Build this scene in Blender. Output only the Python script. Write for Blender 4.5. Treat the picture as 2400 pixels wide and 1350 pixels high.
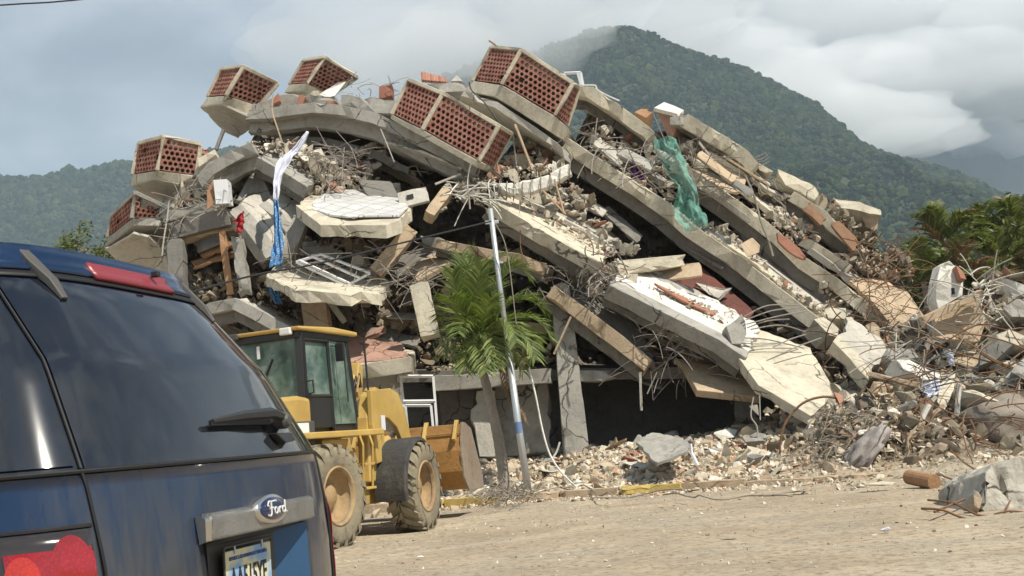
import bpy, bmesh, math, random
import numpy as np
from mathutils import Vector, Matrix, noise
for _o in list(bpy.data.objects): bpy.data.objects.remove(_o)
SC = bpy.context.scene
COL = SC.collection
rnd = random.Random(7)
# ------------------------------------------------------------------ camera
FPX = 2500.0            # focal length in pixels of a 2400 px wide picture
CAMH = 1.14
PITCH = math.radians(7.83)
ROLL = math.radians(-5.0)
cam_d = bpy.data.cameras.new('camera')
cam = bpy.data.objects.new('camera', cam_d); COL.objects.link(cam)
cam_d.sensor_width = 36.0; cam_d.lens = 36.0 * FPX / 2400.0
cam_d.clip_start = 0.05; cam_d.clip_end = 30000
CR = (Matrix.Rotation(math.pi/2 + PITCH, 3, 'X') @ Matrix.Rotation(ROLL, 3, 'Z'))
cam.matrix_world = Matrix.Translation((0, 0, CAMH)) @ CR.to_4x4()
SC.camera = cam
# ------------------------------------------------------------------ light
SUN_TO = Vector((0.46, -0.40, 0.86)).normalized()
w = bpy.data.worlds.new('World'); SC.world = w; w.use_nodes = True
nt = w.node_tree; nt.nodes.clear()
def N(nt, t, **k):
    n = nt.nodes.new(t)
    for a, b in k.items(): setattr(n, a, b)
    return n
out = N(nt, 'ShaderNodeOutputWorld'); bg = N(nt, 'ShaderNodeBackground')
sky = N(nt, 'ShaderNodeTexSky', sky_type='NISHITA', sun_disc=False)
sky.sun_elevation = math.asin(SUN_TO.z); sky.sun_rotation = math.atan2(SUN_TO.x, SUN_TO.y)
sky.air_density = 1.2; sky.dust_density = 2.0
bg.inputs[1].default_value = 0.062
tc = N(nt, 'ShaderNodeTexCoord'); mp = N(nt, 'ShaderNodeMapping')
mp.inputs['Scale'].default_value = (1.5, 1.5, 3.2); mp.inputs['Location'].default_value = (3.1, 1.2, 0.4)
n1 = N(nt, 'ShaderNodeTexNoise'); n1.inputs['Scale'].default_value = 3.4; n1.inputs['Detail'].default_value = 6; n1.inputs['Roughness'].default_value = 0.5; n1.inputs['Distortion'].default_value = 0.3
cr = N(nt, 'ShaderNodeValToRGB')
cr.color_ramp.elements[0].position = 0.38; cr.color_ramp.elements[0].color = (2.4, 2.75, 3.3, 1)
cr.color_ramp.elements[1].position = 0.62; cr.color_ramp.elements[1].color = (5.9, 6.3, 6.8, 1)
e = cr.color_ramp.elements.new(0.5); e.color = (3.7, 4.1, 4.6, 1)
mx = N(nt, 'ShaderNodeMixRGB'); mx.inputs[0].default_value = 0.88
L = nt.links.new
L(tc.outputs['Generated'], mp.inputs[0]); L(mp.outputs[0], n1.inputs['Vector']); L(n1.outputs['Fac'], cr.inputs[0])
sx_ = N(nt, 'ShaderNodeSeparateXYZ'); L(tc.outputs['Generated'], sx_.inputs[0])
mr = N(nt, 'ShaderNodeMapRange'); mr.inputs['From Min'].default_value = 0.40; mr.inputs['From Max'].default_value = 0.50; mr.inputs['To Min'].default_value = 0.0; mr.inputs['To Max'].default_value = 1.0; L(sx_.outputs['Z'], mr.inputs['Value'])
mp2 = N(nt, 'ShaderNodeMapping'); mp2.inputs['Scale'].default_value = (5.5, 3.5, 6.0); mp2.inputs['Rotation'].default_value = (0.4, 0.5, 0.3); L(tc.outputs['Generated'], mp2.inputs[0])
n2 = N(nt, 'ShaderNodeTexNoise'); n2.inputs['Scale'].default_value = 1.5; n2.inputs['Detail'].default_value = 6; n2.inputs['Roughness'].default_value = 0.55; n2.inputs['Distortion'].default_value = 0.6; L(mp2.outputs[0], n2.inputs['Vector'])
r2 = N(nt, 'ShaderNodeValToRGB'); r2.color_ramp.elements[0].position = 0.46; r2.color_ramp.elements[1].position = 0.58; L(n2.outputs['Fac'], r2.inputs[0])
inv = N(nt, 'ShaderNodeMath', operation='SUBTRACT'); inv.inputs[0].default_value = 1.0; L(r2.outputs[0], inv.inputs[1])
ml = N(nt, 'ShaderNodeMath', operation='MULTIPLY'); L(inv.outputs[0], ml.inputs[0]); L(mr.outputs[0], ml.inputs[1])
cf = N(nt, 'ShaderNodeMath', operation='MULTIPLY_ADD'); L(ml.outputs[0], cf.inputs[0]); cf.inputs[1].default_value = -0.86; cf.inputs[2].default_value = 0.96; L(cf.outputs[0], mx.inputs[0])
ds = N(nt, 'ShaderNodeMixRGB', blend_type='MULTIPLY'); ds.inputs[0].default_value = 1.0; ds.inputs[2].default_value = (0.16, 0.25, 0.44, 1); L(sky.outputs[0], ds.inputs[1]); L(ds.outputs[0], mx.inputs[1]); L(cr.outputs[0], mx.inputs[2]); L(mx.outputs[0], bg.inputs[0]); L(bg.outputs[0], out.inputs[0])
sd = bpy.data.lights.new('sun', 'SUN'); sd.energy = 5.0; sd.angle = math.radians(0.6); sd.color = (1.0, 0.93, 0.80)
sun = bpy.data.objects.new('sun', sd); COL.objects.link(sun)
sun.rotation_euler = SUN_TO.to_track_quat('Z', 'Y').to_euler(); sun.location = (30, -30, 60)
SC.view_settings.view_transform = 'Standard'; SC.view_settings.look = 'None'
SC.view_settings.exposure = 0.54; SC.view_settings.gamma = 1.0
SC.render.engine = 'CYCLES'
SC.cycles.use_denoising = True
SC.cycles.max_bounces = 6; SC.cycles.diffuse_bounces = 3; SC.cycles.glossy_bounces = 3
SC.cycles.transparent_max_bounces = 24; SC.cycles.volume_bounces = 5; SC.cycles.transmission_bounces = 4
# ------------------------------------------------------------------ projection helpers (photo pixel -> a place in the world)
def ray(px, py):
    return CR @ Vector(((px - 1200) / FPX, (675 - py) / FPX, -1.0))
def W(px, py, Y):
    d = ray(px, py); return Vector((0, 0, CAMH)) + d * (Y / d.y)
def G(px, py, z=0.0):
    d = ray(px, py); return Vector((0, 0, CAMH)) + d * ((z - CAMH) / d.z)
# ------------------------------------------------------------------ mesh building
class MB:
    def __init__(s): s.v = []; s.f = []; s.m = []; s.n = 0
    def add(s, vs, fs, mi=0):
        o = s.n
        vs = [tuple(v) for v in vs]
        s.v += vs; s.n += len(vs)
        s.f += [tuple(i + o for i in f) for f in fs]; s.m += [mi] * len(fs)
        return s
    def box(s, c, size, R=None, mi=0):
        c = Vector(c); R = R or Matrix.Identity(3)
        h = [x / 2 for x in size]
        vs = [c + R @ Vector((a*h[0], b*h[1], d*h[2])) for d in (-1, 1) for b in (-1, 1) for a in (-1, 1)]
        return s.add(vs, [(0,2,3,1),(4,5,7,6),(0,1,5,4),(2,6,7,3),(0,4,6,2),(1,3,7,5)], mi)
    def prism(s, poly, off, mi=0):
        n = len(poly); off = Vector(off); poly = [Vector(p) for p in poly]
        vs = poly + [p + off for p in poly]
        fs = [tuple(range(n)), tuple(range(2*n-1, n-1, -1))] + [(i, i+n, (i+1) % n + n, (i+1) % n) for i in range(n)]
        return s.add(vs, fs, mi)
    def tube(s, pts, r, n=6, mi=0, cap=True, r1=None):
        pts = [Vector(p) for p in pts]; k = len(pts)
        if k < 2: return s
        vs = []; up = Vector((0.13, 0.2, 1)).normalized(); prev = None
        for i, p in enumerate(pts):
            d = (pts[min(i+1, k-1)] - pts[max(i-1, 0)])
            if d.length < 1e-9: d = Vector((0, 0, 1))
            d.normalize()
            a = (prev if prev is not None else up); a = a - d * a.dot(d)
            if a.length < 1e-3: a = Vector((1, 0.3, 0)) - d * Vector((1, 0.3, 0)).dot(d)
            a.normalize(); prev = a; b = d.cross(a)
            rr = r[i] if isinstance(r, (list, tuple)) else (r if r1 is None else r + (r1 - r) * i / (k-1))
            for j in range(n):
                t = 2*math.pi*j/n; vs.append(p + a*(rr*math.cos(t)) + b*(rr*math.sin(t)))
        fs = [(i*n+j, i*n+(j+1) % n, (i+1)*n+(j+1) % n, (i+1)*n+j) for i in range(k-1) for j in range(n)]
        if cap: fs += [tuple(range(n-1, -1, -1)), tuple((k-1)*n + j for j in range(n))]
        return s.add(vs, fs, mi)
    def lathe(s, prof, R, c, n=24, mi=0, close=False):
        # prof: (radius, height) pairs turned about the local z axis of matrix R at c
        c = Vector(c); vs = []
        for r, h in prof:
            for j in range(n):
                t = 2*math.pi*j/n; vs.append(c + R @ Vector((r*math.cos(t), r*math.sin(t), h)))
        k = len(prof)
        fs = [(i*n+j, i*n+(j+1) % n, (i+1)*n+(j+1) % n, (i+1)*n+j) for i in range(k-1) for j in range(n)]
        if close: fs += [tuple(range(n-1, -1, -1)), tuple((k-1)*n + j for j in range(n))]
        return s.add(vs, fs, mi)
    def sheet(s, rows, mi=0):
        a = len(rows); b = len(rows[0]); vs = [p for r in rows for p in r]
        return s.add(vs, [(i*b+j, i*b+j+1, (i+1)*b+j+1, (i+1)*b+j) for i in range(a-1) for j in range(b-1)], mi)
    def build(s, name, mats, parent=None, smooth=False, bevel=0, **tags):
        me = bpy.data.meshes.new(name)
        me.from_pydata(s.v, [], s.f)
        me.polygons.foreach_set('material_index', s.m)
        return finish(me, name, mats, parent, smooth, bevel, **tags)
def finish(me, name, mats, parent=None, smooth=False, bevel=0, fixn=True, origin=True, **tags):
    for m in (mats if isinstance(mats, (list, tuple)) else [mats]): me.materials.append(m)
    me.update()
    if fixn and len(me.polygons) < 40000:
        bm = bmesh.new(); bm.from_mesh(me); bmesh.ops.recalc_face_normals(bm, faces=bm.faces); bm.to_mesh(me); bm.free()
    if smooth: me.polygons.foreach_set('use_smooth', [True] * len(me.polygons))
    o = bpy.data.objects.new(name, me); COL.objects.link(o)
    if origin and len(me.vertices):
        co = np.empty(len(me.vertices)*3, np.float32); me.vertices.foreach_get('co', co); co = co.reshape(-1, 3)
        c = (co.min(0) + co.max(0)) / 2
        if parent is None: c[2] = co[:, 2].min()
        co -= c; me.vertices.foreach_set('co', co.ravel()); me.update()
        o.location = [float(q) for q in c]
    if parent is not None:
        o.parent = parent; o.matrix_parent_inverse = (Matrix.Translation(abs_loc(parent))).inverted()
    if bevel:
        b = o.modifiers.new('bevel', 'BEVEL'); b.width = bevel; b.segments = 2; b.limit_method = 'ANGLE'; b.angle_limit = 0.6
    if 'label' in tags and 'kind' not in tags and parent is None: tags['kind'] = 'thing'
    for k, v in tags.items():
        o[{'cat': 'category'}.get(k, k)] = v
    return o
_abs = {}
def abs_loc(o):
    # world location of an unrotated object whose parents' offsets are cancelled by parent inverses
    if o.name in _abs: return _abs[o.name]
    return Vector(o.location)
def empty(name, loc, **tags):
    o = bpy.data.objects.new(name, None); COL.objects.link(o); o.location = loc
    o.empty_display_size = 0.3; tags.setdefault('kind', 'thing')
    for k, v in tags.items(): o[{'cat': 'category'}.get(k, k)] = v
    return o
def copy_tree(o, parent=None):
    c = o.copy(); COL.objects.link(c)
    if parent is not None: c.parent = parent
    for ch in [x for x in COL.objects if x.parent == o]: copy_tree(ch, c)
    return c
# ------------------------------------------------------------------ materials
def newmat(name):
    m = bpy.data.materials.new(name); m.use_nodes = True
    return m, m.node_tree, m.node_tree.nodes['Principled BSDF']
def simple(name, col, rough=0.6, metal=0.0, **k):
    m, nt, p = newmat(name)
    p.inputs['Base Color'].default_value = (*col, 1); p.inputs['Roughness'].default_value = rough; p.inputs['Metallic'].default_value = metal
    for a, b in k.items(): p.inputs[a.replace('_', ' ')].default_value = b
    return m
def ramp(nt, fac, stops):
    r = N(nt, 'ShaderNodeValToRGB'); el = r.color_ramp.elements
    while len(el) > 1: el.remove(el[-1])
    el[0].position = stops[0][0]; el[0].color = (*stops[0][1], 1)
    for p, c in stops[1:]:
        e = el.new(p); e.color = (*c, 1)
    nt.links.new(fac, r.inputs[0]); return r.outputs[0]
def noise_n(nt, vec, scale, detail=4, rough=0.6, dist=0.0):
    n = N(nt, 'ShaderNodeTexNoise'); n.inputs['Scale'].default_value = scale; n.inputs['Detail'].default_value = detail
    n.inputs['Roughness'].default_value = rough; n.inputs['Distortion'].default_value = dist
    nt.links.new(vec, n.inputs['Vector']); return n.outputs['Fac']
def pos(nt): return N(nt, 'ShaderNodeNewGeometry').outputs['Position']
def mapped(nt, vec, sc, rot=(0, 0, 0)):
    m = N(nt, 'ShaderNodeMapping'); m.inputs['Scale'].default_value = sc; m.inputs['Rotation'].default_value = rot
    nt.links.new(vec, m.inputs[0]); return m.outputs[0]
def mixc(nt, f, a, b, mode='MIX'):
    m = N(nt, 'ShaderNodeMixRGB', blend_type=mode)
    for i, x in enumerate((f, a, b)):
        if isinstance(x, (int, float)): m.inputs[i].default_value = x if i == 0 else (x, x, x, 1)
        elif isinstance(x, tuple): m.inputs[i].default_value = (*x, 1)
        else: nt.links.new(x, m.inputs[i])
    return m.outputs[0]
def bump(nt, p, h, strength=0.4, dist=0.02):
    b = N(nt, 'ShaderNodeBump'); b.inputs['Strength'].default_value = strength; b.inputs['Distance'].default_value = dist
    nt.links.new(h, b.inputs['Height']); nt.links.new(b.outputs[0], p.inputs['Normal'])
def c3(c, k): return tuple(min(1, x*k) for x in c)
def concrete(name, col, stain=(0.12, 0.105, 0.08), amt=0.5, rough=0.92, lines=0.0):
    m, nt, p = newmat(name); P = pos(nt)
    a = noise_n(nt, P, 1.1, 5, 0.65, 0.4); b = noise_n(nt, P, 9.0, 5, 0.7)
    base = ramp(nt, a, [(0.30, c3(col, 0.80)), (0.5, col), (0.68, c3(col, 1.12))])
    st = noise_n(nt, mapped(nt, P, (2.2, 2.2, 0.9)), 0.8, 5, 0.65, 0.3)
    sf = ramp(nt, st, [(0.52, (0, 0, 0)), (0.74, (amt, amt, amt))])
    c = mixc(nt, sf, base, stain)
    fr = ramp(nt, b, [(0.30, (0.78, 0.78, 0.78)), (0.5, (1, 1, 1)), (0.8, (1.08, 1.08, 1.08))])
    c = mixc(nt, 1.0, c, fr, 'MULTIPLY')
    nt.links.new(c, p.inputs['Base Color']); p.inputs['Roughness'].default_value = rough
    p.inputs['Specular IOR Level'].default_value = 0.25
    nv = N(nt, 'ShaderNodeTexNoise'); nv.inputs['Scale'].default_value = 2.2; nv.inputs['Detail'].default_value = 4; nt.links.new(P, nv.inputs['Vector'])
    dv = N(nt, 'ShaderNodeVectorMath', operation='MULTIPLY_ADD'); nt.links.new(nv.outputs['Color'], dv.inputs[0]); dv.inputs[1].default_value = (0.4, 0.4, 0.4); nt.links.new(P, dv.inputs[2])
    vo = N(nt, 'ShaderNodeTexVoronoi', feature='DISTANCE_TO_EDGE'); vo.inputs['Scale'].default_value = 0.62; nt.links.new(dv.outputs[0], vo.inputs['Vector'])
    ck = ramp(nt, vo.outputs['Distance'], [(0.004, (1, 1, 1)), (0.009, (0, 0, 0))])
    ck = mixc(nt, 1.0, ck, ramp(nt, noise_n(nt, P, 0.9, 2, 0.5), [(0.46, (0, 0, 0)), (0.56, (0.85, 0.85, 0.85))]), 'MULTIPLY')
    c = mixc(nt, ck, c, c3(stain, 0.35)); nt.links.new(c, p.inputs['Base Color'])
    h = noise_n(nt, P, 22, 6, 0.75); bump(nt, p, h, 0.55, 0.03)
    return m
def rubblemat(name, stops, rough=0.95, dirt=(0.23, 0.19, 0.14)):
    m, nt, p = newmat(name); g = N(nt, 'ShaderNodeNewGeometry')
    c = ramp(nt, g.outputs['Random Per Island'], stops)
    nz = noise_n(nt, g.outputs['Position'], 14, 5, 0.7)
    f = ramp(nt, nz, [(0.40, (0, 0, 0)), (0.70, (0.55, 0.55, 0.55))])
    c = mixc(nt, f, c, dirt)
    nt.links.new(c, p.inputs['Base Color']); p.inputs['Roughness'].default_value = rough; p.inputs['Specular IOR Level'].default_value = 0.2
    bump(nt, p, noise_n(nt, g.outputs['Position'], 40, 5, 0.7), 0.6, 0.02)
    return m
M = {}
M['cream'] = concrete('cream_painted_concrete', (0.58, 0.53, 0.42), (0.20, 0.18, 0.14), 0.62)
M['pale'] = concrete('pale_concrete', (0.58, 0.53, 0.42), (0.24, 0.21, 0.16), 0.55)
M['white'] = concrete('white_plaster', (0.70, 0.68, 0.62), (0.32, 0.29, 0.24), 0.4)
M['grey'] = concrete('grey_concrete', (0.36, 0.345, 0.31), (0.13, 0.12, 0.10), 0.6)
M['maroon'] = concrete('dark_red_wall_paint', (0.15, 0.062, 0.05), (0.10, 0.07, 0.055), 0.6)
M['dark'] = concrete('weathered_and_shaded_concrete', (0.21, 0.20, 0.18), (0.09, 0.08, 0.07), 0.6)  # also darkens web beams to paint in the shade under edge beams
M['tan'] = concrete('tan_concrete', (0.50, 0.39, 0.27), (0.23, 0.18, 0.13), 0.5)
M['soffit'] = concrete('painted_soffit', (0.52, 0.49, 0.43), (0.24, 0.22, 0.19), 0.35)
M['pink'] = concrete('pinkish_screed', (0.44, 0.27, 0.21), (0.20, 0.12, 0.09), 0.4)
M['core'] = concrete('rubble_and_shade_backing', (0.17, 0.15, 0.125), (0.05, 0.04, 0.035), 0.8)  # also colours the dark sheets that stand for shade in holes and an opening
M['rubble'] = rubblemat('broken_concrete', [(0.0, (0.32, 0.28, 0.22)), (0.25, (0.52, 0.47, 0.38)), (0.5, (0.66, 0.61, 0.51)), (0.72, (0.75, 0.71, 0.62)), (0.82, (0.45, 0.20, 0.13)), (0.9, (0.48, 0.36, 0.25)), (1.0, (0.22, 0.20, 0.17))])
M['rubbleg'] = rubblemat('grey_broken_concrete', [(0.0, (0.20, 0.18, 0.15)), (0.3, (0.36, 0.33, 0.27)), (0.6, (0.50, 0.46, 0.38)), (0.85, (0.62, 0.58, 0.50)), (0.92, (0.40, 0.17, 0.11)), (1.0, (0.28, 0.20, 0.14))])
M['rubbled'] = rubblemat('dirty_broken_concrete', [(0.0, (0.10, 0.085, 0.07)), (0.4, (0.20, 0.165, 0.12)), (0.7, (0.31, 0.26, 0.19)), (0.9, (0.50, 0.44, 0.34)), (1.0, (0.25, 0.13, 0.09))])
M['brick'] = rubblemat('terracotta', [(0.0, (0.30, 0.13, 0.09)), (0.5, (0.38, 0.18, 0.125)), (1.0, (0.46, 0.25, 0.18))], 0.85, (0.30, 0.16, 0.11))
M['lattice'] = rubblemat('terracotta_blocks', [(0.0, (0.26, 0.115, 0.09)), (0.6, (0.34, 0.165, 0.13)), (1.0, (0.43, 0.25, 0.20))], 0.85, (0.36, 0.17, 0.12))
M['rust'] = concrete('rusty_steel', (0.22, 0.125, 0.07), (0.10, 0.05, 0.03), 0.7, 0.7)
M['rebar'] = concrete('grey_steel_bar', (0.30, 0.27, 0.235), (0.17, 0.11, 0.07), 0.6, 0.6)
M['steel'] = simple('galvanised_steel', (0.55, 0.57, 0.58), 0.45, 0.6)
M['cable'] = simple('black_cable', (0.02, 0.02, 0.022), 0.6)
M['wood'] = concrete('raw_wood', (0.36, 0.21, 0.115), (0.18, 0.10, 0.05), 0.5, 0.8)
M['paintw'] = simple('white_enamel', (0.75, 0.76, 0.78), 0.35)
M['black'] = simple('hole_shade_black', (0.012, 0.012, 0.013), 0.9)
M['blackp'] = simple('black_plastic', (0.025, 0.026, 0.028), 0.5)
# ================================================================== land
def grid_obj(name, xs, ys, hf, mat, **tags):
    X, Y = np.meshgrid(xs, ys); Z = hf(X, Y)
    v = np.stack([X, Y, Z], -1).reshape(-1, 3).astype(np.float32)
    return npmesh(name, v, gridfaces(len(ys), len(xs)), mat, **tags)
def gridfaces(a, b):
    i = np.arange(a-1)[:, None]*b + np.arange(b-1)[None, :]
    return np.stack([i, i+1, i+b+1, i+b], -1).reshape(-1, 4)
def npmesh(name, v, f, mat, smooth=True, midx=None, parent=None, origin=True, **tags):
    me = bpy.data.meshes.new(name); k = f.shape[1]
    me.vertices.add(len(v)); me.vertices.foreach_set('co', np.ascontiguousarray(v, np.float32).ravel())
    me.loops.add(f.size); me.loops.foreach_set('vertex_index', np.ascontiguousarray(f, np.int32).ravel())
    me.polygons.add(len(f)); me.polygons.foreach_set('loop_start', np.arange(0, f.size, k, dtype=np.int32))
    me.polygons.foreach_set('loop_total', np.full(len(f), k, np.int32))
    if midx is not None: me.polygons.foreach_set('material_index', midx.astype(np.int32))
    me.update(calc_edges=True); me.validate()
    me.polygons.foreach_set('use_smooth', [smooth]*len(me.polygons))
    return finish(me, name, mat, parent, smooth, fixn=False, origin=origin, **tags)
class VN:   # value noise in numpy
    def __init__(s, seed): s.t = np.random.RandomState(seed).rand(256, 256)
    def __call__(s, x, y):
        xi = np.floor(x).astype(int); yi = np.floor(y).astype(int); fx = x-xi; fy = y-yi
        fx = fx*fx*(3-2*fx); fy = fy*fy*(3-2*fy); t = s.t
        a = t[xi & 255, yi & 255]; b = t[(xi+1) & 255, yi & 255]; c = t[xi & 255, (yi+1) & 255]; d = t[(xi+1) & 255, (yi+1) & 255]
        return (a*(1-fx)+b*fx)*(1-fy)+(c*(1-fx)+d*fx)*fy - 0.5
    def fbm(s, x, y, o=5, g=0.5):
        r = 0; k = 1
        for i in range(o): r = r + k*s(x+17*i, y+31*i); x = x*2.03; y = y*2.03; k *= g
        return r
vn = VN(3); vn2 = VN(11)
# kerb line in plan (world x -> y)
KX = [-60, -12, -1.1, 0.0, 2.5, 4.6, 8.0, 30]; KY = [30, 21.5, 18.6, 18.3, 17.4, 16.7, 15.6, 9]
def kerb_y(x): return np.interp(x, KX, KY)
def hump(x, y, cx, cy, rx, ry, h): return h*np.exp(-(((x-cx)/rx)**2+((y-cy)/ry)**2))
def ground_h(x, y):
    ky = kerb_y(x); d = y-ky
    road = 0.02*vn.fbm(x*0.8, y*0.8) + 0.012*vn2.fbm(x*0.6, y*4.0, 4) + 0.022*vn2.fbm(x*0.22+y*0.10, y*1.5, 4)
    up = np.clip((d-1.2)/3.4, 0, 1); up = up*up*(3-2*up)
    side = 0.06 + 0.50*up*(1+0.4*vn.fbm(x*0.5, y*0.5, 3)) + 0.10*vn.fbm(x*1.7, y*1.7, 4)*np.clip(d, 0, 1)
    h = np.where(d > 0.12, side, road)
    h = h + 0.05*np.clip((x-3)/3, 0, 1)*np.clip((y-13.5)/3, 0, 1)
    # debris mound on the right
    mnd = hump(x, y, 10.2, 23.8, 3.4, 2.6, 2.0) + hump(x, y, 14.5, 24.5, 4.4, 4.2, 1.9) + hump(x, y, 5.75, 18.5, 0.85, 0.8, 0.85) + hump(x, y, 6.6, 17.7, 0.7, 0.8, 0.55) + hump(x, y, 4.9, 18.2, 0.9, 0.8, 0.3) + hump(x, y, 8.8, 19.6, 2.2, 1.5, 0.55)
    mnd = mnd - hump(x, y, -1.3, 15.0, 0.9, 0.9, 0.05)
    return h + mnd*(1+0.35*vn.fbm(x*1.3, y*1.3, 4)) + 0.0
def nonuni(a, lo, hi, step, far):
    near = np.arange(lo, hi+step/2, step); g = []; s = step; x = hi
    while x < far: s *= 1.25; x += s; g.append(x)
    g2 = []; s = step; x = lo
    while x > a: s *= 1.25; x -= s; g2.append(x)
    return np.concatenate([g2[::-1], near, g])
gx = nonuni(-9000, -8, 15, 0.07, 9000); gy = nonuni(-9000, 3, 26, 0.07, 12000)
m, nt_, p = newmat('dusty_ground'); P = pos(nt_)
a = noise_n(nt_, P, 0.45, 6, 0.6, 0.3); b = noise_n(nt_, mapped(nt_, P, (0.7, 1.3, 1), (0, 0, 0.10)), 1.0, 6, 0.65, 0.5); c = noise_n(nt_, P, 11, 6, 0.75)
col = ramp(nt_, a, [(0.3, (0.37, 0.30, 0.215)), (0.48, (0.47, 0.385, 0.275)), (0.68, (0.54, 0.46, 0.35))])
col = mixc(nt_, ramp(nt_, b, [(0.45, (0, 0, 0)), (0.62, (0.5, 0.5, 0.5))]), col, (0.36, 0.33, 0.275))
col = mixc(nt_, ramp(nt_, noise_n(nt_, P, 0.22, 3, 0.5), [(0.52, (0, 0, 0)), (0.66, (0.55, 0.55, 0.55))]), col, (0.30, 0.275, 0.225))
col = mixc(nt_, 1.0, col, ramp(nt_, c, [(0.34, (0.50, 0.46, 0.42)), (0.5, (1, 1, 1)), (0.75, (1.16, 1.16, 1.16))]), 'MULTIPLY')
trk = noise_n(nt_, mapped(nt_, P, (0.22, 0.6, 1), (0, 0, 0.13)), 1.3, 7, 0.68, 1.6)
col = mixc(nt_, ramp(nt_, trk, [(0.40, (0, 0, 0)), (0.47, (0.40, 0.40, 0.40)), (0.53, (0, 0, 0))]), col, (0.29, 0.245, 0.185))
col = mixc(nt_, ramp(nt_, trk, [(0.60, (0, 0, 0)), (0.66, (0.4, 0.4, 0.4)), (0.74, (0, 0, 0))]), col, (0.60, 0.52, 0.40))
vor = N(nt_, 'ShaderNodeTexVoronoi'); vor.inputs['Scale'].default_value = 5.0; nt_.links.new(P, vor.inputs['Vector'])
col = mixc(nt_, ramp(nt_, vor.outputs['Distance'], [(0.05, (0.9, 0.9, 0.9)), (0.12, (0, 0, 0))]), col, (0.15, 0.12, 0.09))
sp_ = N(nt_, 'ShaderNodeSeparateXYZ'); nt_.links.new(P, sp_.inputs[0])
def mrange(o, a, b):
    q = N(nt_, 'ShaderNodeMapRange'); q.inputs['From Min'].default_value = a; q.inputs['From Max'].default_value = b; nt_.links.new(o, q.inputs['Value']); return q.outputs[0]
far_g = ramp(nt_, noise_n(nt_, P, 0.08, 5, 0.6), [(0.35, (0.05, 0.06, 0.025)), (0.65, (0.13, 0.12, 0.06))])
col = mixc(nt_, mrange(sp_.outputs['Y'], 38, 60), col, far_g)
soil = ramp(nt_, noise_n(nt_, P, 6, 6, 0.75), [(0.3, (0.06, 0.048, 0.036)), (0.55, (0.15, 0.115, 0.08)), (0.75, (0.27, 0.22, 0.16))])
col = mixc(nt_, mixc(nt_, 1.0, mrange(sp_.outputs['Z'], 0.10, 0.34), mrange(sp_.outputs['X'], 4.2, 5.2), 'MULTIPLY'), col, soil)
nt_.links.new(col, p.inputs['Base Color']); p.inputs['Roughness'].default_value = 0.97; p.inputs['Specular IOR Level'].default_value = 0.15
bump(nt_, p, noise_n(nt_, P, 30, 6, 0.75), 0.7, 0.03)
M['ground'] = m
grid_obj('ground', gx, gy, ground_h, M['ground'], kind='structure')
# mountains --------------------------------------------------------------------------------------
def forestmat(name, a, b, c):
    m, nt, p = newmat(name); g = N(nt, 'ShaderNodeNewGeometry')
    col = ramp(nt, g.outputs['Random Per Island'], [(0, a), (0.5, b), (1, c)])
    nz = noise_n(nt, g.outputs['Position'], 0.012, 4, 0.6)
    col = mixc(nt, 1.0, col, ramp(nt, nz, [(0.3, (0.6, 0.65, 0.6)), (0.55, (1, 1, 1)), (0.75, (1.35, 1.25, 1.0))]), 'MULTIPLY')
    nz = noise_n(nt, g.outputs['Position'], 0.9, 4, 0.7)
    col = mixc(nt, 1.0, col, ramp(nt, nz, [(0.35, (0.45, 0.45, 0.45)), (0.6, (1.25, 1.25, 1.2))]), 'MULTIPLY')
    nt.links.new(col, p.inputs['Base Color']); p.inputs['Roughness'].default_value = 1; p.inputs['Specular IOR Level'].default_value = 0.0
    return m
M['forest'] = forestmat('forest_canopy', (0.013, 0.027, 0.012), (0.030, 0.050, 0.019), (0.072, 0.090, 0.036))
M['hill'] = concrete('hill_soil', (0.05, 0.06, 0.03), (0.03, 0.04, 0.02), 0.5)
M['hillfar'] = concrete('far_hill_soil', (0.055, 0.065, 0.045), (0.16, 0.14, 0.11), 0.25)
def skyline(pts, Yr):
    # picture skyline -> (world x, world z) at range Yr
    q = [W(px, py, Yr) for px, py in pts]
    return [v.x for v in q], [v.z for v in q]
def mountain(name, pts, Yr, front, seed, gx, depth_back=900, rug=1.0, step=14, **tags):
    sx, sz = skyline(pts, Yr); v = VN(seed)
    xs = np.arange(sx[0]-gx, sx[-1]+gx, step); ys = np.arange(Yr-front, Yr+depth_back, step)
    def hf(X, Y):
        top = np.interp(X, sx, sz)
        t = np.clip((Yr-Y)/front, 0, 1); b = np.clip((Y-Yr)/depth_back, 0, 1)
        prof = np.where(Y <= Yr, (1-t)**1.25, (1-b)**1.3)
        r = v.fbm(X/260, Y/340, 5, 0.5)*rug
        gul = -np.abs(v.fbm(X/150+5, Y/420, 3))*150*rug
        w_ = np.clip(t*3, 0, 1)*np.clip((1-t)*3, 0, 1)
        return top*prof*(1-0.10*np.clip(t*5, 0, 1)) + (np.minimum(r*80, 18)+gul*np.clip(top/500, 0.1, 1))*w_*np.clip(top/600, 0.1, 1) - 3
    o = grid_obj(name, xs, ys, hf, M['hill'] if 'far' not in name else M['hillfar'], kind='structure')
    return hf, sx, sz
def ico(sub=1):
    bm = bmesh.new(); bmesh.ops.create_icosphere(bm, subdivisions=sub, radius=1.0)
    v = np.array([x.co[:] for x in bm.verts]); f = np.array([[y.index for y in x.verts] for x in bm.faces]); bm.free(); return v, f
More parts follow.
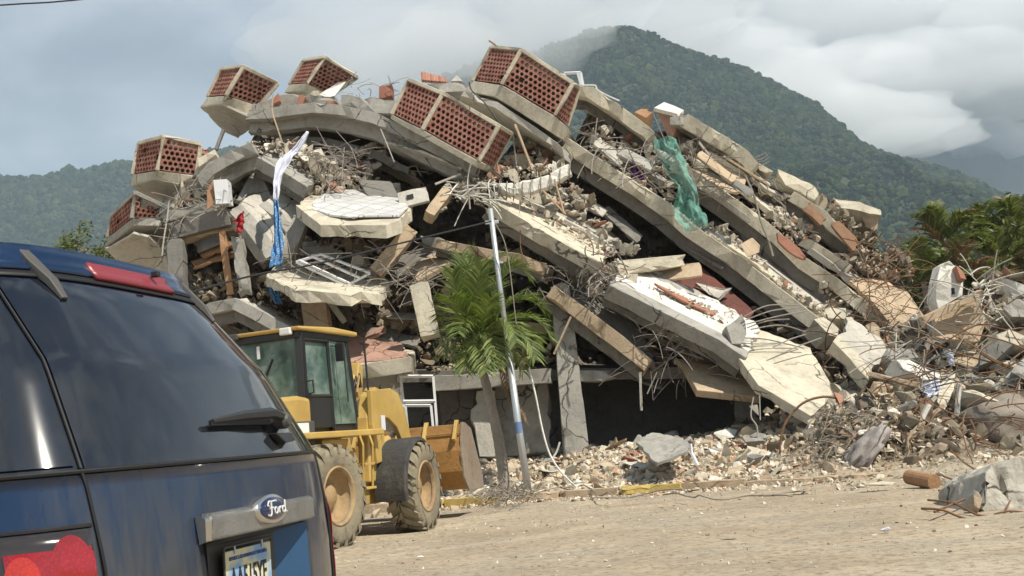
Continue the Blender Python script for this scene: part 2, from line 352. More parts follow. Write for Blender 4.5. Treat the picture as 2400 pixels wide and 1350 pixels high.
def forest(name, hf, x0, x1, y0, y1, n, size, seed, **tags):
    r = np.random.RandomState(seed); iv, jf = ico(1)
    x = r.uniform(x0, x1, n); y = r.uniform(y0, y1, n); z = hf(x, y)
    s = size*np.exp(r.normal(0, 0.28, n)); k = len(iv)
    V = iv[None]*(1+0.42*(r.rand(n, k, 1)-0.5)) * (s[:, None]*np.stack([np.ones(n), np.ones(n), r.uniform(0.7, 1.25, n)], -1))[:, None, :]
    V = V + np.stack([x, y, z + s*0.35], -1)[:, None, :]
    Fc = jf[None] + (np.arange(n)*k)[:, None, None]
    return npmesh(name, V.reshape(-1, 3), Fc.reshape(-1, 3), M['forest'], smooth=False, kind='stuff', **tags)
near_pts = [(0, 1040), (450, 800), (700, 520), (880, 300), (1000, 200), (1060, 168), (1120, 145), (1240, 122), (1330, 90), (1420, 62), (1470, 60), (1530, 78), (1600, 112), (1700, 140), (1800, 185), (1900, 235), (1990, 320), (2075, 358), (2130, 376), (2200, 388), (2290, 430), (2400, 470), (2500, 520), (2700, 600), (3000, 760), (3300, 960)]
hf1, sx1, sz1 = mountain('mountain', near_pts, 1700, 1250, 5, 200)
forest('hillside_forest', hf1, W(600, 500, 1700).x-60, W(2560, 500, 1500).x, 470, 1712, 84000, 3.9, 21, label='dense green forest covering the steep mountain behind the ruin', cat='forest')
left_pts = [(-1100, 560), (-600, 520), (-200, 450), (-60, 430), (0, 418), (40, 412), (100, 410), (150, 398), (220, 392), (262, 378), (330, 382), (400, 372), (520, 350), (700, 330), (900, 380), (1050, 520)]
hf2, sx2, sz2 = mountain('mountain', left_pts, 2300, 1300, 9, 200, rug=0.7)
forest('hillside_forest', hf2, W(-120, 500, 2300).x, W(640, 500, 2300).x, 1050, 2312, 24000, 5.4, 33, label='hazy blue-green forest on the low ridge at far left', cat='forest')
far_pts = [(1000, 900), (1250, 420), (1450, 120), (1600, -60), (1750, -200), (2000, -220), (2300, -180), (2800, -120), (3400, 200)]
hf3, sx3, sz3 = mountain('mountain_far', far_pts, 3900, 1900, 15, 600, depth_back=700, rug=1.5, step=30)
# low cloud lying against the mountains: closed, lumpy volumes of thin even density
def cloudmat(name, dens):
    m = bpy.data.materials.new(name); m.use_nodes = True; nt = m.node_tree; nt.nodes.clear()
    o = N(nt, 'ShaderNodeOutputMaterial'); v = N(nt, 'ShaderNodeVolumePrincipled')
    v.inputs['Color'].default_value = (0.99, 0.995, 1.0, 1); v.inputs['Density'].default_value = dens; v.inputs['Anisotropy'].default_value = 0.0
    nt.links.new(v.outputs[0], o.inputs['Volume']); return m
M['cloud'] = cloudmat('thin_cloud', 0.0075)
def cloud(px, py, Y, rx, ry, rz, seed, label, mat=None):
    iv, jf = ico(4); n = len(iv); c = W(px, py, Y); V = []
    for q in iv:
        d = Vector(q); k = 1 + 0.34*noise.fractal(d*1.3 + Vector((seed*3.1, 0, 0)), 0.9, 2.1, 5)
        V.append((c.x+d.x*rx*k, c.y+d.y*ry*k, c.z+d.z*rz*k))
    npmesh('cloud', np.array(V), jf, mat or M['cloud'], smooth=True, kind='stuff', label=label, cat='cloud')
CL = [(2010, 290, 2500, 230, 190, 78), (1830, 235, 2450, 190, 170, 62), (2210, 190, 2700, 300, 230, 120), (1700, 130, 2550, 230, 190, 62), (2140, 325, 2400, 150, 140, 34),
      (2390, 60, 2750, 300, 220, 140), (2050, 30, 2900, 360, 260, 120), (1950, 180, 2600, 210, 170, 80), (2330, 330, 2900, 130, 120, 60), (1560, 60, 2400, 200, 180, 60)]
for i, (px, py, Y, rx, ry, rz) in enumerate(CL):
    cloud(px, py, Y, rx, ry, rz, i+1, 'low white cloud bank drifting across the far mountain slope')
M['mist'] = cloudmat('summit_mist', 0.0042)
for i, (px, py, Y, rx, ry, rz) in enumerate([(1170, 70, 1560, 170, 130, 70), (1010, 150, 1600, 170, 130, 62), (1340, 30, 1640, 110, 110, 44), (860, 90, 1700, 200, 140, 75)]):
    cloud(px, py, Y, rx, ry, rz, i+20, 'thin grey mist hiding the mountain summit', M['mist'])
# air
hz = bpy.data.materials.new('air_haze'); hz.use_nodes = True; _n = hz.node_tree; _n.nodes.clear()
_o = N(_n, 'ShaderNodeOutputMaterial'); _v = N(_n, 'ShaderNodeVolumePrincipled'); _v.inputs['Density'].default_value = 0.00016; _v.inputs['Color'].default_value = (0.66, 0.82, 1.0, 1)
_n.links.new(_v.outputs[0], _o.inputs['Volume'])
b_ = MB(); b_.box((0, 3500, 925), (19000, 19000, 2050-196)); b_.build('haze', hz, kind='stuff')
# ================================================================== the collapsed building
def rough(poly, off, L_=0.21, amp=0.009, bev=0.007, jag=(), jamp=0.10, seed=0):
    """one cast piece of concrete: a prism with worn edges, uneven faces and broken ends; returns verts, faces"""
    r = random.Random(seed*77+5)
    poly = [Vector(p) for p in poly]; off = Vector(off); n = len(poly); pts = []
    nrm = off.normalized()
    for i in range(n):
        a, b = poly[i], poly[(i+1) % n]; pts.append(a)
        if i in jag:
            d = b-a; k = max(2, int(d.length/0.13)); side = d.normalized().cross(nrm)
            for j in range(1, k): pts.append(a + d*(j/k + r.uniform(-.25, .25)/k) + side*(jamp*(1.5*noise.noise(Vector((j*0.31, seed*3.7, i*5.0))) + r.uniform(-.3, .3))))
    bm = bmesh.new(); m = len(pts)
    v0 = [bm.verts.new(p) for p in pts]
    v1 = [bm.verts.new(p+off + (Vector((r.uniform(-1, 1), r.uniform(-1, 1), r.uniform(-1, 1)))*jamp*0.4 if len(jag) and (i % 2) and m > n else Vector())) for i, p in enumerate(pts)]
    bm.faces.new(v0); bm.faces.new(v1[::-1])
    for i in range(m): bm.faces.new((v0[i], v1[i], v1[(i+1) % m], v0[(i+1) % m]))
    bmesh.ops.recalc_face_normals(bm, faces=bm.faces)
    if bev:
        try: bmesh.ops.bevel(bm, geom=bm.edges[:], offset=min(bev, off.length*0.2), segments=1, affect='EDGES', clamp_overlap=True)
        except Exception: pass
    bmesh.ops.triangulate(bm, faces=[f for f in bm.faces if len(f.verts) > 4])
    for _ in range(4):
        le = [e for e in bm.edges if e.calc_length() > L_*1.5]
        if not le: break
        bmesh.ops.subdivide_edges(bm, edges=le, cuts=1, use_grid_fill=True)
        bmesh.ops.triangulate(bm, faces=[f for f in bm.faces if len(f.verts) > 4])
    for v in bm.verts:
        c = v.co
        d = noise.noise_vector(c*0.9)*amp*0.5 + noise.noise_vector(c*7.1)*amp*0.8
        k = noise.noise(c*3.7 + Vector((seed, 0, 0))) + 0.4*noise.noise(c*1.1)
        if k > 0.24 and not all(abs(f.normal.dot(v.link_faces[0].normal)) > .9 for f in v.link_faces):
            d -= v.normal*min(0.06, (k-0.24)*0.28)      # knocked-off corners
        v.co = c + d
    vs = [v.co.copy() for v in bm.verts]; bm.verts.index_update()
    fs = [tuple(v.index for v in f.verts) for f in bm.faces]; bm.free(); return vs, fs
_sd = [0]
def piece(poly, off, **k):
    _sd[0] += 1; k.setdefault('seed', _sd[0]); b = MB(); b.add(*rough(poly, off, **k)); return b
def thick(p, q, side=1, L_=1.0):
    return (Vector(q)-Vector(p)).normalized()
def pts3(pp, Y):
    """pp: (px,py) or (px,py,Y) ; Y: (Yfirst, Ylast)"""
    n = len(pp); a, b = Y if isinstance(Y, tuple) else (Y, Y)
    L_ = [0.0]
    for i in range(1, n): L_.append(L_[-1] + math.hypot(pp[i][0]-pp[i-1][0], pp[i][1]-pp[i-1][1]))
    return [W(p[0], p[1], p[2] if len(p) > 2 else a+(b-a)*L_[i]/max(1e-6, L_[-1])) for i, p in enumerate(pp)]
def downnormal(P, E):
    t = (P[-1]-P[0]).normalized(); n = t.cross(Vector(E)).normalized()
    return -n if n.z > 0 else n
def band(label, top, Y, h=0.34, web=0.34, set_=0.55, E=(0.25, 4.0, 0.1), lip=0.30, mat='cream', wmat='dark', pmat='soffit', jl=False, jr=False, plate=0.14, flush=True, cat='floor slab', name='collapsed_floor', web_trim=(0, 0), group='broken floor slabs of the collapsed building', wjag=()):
    P = pts3(top, Y); E = Vector(E); nn = downnormal(P, E); e = E.normalized(); n = len(P)
    root = empty(name, (sum((p for p in P), Vector())/n), label=label, cat=cat, group=group)
    jag = ([n-1+0] if False else [])
    back = [p + e*lip for p in P]
    ring = P + back[::-1]
    jg = set()
    if jr: jg.add(n-1)
    if jl: jg.add(2*n-1)
    piece(ring, nn*h, jag=jg, jamp=0.07).build('edge_beam', M[mat], root)
    k = 0.003 if flush else h-plate-0.003
    A = [p + e*(lip-0.02) + nn*k for p in P]; B = [p + E + nn*k for p in P]
    piece(A + B[::-1], nn*plate, jag={n-1, n, 2*n-1} | set(range(n, 2*n-1)), L_=0.4, jamp=0.16).build('floor_plate', M[pmat], root)
    if web > 0:
        t = (P[-1]-P[0]); A = [p + e*set_ + nn*(h-0.004 if set_ < lip else (k+plate-0.004)) for p in P]
        hh = web + (0 if set_ < lip else h-(k+plate))
        A[0] = A[0] + t.normalized()*web_trim[0]; A[-1] = A[-1] - t.normalized()*web_trim[1]
        B = [p + e*0.28 for p in A]
        piece(A + B[::-1], nn*hh, jag=jg, jamp=0.06).build('web_beam', M[wmat], root)  # a dark wmat puts the overhanging edge beam's shade into the colour
    rr_ = random.Random(_sd[0])
    for end, on in ((0, jl), (n-1, jr)):
        if not on: continue
        t = (P[-1]-P[0]).normalized()*(1 if end else -1); 
        for q in range(5):
            a = P[end] + e*rr_.uniform(0.02, 0.5) + nn*rr_.uniform(0.03, h+web*0.8) - t*0.1; d = (t + Vector((rr_.gauss(0, .25), rr_.gauss(0, .3), rr_.gauss(0, .25)))).normalized(); L2 = rr_.uniform(.25, .7)
            MB().tube([a, a+d*L2*0.5, a+d*L2*0.8+Vector((0, 0, rr_.uniform(-.15, .05))), a+d*L2+Vector((rr_.uniform(-.1, .1), 0, rr_.uniform(-.3, .05)))], 0.012, 5).build('end_bar', M['rebar'], root)
    return root
def plateq(name, label, cat, poly, Y, th, mat='grey', jag=(), group=None, down=None, L_=0.22, jamp=0.09, amp=0.009, **tg):
    """flat broken plate; poly = outline of its upper face with a range for each corner"""
    P = pts3(poly, Y)
    c = sum(P, Vector())/len(P); nn = Vector()
    for i in range(len(P)): nn += (P[i]-c).cross(P[(i+1) % len(P)]-c)
    nn.normalize()
    if down is not None: nn = nn if nn.dot(Vector(down)) > 0 else -nn
    elif nn.z > 0: nn = -nn
    tg.update(label=label, cat=cat)
    if group: tg['group'] = group
    return piece(P, nn*th, jag=jag, L_=L_, jamp=jamp, amp=amp).build(name, M[mat], **tg)
def beam(name, label, cat, a, b, w, d, mat='grey', wb=None, jag=True, roll=0.0, group=None):
    """a straight column or beam from a to b (px,py,Y) with width w across the picture and depth d"""
    A = W(*a); B = W(*b); t = (B-A).normalized(); s = t.cross(Vector((0, 1, 0))).normalized(); q = s.cross(t).normalized()
    R_ = Matrix.Rotation(roll, 3, t); s = R_ @ s; q = R_ @ q; wb = wb or w
    poly = [A - s*w/2 - q*d/2, A + s*w/2 - q*d/2, B + s*wb/2 - q*d/2, B - s*wb/2 - q*d/2]
    tg = dict(label=label, cat=cat)
    if group: tg['group'] = group
    return piece(poly, q*d, jag=(0, 2) if jag else (), jamp=0.06).build(name, M[mat], **tg)
GS = 'broken floor slabs of the collapsed building'
# ---- long sloping floors -----------------------------------------------------------------------
band('longest sloping floor edge, running from under the biggest balcony down to the right', [(1330, 322), (1395, 367), (1500, 430), (1571, 479), (1626, 528), (1718, 590), (1861, 700), (1963, 778)], (24.6, 24.2), h=0.33, web=0.30, set_=0.24, E=(0.9, 3.6, 0.5), lip=0.34, jr=True)
band('long sloping floor edge behind the green netting', [(1586, 372), (1660, 419), (1713, 457), (1793, 515), (1830, 546), (1890, 604), (1967, 655), (2041, 714), (2105, 770)], (25.8, 25.2), h=0.31, web=0.30, set_=0.24, E=(0.9, 3.4, 0.4), lip=0.34, jr=True, jl=True)
band('cracked cream floor edge below and right of the two roof pieces', [(1861, 449), (1938, 496), (1952, 516), (2010, 560)], (26.9, 26.7), h=0.27, web=0.26, set_=0.24, E=(0.8, 2.6, 0.2), lip=0.3, jr=True, mat='pale', web_trim=(-0.6, 0))
band('short striped concrete edge between the two long floors on the right', [(1884, 553), (1902, 562), (1950, 592), (1996, 622)], (26.3, 26.2), h=0.27, web=0.1, set_=0.24, E=(0.8, 2.2, 0.2), mat='pale', jr=True)
band('grey buried floor edge under the cracked cream one', [(1800, 440), (1870, 490), (1960, 556), (2055, 632)], (27.3, 27.0), h=0.30, web=0.12, set_=0.24, E=(0.8, 2.2, 0.1), mat='dark', jl=True, jr=True)
band('thick cream roof slab with steel bars sticking out of its right end', [(1612, 267), (1668, 300), (1722, 331), (1755, 356), (1779, 385)], (26.6, 26.5), h=0.36, web=0.10, set_=0.24, E=(0.8, 3.0, 0.25), lip=0.5, jr=True)
plateq('concrete_block', 'grey faceted end block closing the left end of the thick cream roof slab', 'concrete block', [(1570, 275, 26.7), (1611, 267, 26.6), (1602, 293, 26.6), (1570, 292, 26.7)], 0, 0.9, 'grey', down=(0, 1, 0))
plateq('roof_piece', 'small pinkish parapet block with a pale top at the upper right of the heap', 'concrete block', [(1535, 254, 27.2), (1598, 266, 26.9), (1578, 318, 26.9), (1566, 322, 27.1)], 0, 1.3, 'pink', down=(0, 1, 0))
plateq('roof_piece', 'pale flat cap lying on the small pinkish parapet block', 'concrete block', [(1533, 252, 26.9), (1556, 239, 28.0), (1606, 257, 27.8), (1592, 267, 26.7)], 0, 0.10, 'white')
band('cream roof slab right of the biggest balcony', [(1362, 203), (1390, 204), (1460, 252), (1521, 297), (1534, 311)], (25.6, 25.4), h=0.30, web=0.16, set_=0.5, E=(0.5, 3.2, 0.15), lip=0.4)
plateq('roof_piece', 'pale broken roof piece with a rough right end, high on the right slope', 'concrete block', [(1823, 396, 27.5), (1897, 428, 27.3), (1926, 450, 27.3), (1916, 472, 27.2), (1841, 433, 27.2), (1826, 408, 27.4)], 0, 1.0, 'pale', jag=(1, 2), down=(0, 1, 0), jamp=0.05)
plateq('roof_piece', 'small cream fragment next to the bars of the thick roof slab', 'concrete block', [(1779, 382, 27), (1812, 401, 27), (1808, 413, 27), (1778, 398, 27)], 0, 0.5, 'pale', jag=(1,), down=(0, 1, 0), jamp=.04)
plateq('roof_piece', 'sunlit cream slab end at the far right of the roofline', 'concrete block', [(1950, 460, 27.6), (2016, 473, 27.4), (2064, 491, 27.4), (2066, 504, 27.3), (2010, 492, 27.3), (1972, 488, 27.4)], 0, 1.6, 'cream', jag=(1, 2, 3), down=(0, 1, 0), jamp=.05)
plateq('broken_column', 'tan ragged column stump hanging under the last slab end', 'column', [(2010, 493, 27.5), (2062, 503, 27.4), (2056, 536, 27.4), (2030, 560, 27.4), (2004, 556, 27.5), (2026, 530, 27.5), (2018, 508, 27.5)], 0, 0.5, 'tan', jag=(1, 2, 3, 4, 5), down=(0, 1, 0), jamp=.05)
plateq('fallen_sheet', 'large flat tan wall panel lying in the sun at the right end', 'wall panel', [(1990, 655, 26.0), (2014, 651, 26.5), (2079, 658, 26.7), (2126, 681, 26.4), (2139, 700, 26.2), (2152, 744, 25.2), (2116, 758, 24.9), (2092, 764, 24.8), (2050, 712, 25.1)], 0, 0.12, 'tan', jag=(4, 5), jamp=.06)
plateq('fallen_sheet', 'small triangular tan shard leaning against the large tan panel', 'wall panel', [(2140, 702, 26.3), (2168, 742, 25.8), (2150, 746, 25.8)], 0, 0.1, 'tan', jag=(1,), jamp=.03)
band('short pale beam end pointing down beside the root mound', [(1952, 800), (1990, 838), (2036, 890)], (22.3, 21.6), h=0.30, web=0.0, E=(0.75, 0.9, 0.55), lip=0.35, mat='pale')
plateq('concrete_block', 'square broken block on the lower end of the longest floor edge', 'concrete block', [(1908, 748, 24.1), (1932, 740, 24.4), (1966, 770, 24.3), (1963, 790, 24.1), (1945, 786, 24.0)], 0, 0.5, 'pale', jag=(0, 3), down=(0, 1, 0), jamp=.04)
plateq('concrete_block', 'cream rounded coping block resting above the lower slab end', 'concrete block', [(1925, 720, 24.9), (1983, 722, 24.8), (1984, 748, 24.7), (1944, 746, 24.7)], 0, 0.5, 'cream', jag=(1,), down=(0, 1, 0), jamp=.03)
# ---- middle --------------------------------------------------------------------------------------
band('bright-topped floor edge right behind the street pole', [(1152, 470), (1222, 512), (1280, 546), (1345, 584), (1412, 618)], (22.9, 22.5), h=0.30, web=0.26, set_=0.24, E=(0.35, 2.0, 0.86), lip=0.5, jl=True, jr=True, mat='cream', pmat='pale')
plateq('broken_beam', 'white square beam fragment lying almost level at the centre right', 'beam', [(1440, 612, 22.9), (1607, 596, 23.6), (1606, 622, 23.6), (1452, 646, 22.9)], 0, 0.42, 'pale', jag=(1, 3), down=(0, 1, 0), jamp=.05)
plateq('concrete_block', 'small cube of concrete under the white square beam fragment', 'concrete block', [(1468, 642, 22.8), (1496, 642, 22.8), (1492, 664, 22.8), (1474, 664, 22.8)], 0, 0.3, 'pale', down=(0, 1, 0))
band('long lower floor edge with a sunlit whitewashed top', [(1428, 668), (1481, 694), (1592, 750), (1685, 796), (1748, 838)], (22.2, 21.6), h=0.33, web=0.28, set_=0.24, E=(0.75, 1.7, 0.75), lip=0.4, jl=True, jr=True, mat='grey', wmat='dark', pmat='white')
plateq('floor_slab', 'big smooth balcony floor tipped to the ground with its pointed corner lowest', 'floor slab', [(1711, 812, 22.2), (1742, 852, 21.4), (1778, 903, 20.9), (1902, 975, 20.1), (1921, 958, 20.4), (1960, 921, 21.5), (1899, 815, 22.9), (1766, 766, 23.6), (1732, 790, 22.9)], 0, 0.20, 'cream', group=GS)
plateq('concrete_block', 'dark six-sided column head standing on the lower floor edge', 'column', [(1702, 764, 21.9), (1738, 735, 22.0), (1748, 754, 22.0), (1750, 782, 21.9), (1740, 806, 21.8), (1716, 806, 21.8)], 0, 0.42, 'grey', down=(0.35, 1, 0))
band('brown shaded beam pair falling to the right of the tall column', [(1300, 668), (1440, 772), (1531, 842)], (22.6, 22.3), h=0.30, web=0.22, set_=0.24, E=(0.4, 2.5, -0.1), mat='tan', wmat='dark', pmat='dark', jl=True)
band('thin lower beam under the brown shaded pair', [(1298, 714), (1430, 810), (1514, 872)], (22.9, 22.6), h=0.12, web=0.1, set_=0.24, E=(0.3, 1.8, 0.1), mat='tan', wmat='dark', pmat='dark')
plateq('floor_slab', 'shaded balcony floor with a tan lip hanging behind the tipped corner', 'floor slab', [(1577, 838, 23.0), (1600, 850, 22.8), (1634, 914, 21.9), (1784, 930, 21.9), (1790, 866, 22.9), (1745, 850, 23.3)], 0, 0.16, 'tan', group=GS)
plateq('fallen_sheet', 'long grey sheet edge in the shade behind the whitewashed floor', 'wall panel', [(1500, 640, 23.4), (1560, 640, 23.8), (1700, 716, 23.6), (1760, 780, 23.2), (1680, 748, 22.9), (1600, 704, 22.9)], 0, 0.10, 'grey', jag=(1, 3), jamp=.06)
plateq('fallen_sheet', 'orange brick-coloured wall strip lying along the bright lower floor', 'wall panel', [(1534, 662, 22.9), (1600, 694, 22.8), (1678, 732, 22.8), (1672, 738, 22.6), (1598, 703, 22.6), (1545, 671, 22.75)], 0, 0.05, 'brick', jag=(), jamp=.02)

band('thin parallel slab showing between the longest floor and the netted one', [(1540, 352), (1620, 410), (1700, 468), (1760, 512)], (25.9, 25.6), h=0.12, web=0, E=(0.8, 2.0, 0.3), mat='grey', jl=True, jr=True)
band('thin tan slab pressed under the thick roof slab', [(1625, 318), (1700, 362), (1790, 424)], (27.0, 26.9), h=0.14, web=0.0, E=(0.8, 2.0, 0.2), mat='tan', jl=True, jr=True)
plateq('fallen_sheet', 'broad brown slanting sheet in the hollow under the thick roof slab', 'wall panel', [(1606, 330, 27.2), (1668, 352, 27.2), (1752, 412, 26.8), (1742, 446, 26.2), (1690, 452, 26.0), (1640, 420, 26.4)], 0, 0.1, 'tan', jag=(3, 4), down=(0, 1, 0))
plateq('fallen_sheet', 'dark red wall face deep in the hollow above the whitewashed floor', 'wall panel', [(1520, 600, 24.6), (1640, 622, 24.8), (1770, 730, 24.2), (1740, 765, 23.6), (1600, 700, 23.8), (1510, 650, 24.2)], 0, 0.1, 'maroon', down=(0, 1, 0))
plateq('fallen_sheet', 'pale smooth block face at the back of the hollow above the whitewashed floor', 'wall panel', [(1630, 662, 24.1), (1716, 674, 24.1), (1686, 700, 23.9), (1662, 690, 23.9)], 0, 0.1, 'soffit', down=(0, 1, 0))
plateq('fallen_sheet', 'floor face coloured dark as shade between the brown beam pair and the whitewashed floor', 'floor slab', [(1330, 672, 23.6), (1420, 676, 23.6), (1490, 745, 23.4), (1532, 836, 22.9), (1450, 790, 22.8), (1345, 700, 23.0)], 0, 0.12, 'dark', down=(0, 1, 0))  # this face's shade is put into its dark colour
band('thin pale slab in the gap right of the two long floors, near their foot', [(1930, 640), (1990, 690), (2060, 752)], (25.9, 25.6), h=0.12, web=0, E=(0.7, 1.6, 0.4), mat='pale', jl=True, jr=True)
band('thin slab crushed between the bright-topped floor and the sagging beam', [(1196, 448), (1300, 500), (1420, 566)], (24.0, 23.8), h=0.13, web=0, E=(0.5, 1.6, 0.35), mat='soffit', jl=True, jr=True)
band('thin grey slab under the broken ledge at upper left', [(700, 438), (760, 470), (800, 500)], (24.6, 24.4), h=0.14, web=0, E=(0.3, 1.4, 0.2), mat='grey', jl=True, jr=True)
band('broken grey slab edge above the left shoulder rubble', [(400, 452), (450, 432), (520, 416)], (24.6, 24.5), h=0.16, web=0, E=(0.2, 1.4, 0.2), mat='grey', jl=True, jr=True)
band('fallen slab edge deep in the hollow above the lintel', [(900, 742), (1000, 726), (1100, 742), (1290, 760)], (24.2, 24.0), h=0.22, web=0.12, set_=0.2, E=(0.1, 2.0, 0.1), mat='tan', jl=True, jr=True)
band('thin slab wedged under the whitewashed floor', [(1470, 760), (1560, 796), (1680, 850)], (23.2, 23.0), h=0.14, web=0, E=(0.4, 1.5, 0.2), mat='dark', jl=True, jr=True)
plateq('roof_piece', 'grey parapet strip on the roof edge left of the middle balcony', 'concrete block', [(800, 222, 24.9), (870, 226, 24.8), (932, 236, 24.7), (940, 268, 24.6), (880, 264, 24.7), (800, 246, 24.9)], 0, 0.6, 'grey', down=(0, 1, 0), jag=(0,), jamp=.04)
plateq('roof_piece', 'long grey parapet strip on the roof edge under the white board', 'concrete block', [(592, 246, 25.3), (650, 226, 25.2), (712, 216, 25.1), (784, 224, 25.0), (800, 250, 25.0), (730, 244, 25.1), (640, 256, 25.2), (590, 262, 25.3)], 0, 0.6, 'grey', down=(0, 1, 0), jag=(1, 2), jamp=.04)
band('crumbled second ledge lying just above the foot half of the longest floor edge', [(1655, 540), (1760, 610), (1870, 694), (1935, 742)], (25.1, 24.7), h=0.17, web=0, E=(0.9, 1.8, 0.4), mat='pale', jl=True, jr=True)
band('thin pale ledge riding along the top of the netted floor edge', [(1630, 372), (1740, 444), (1850, 528)], (26.5, 26.3), h=0.15, web=0, E=(0.9, 1.8, 0.3), mat='pale', jl=True, jr=True)
band('dark floor edge sandwiched beneath the netted floor', [(1745, 538), (1880, 645), (2010, 756)], (26.0, 25.6), h=0.24, web=0, E=(0.9, 2.2, 0.2), mat='dark', jl=True, jr=True)
band('thin tan lip showing under the web of the whitewashed floor', [(1425, 700), (1540, 758), (1660, 822)], (22.8, 22.4), h=0.10, web=0, E=(0.5, 1.6, 0.2), mat='tan', jr=True)
band('thin grey lip showing under the web of the bright-topped floor', [(1136, 500), (1230, 562), (1352, 638)], (23.4, 23.1), h=0.11, web=0, E=(0.4, 1.8, 0.2), mat='grey', jr=True)
band('grey slab packed in the gap below the cream roof slab right of the biggest balcony', [(1392, 318), (1470, 366), (1556, 424)], (25.5, 25.3), h=0.18, web=0, E=(0.7, 1.8, 0.3), mat='grey', jl=True, jr=True)
band('upper thin slab in the gap below the thick roof slab', [(1660, 352), (1740, 400), (1815, 452)], (26.9, 26.7), h=0.13, web=0, E=(0.8, 1.6, 0.2), mat='pale', jl=True, jr=True)
band('dark buried slab below the short striped edge on the right', [(1900, 580), (1970, 630), (2040, 690)], (26.2, 26.0), h=0.16, web=0, E=(0.8, 1.6, 0.2), mat='grey', jl=True, jr=True)
band('dark grey slab under the grey roof edge at upper left', [(640, 318), (760, 322), (880, 352), (960, 392)], (25.6, 25.2), h=0.20, web=0, E=(0.1, 2.4, 0.0), mat='dark', jr=True)
# ---- upper left ----------------------------------------------------------------------------------
band('grey roof edge between the two left roof balconies and the middle one', [(583, 256), (640, 252), (735, 239), (800, 246), (880, 264), (940, 292), (1000, 322), (1070, 356), (1128, 392)], (25.0, 23.9), h=0.27, web=0.26, set_=0.35, E=(0.2, 3.8, 0.0), mat='grey', wmat='grey', lip=0.3, jr=True)
plateq('ceiling_panel', 'pale ceiling sheet torn open under the middle balcony', 'ceiling panel', [(902, 330, 24.6), (990, 352, 24.2), (1084, 392, 23.9), (1082, 402, 24.6), (980, 392, 26.4), (905, 362, 27.0)], 0, 0.06, 'soffit', down=(0, 0, -1))
plateq('ceiling_panel', 'smooth shaded underside of the roof beneath the biggest balcony', 'ceiling panel', [(1088, 212, 24.9), (1165, 238, 24.6), (1290, 320, 24.5), (1345, 372, 24.5), (1330, 372, 26.4), (1210, 322, 28.0), (1070, 262, 28.2)], 0, 0.16, 'soffit')
band('grey cornice rising to the right above the small white cabinet', [(460, 414), (487, 382), (540, 352), (588, 334)], (24.3, 24.1), h=0.30, web=0.28, set_=0.24, E=(0.1, 3.0, 0.2), mat='grey', wmat='grey', jr=True, jl=True)
plateq('concrete_block', 'pale kerb-like block on top of the rising grey cornice', 'concrete block', [(462, 372, 24.6), (503, 350, 24.6), (506, 362, 24.5), (466, 392, 24.5)], 0, 0.6, 'pale', down=(0, 1, 0))
band('grey broken ledge falling right under the hanging white cloth', [(603, 368), (650, 394), (698, 424), (722, 440)], (24.2, 23.8), h=0.30, web=0.28, set_=0.24, E=(0.4, 1.3, 0.62), mat='grey', wmat='dark', jl=True, jr=True, lip=0.4, pmat='grey')
band('weathered grey beam over the open room at the left', [(392, 524), (430, 512), (480, 500), (532, 488)], (23.4, 23.2), h=0.38, web=0.08, set_=0.24, E=(0.1, 3.0, 0.15), mat='dark', wmat='tan', jr=True, jl=True)
band('rough grey roof edge above the beam of the open room', [(394, 492), (440, 480), (500, 468)], (23.9, 23.7), h=0.26, web=0.10, set_=0.08, E=(0.1, 2.6, 0.2), mat='grey', wmat='dark', jr=True, jl=True)
band('steep grey slab sliding down right of the red cloth', [(535, 494), (570, 530), (600, 572), (624, 606)], (23.3, 23.0), h=0.27, web=0.22, set_=0.24, E=(0.5, 1.0, 0.55), mat='grey', wmat='dark', lip=0.5)
band('second steep slab in the shade beside the patterned blue cloth', [(606, 480), (640, 506), (672, 545)], (24.0, 23.8), h=0.42, web=0.0, E=(0.5, 0.8, 0.5), mat='grey')
plateq('fallen_sheet', 'wide grey wall sheet slanting down from the broken ledge', 'wall panel', [(590, 400, 24.9), (606, 394, 24.9), (660, 470, 25.2), (640, 486, 24.7), (556, 468, 24.5)], 0, 0.15, 'grey', jag=(2,), down=(0, 1, 0))
beam('column', 'rough bare column at the left end of the open room', 'column', (414, 566, 23.4), (420, 700, 23.3), 0.34, 0.34, 'dark')
beam('column', 'smooth grey post at the right side of the open room', 'column', (558, 556, 23.2), (574, 690, 23.0), 0.24, 0.3, 'grey')
beam('wooden_post', 'orange-brown timber door post standing in the open room', 'post', (521, 543, 23.3), (541, 690, 23.2), 0.16, 0.1, 'wood', jag=False)
band('arched grey slab edge left of the loader cab, left half', [(470, 722), (490, 710), (552, 698)], (21.8, 21.6), h=0.24, web=0.22, set_=0.2, E=(0.1, 2.4, 0.1), mat='grey', wmat='dark')
band('arched grey slab edge left of the loader cab, right half', [(556, 700), (600, 722), (665, 757), (720, 790)], (21.6, 21.4), h=0.24, web=0.2, set_=0.2, E=(0.1, 2.4, 0.1), mat='grey', wmat='dark')
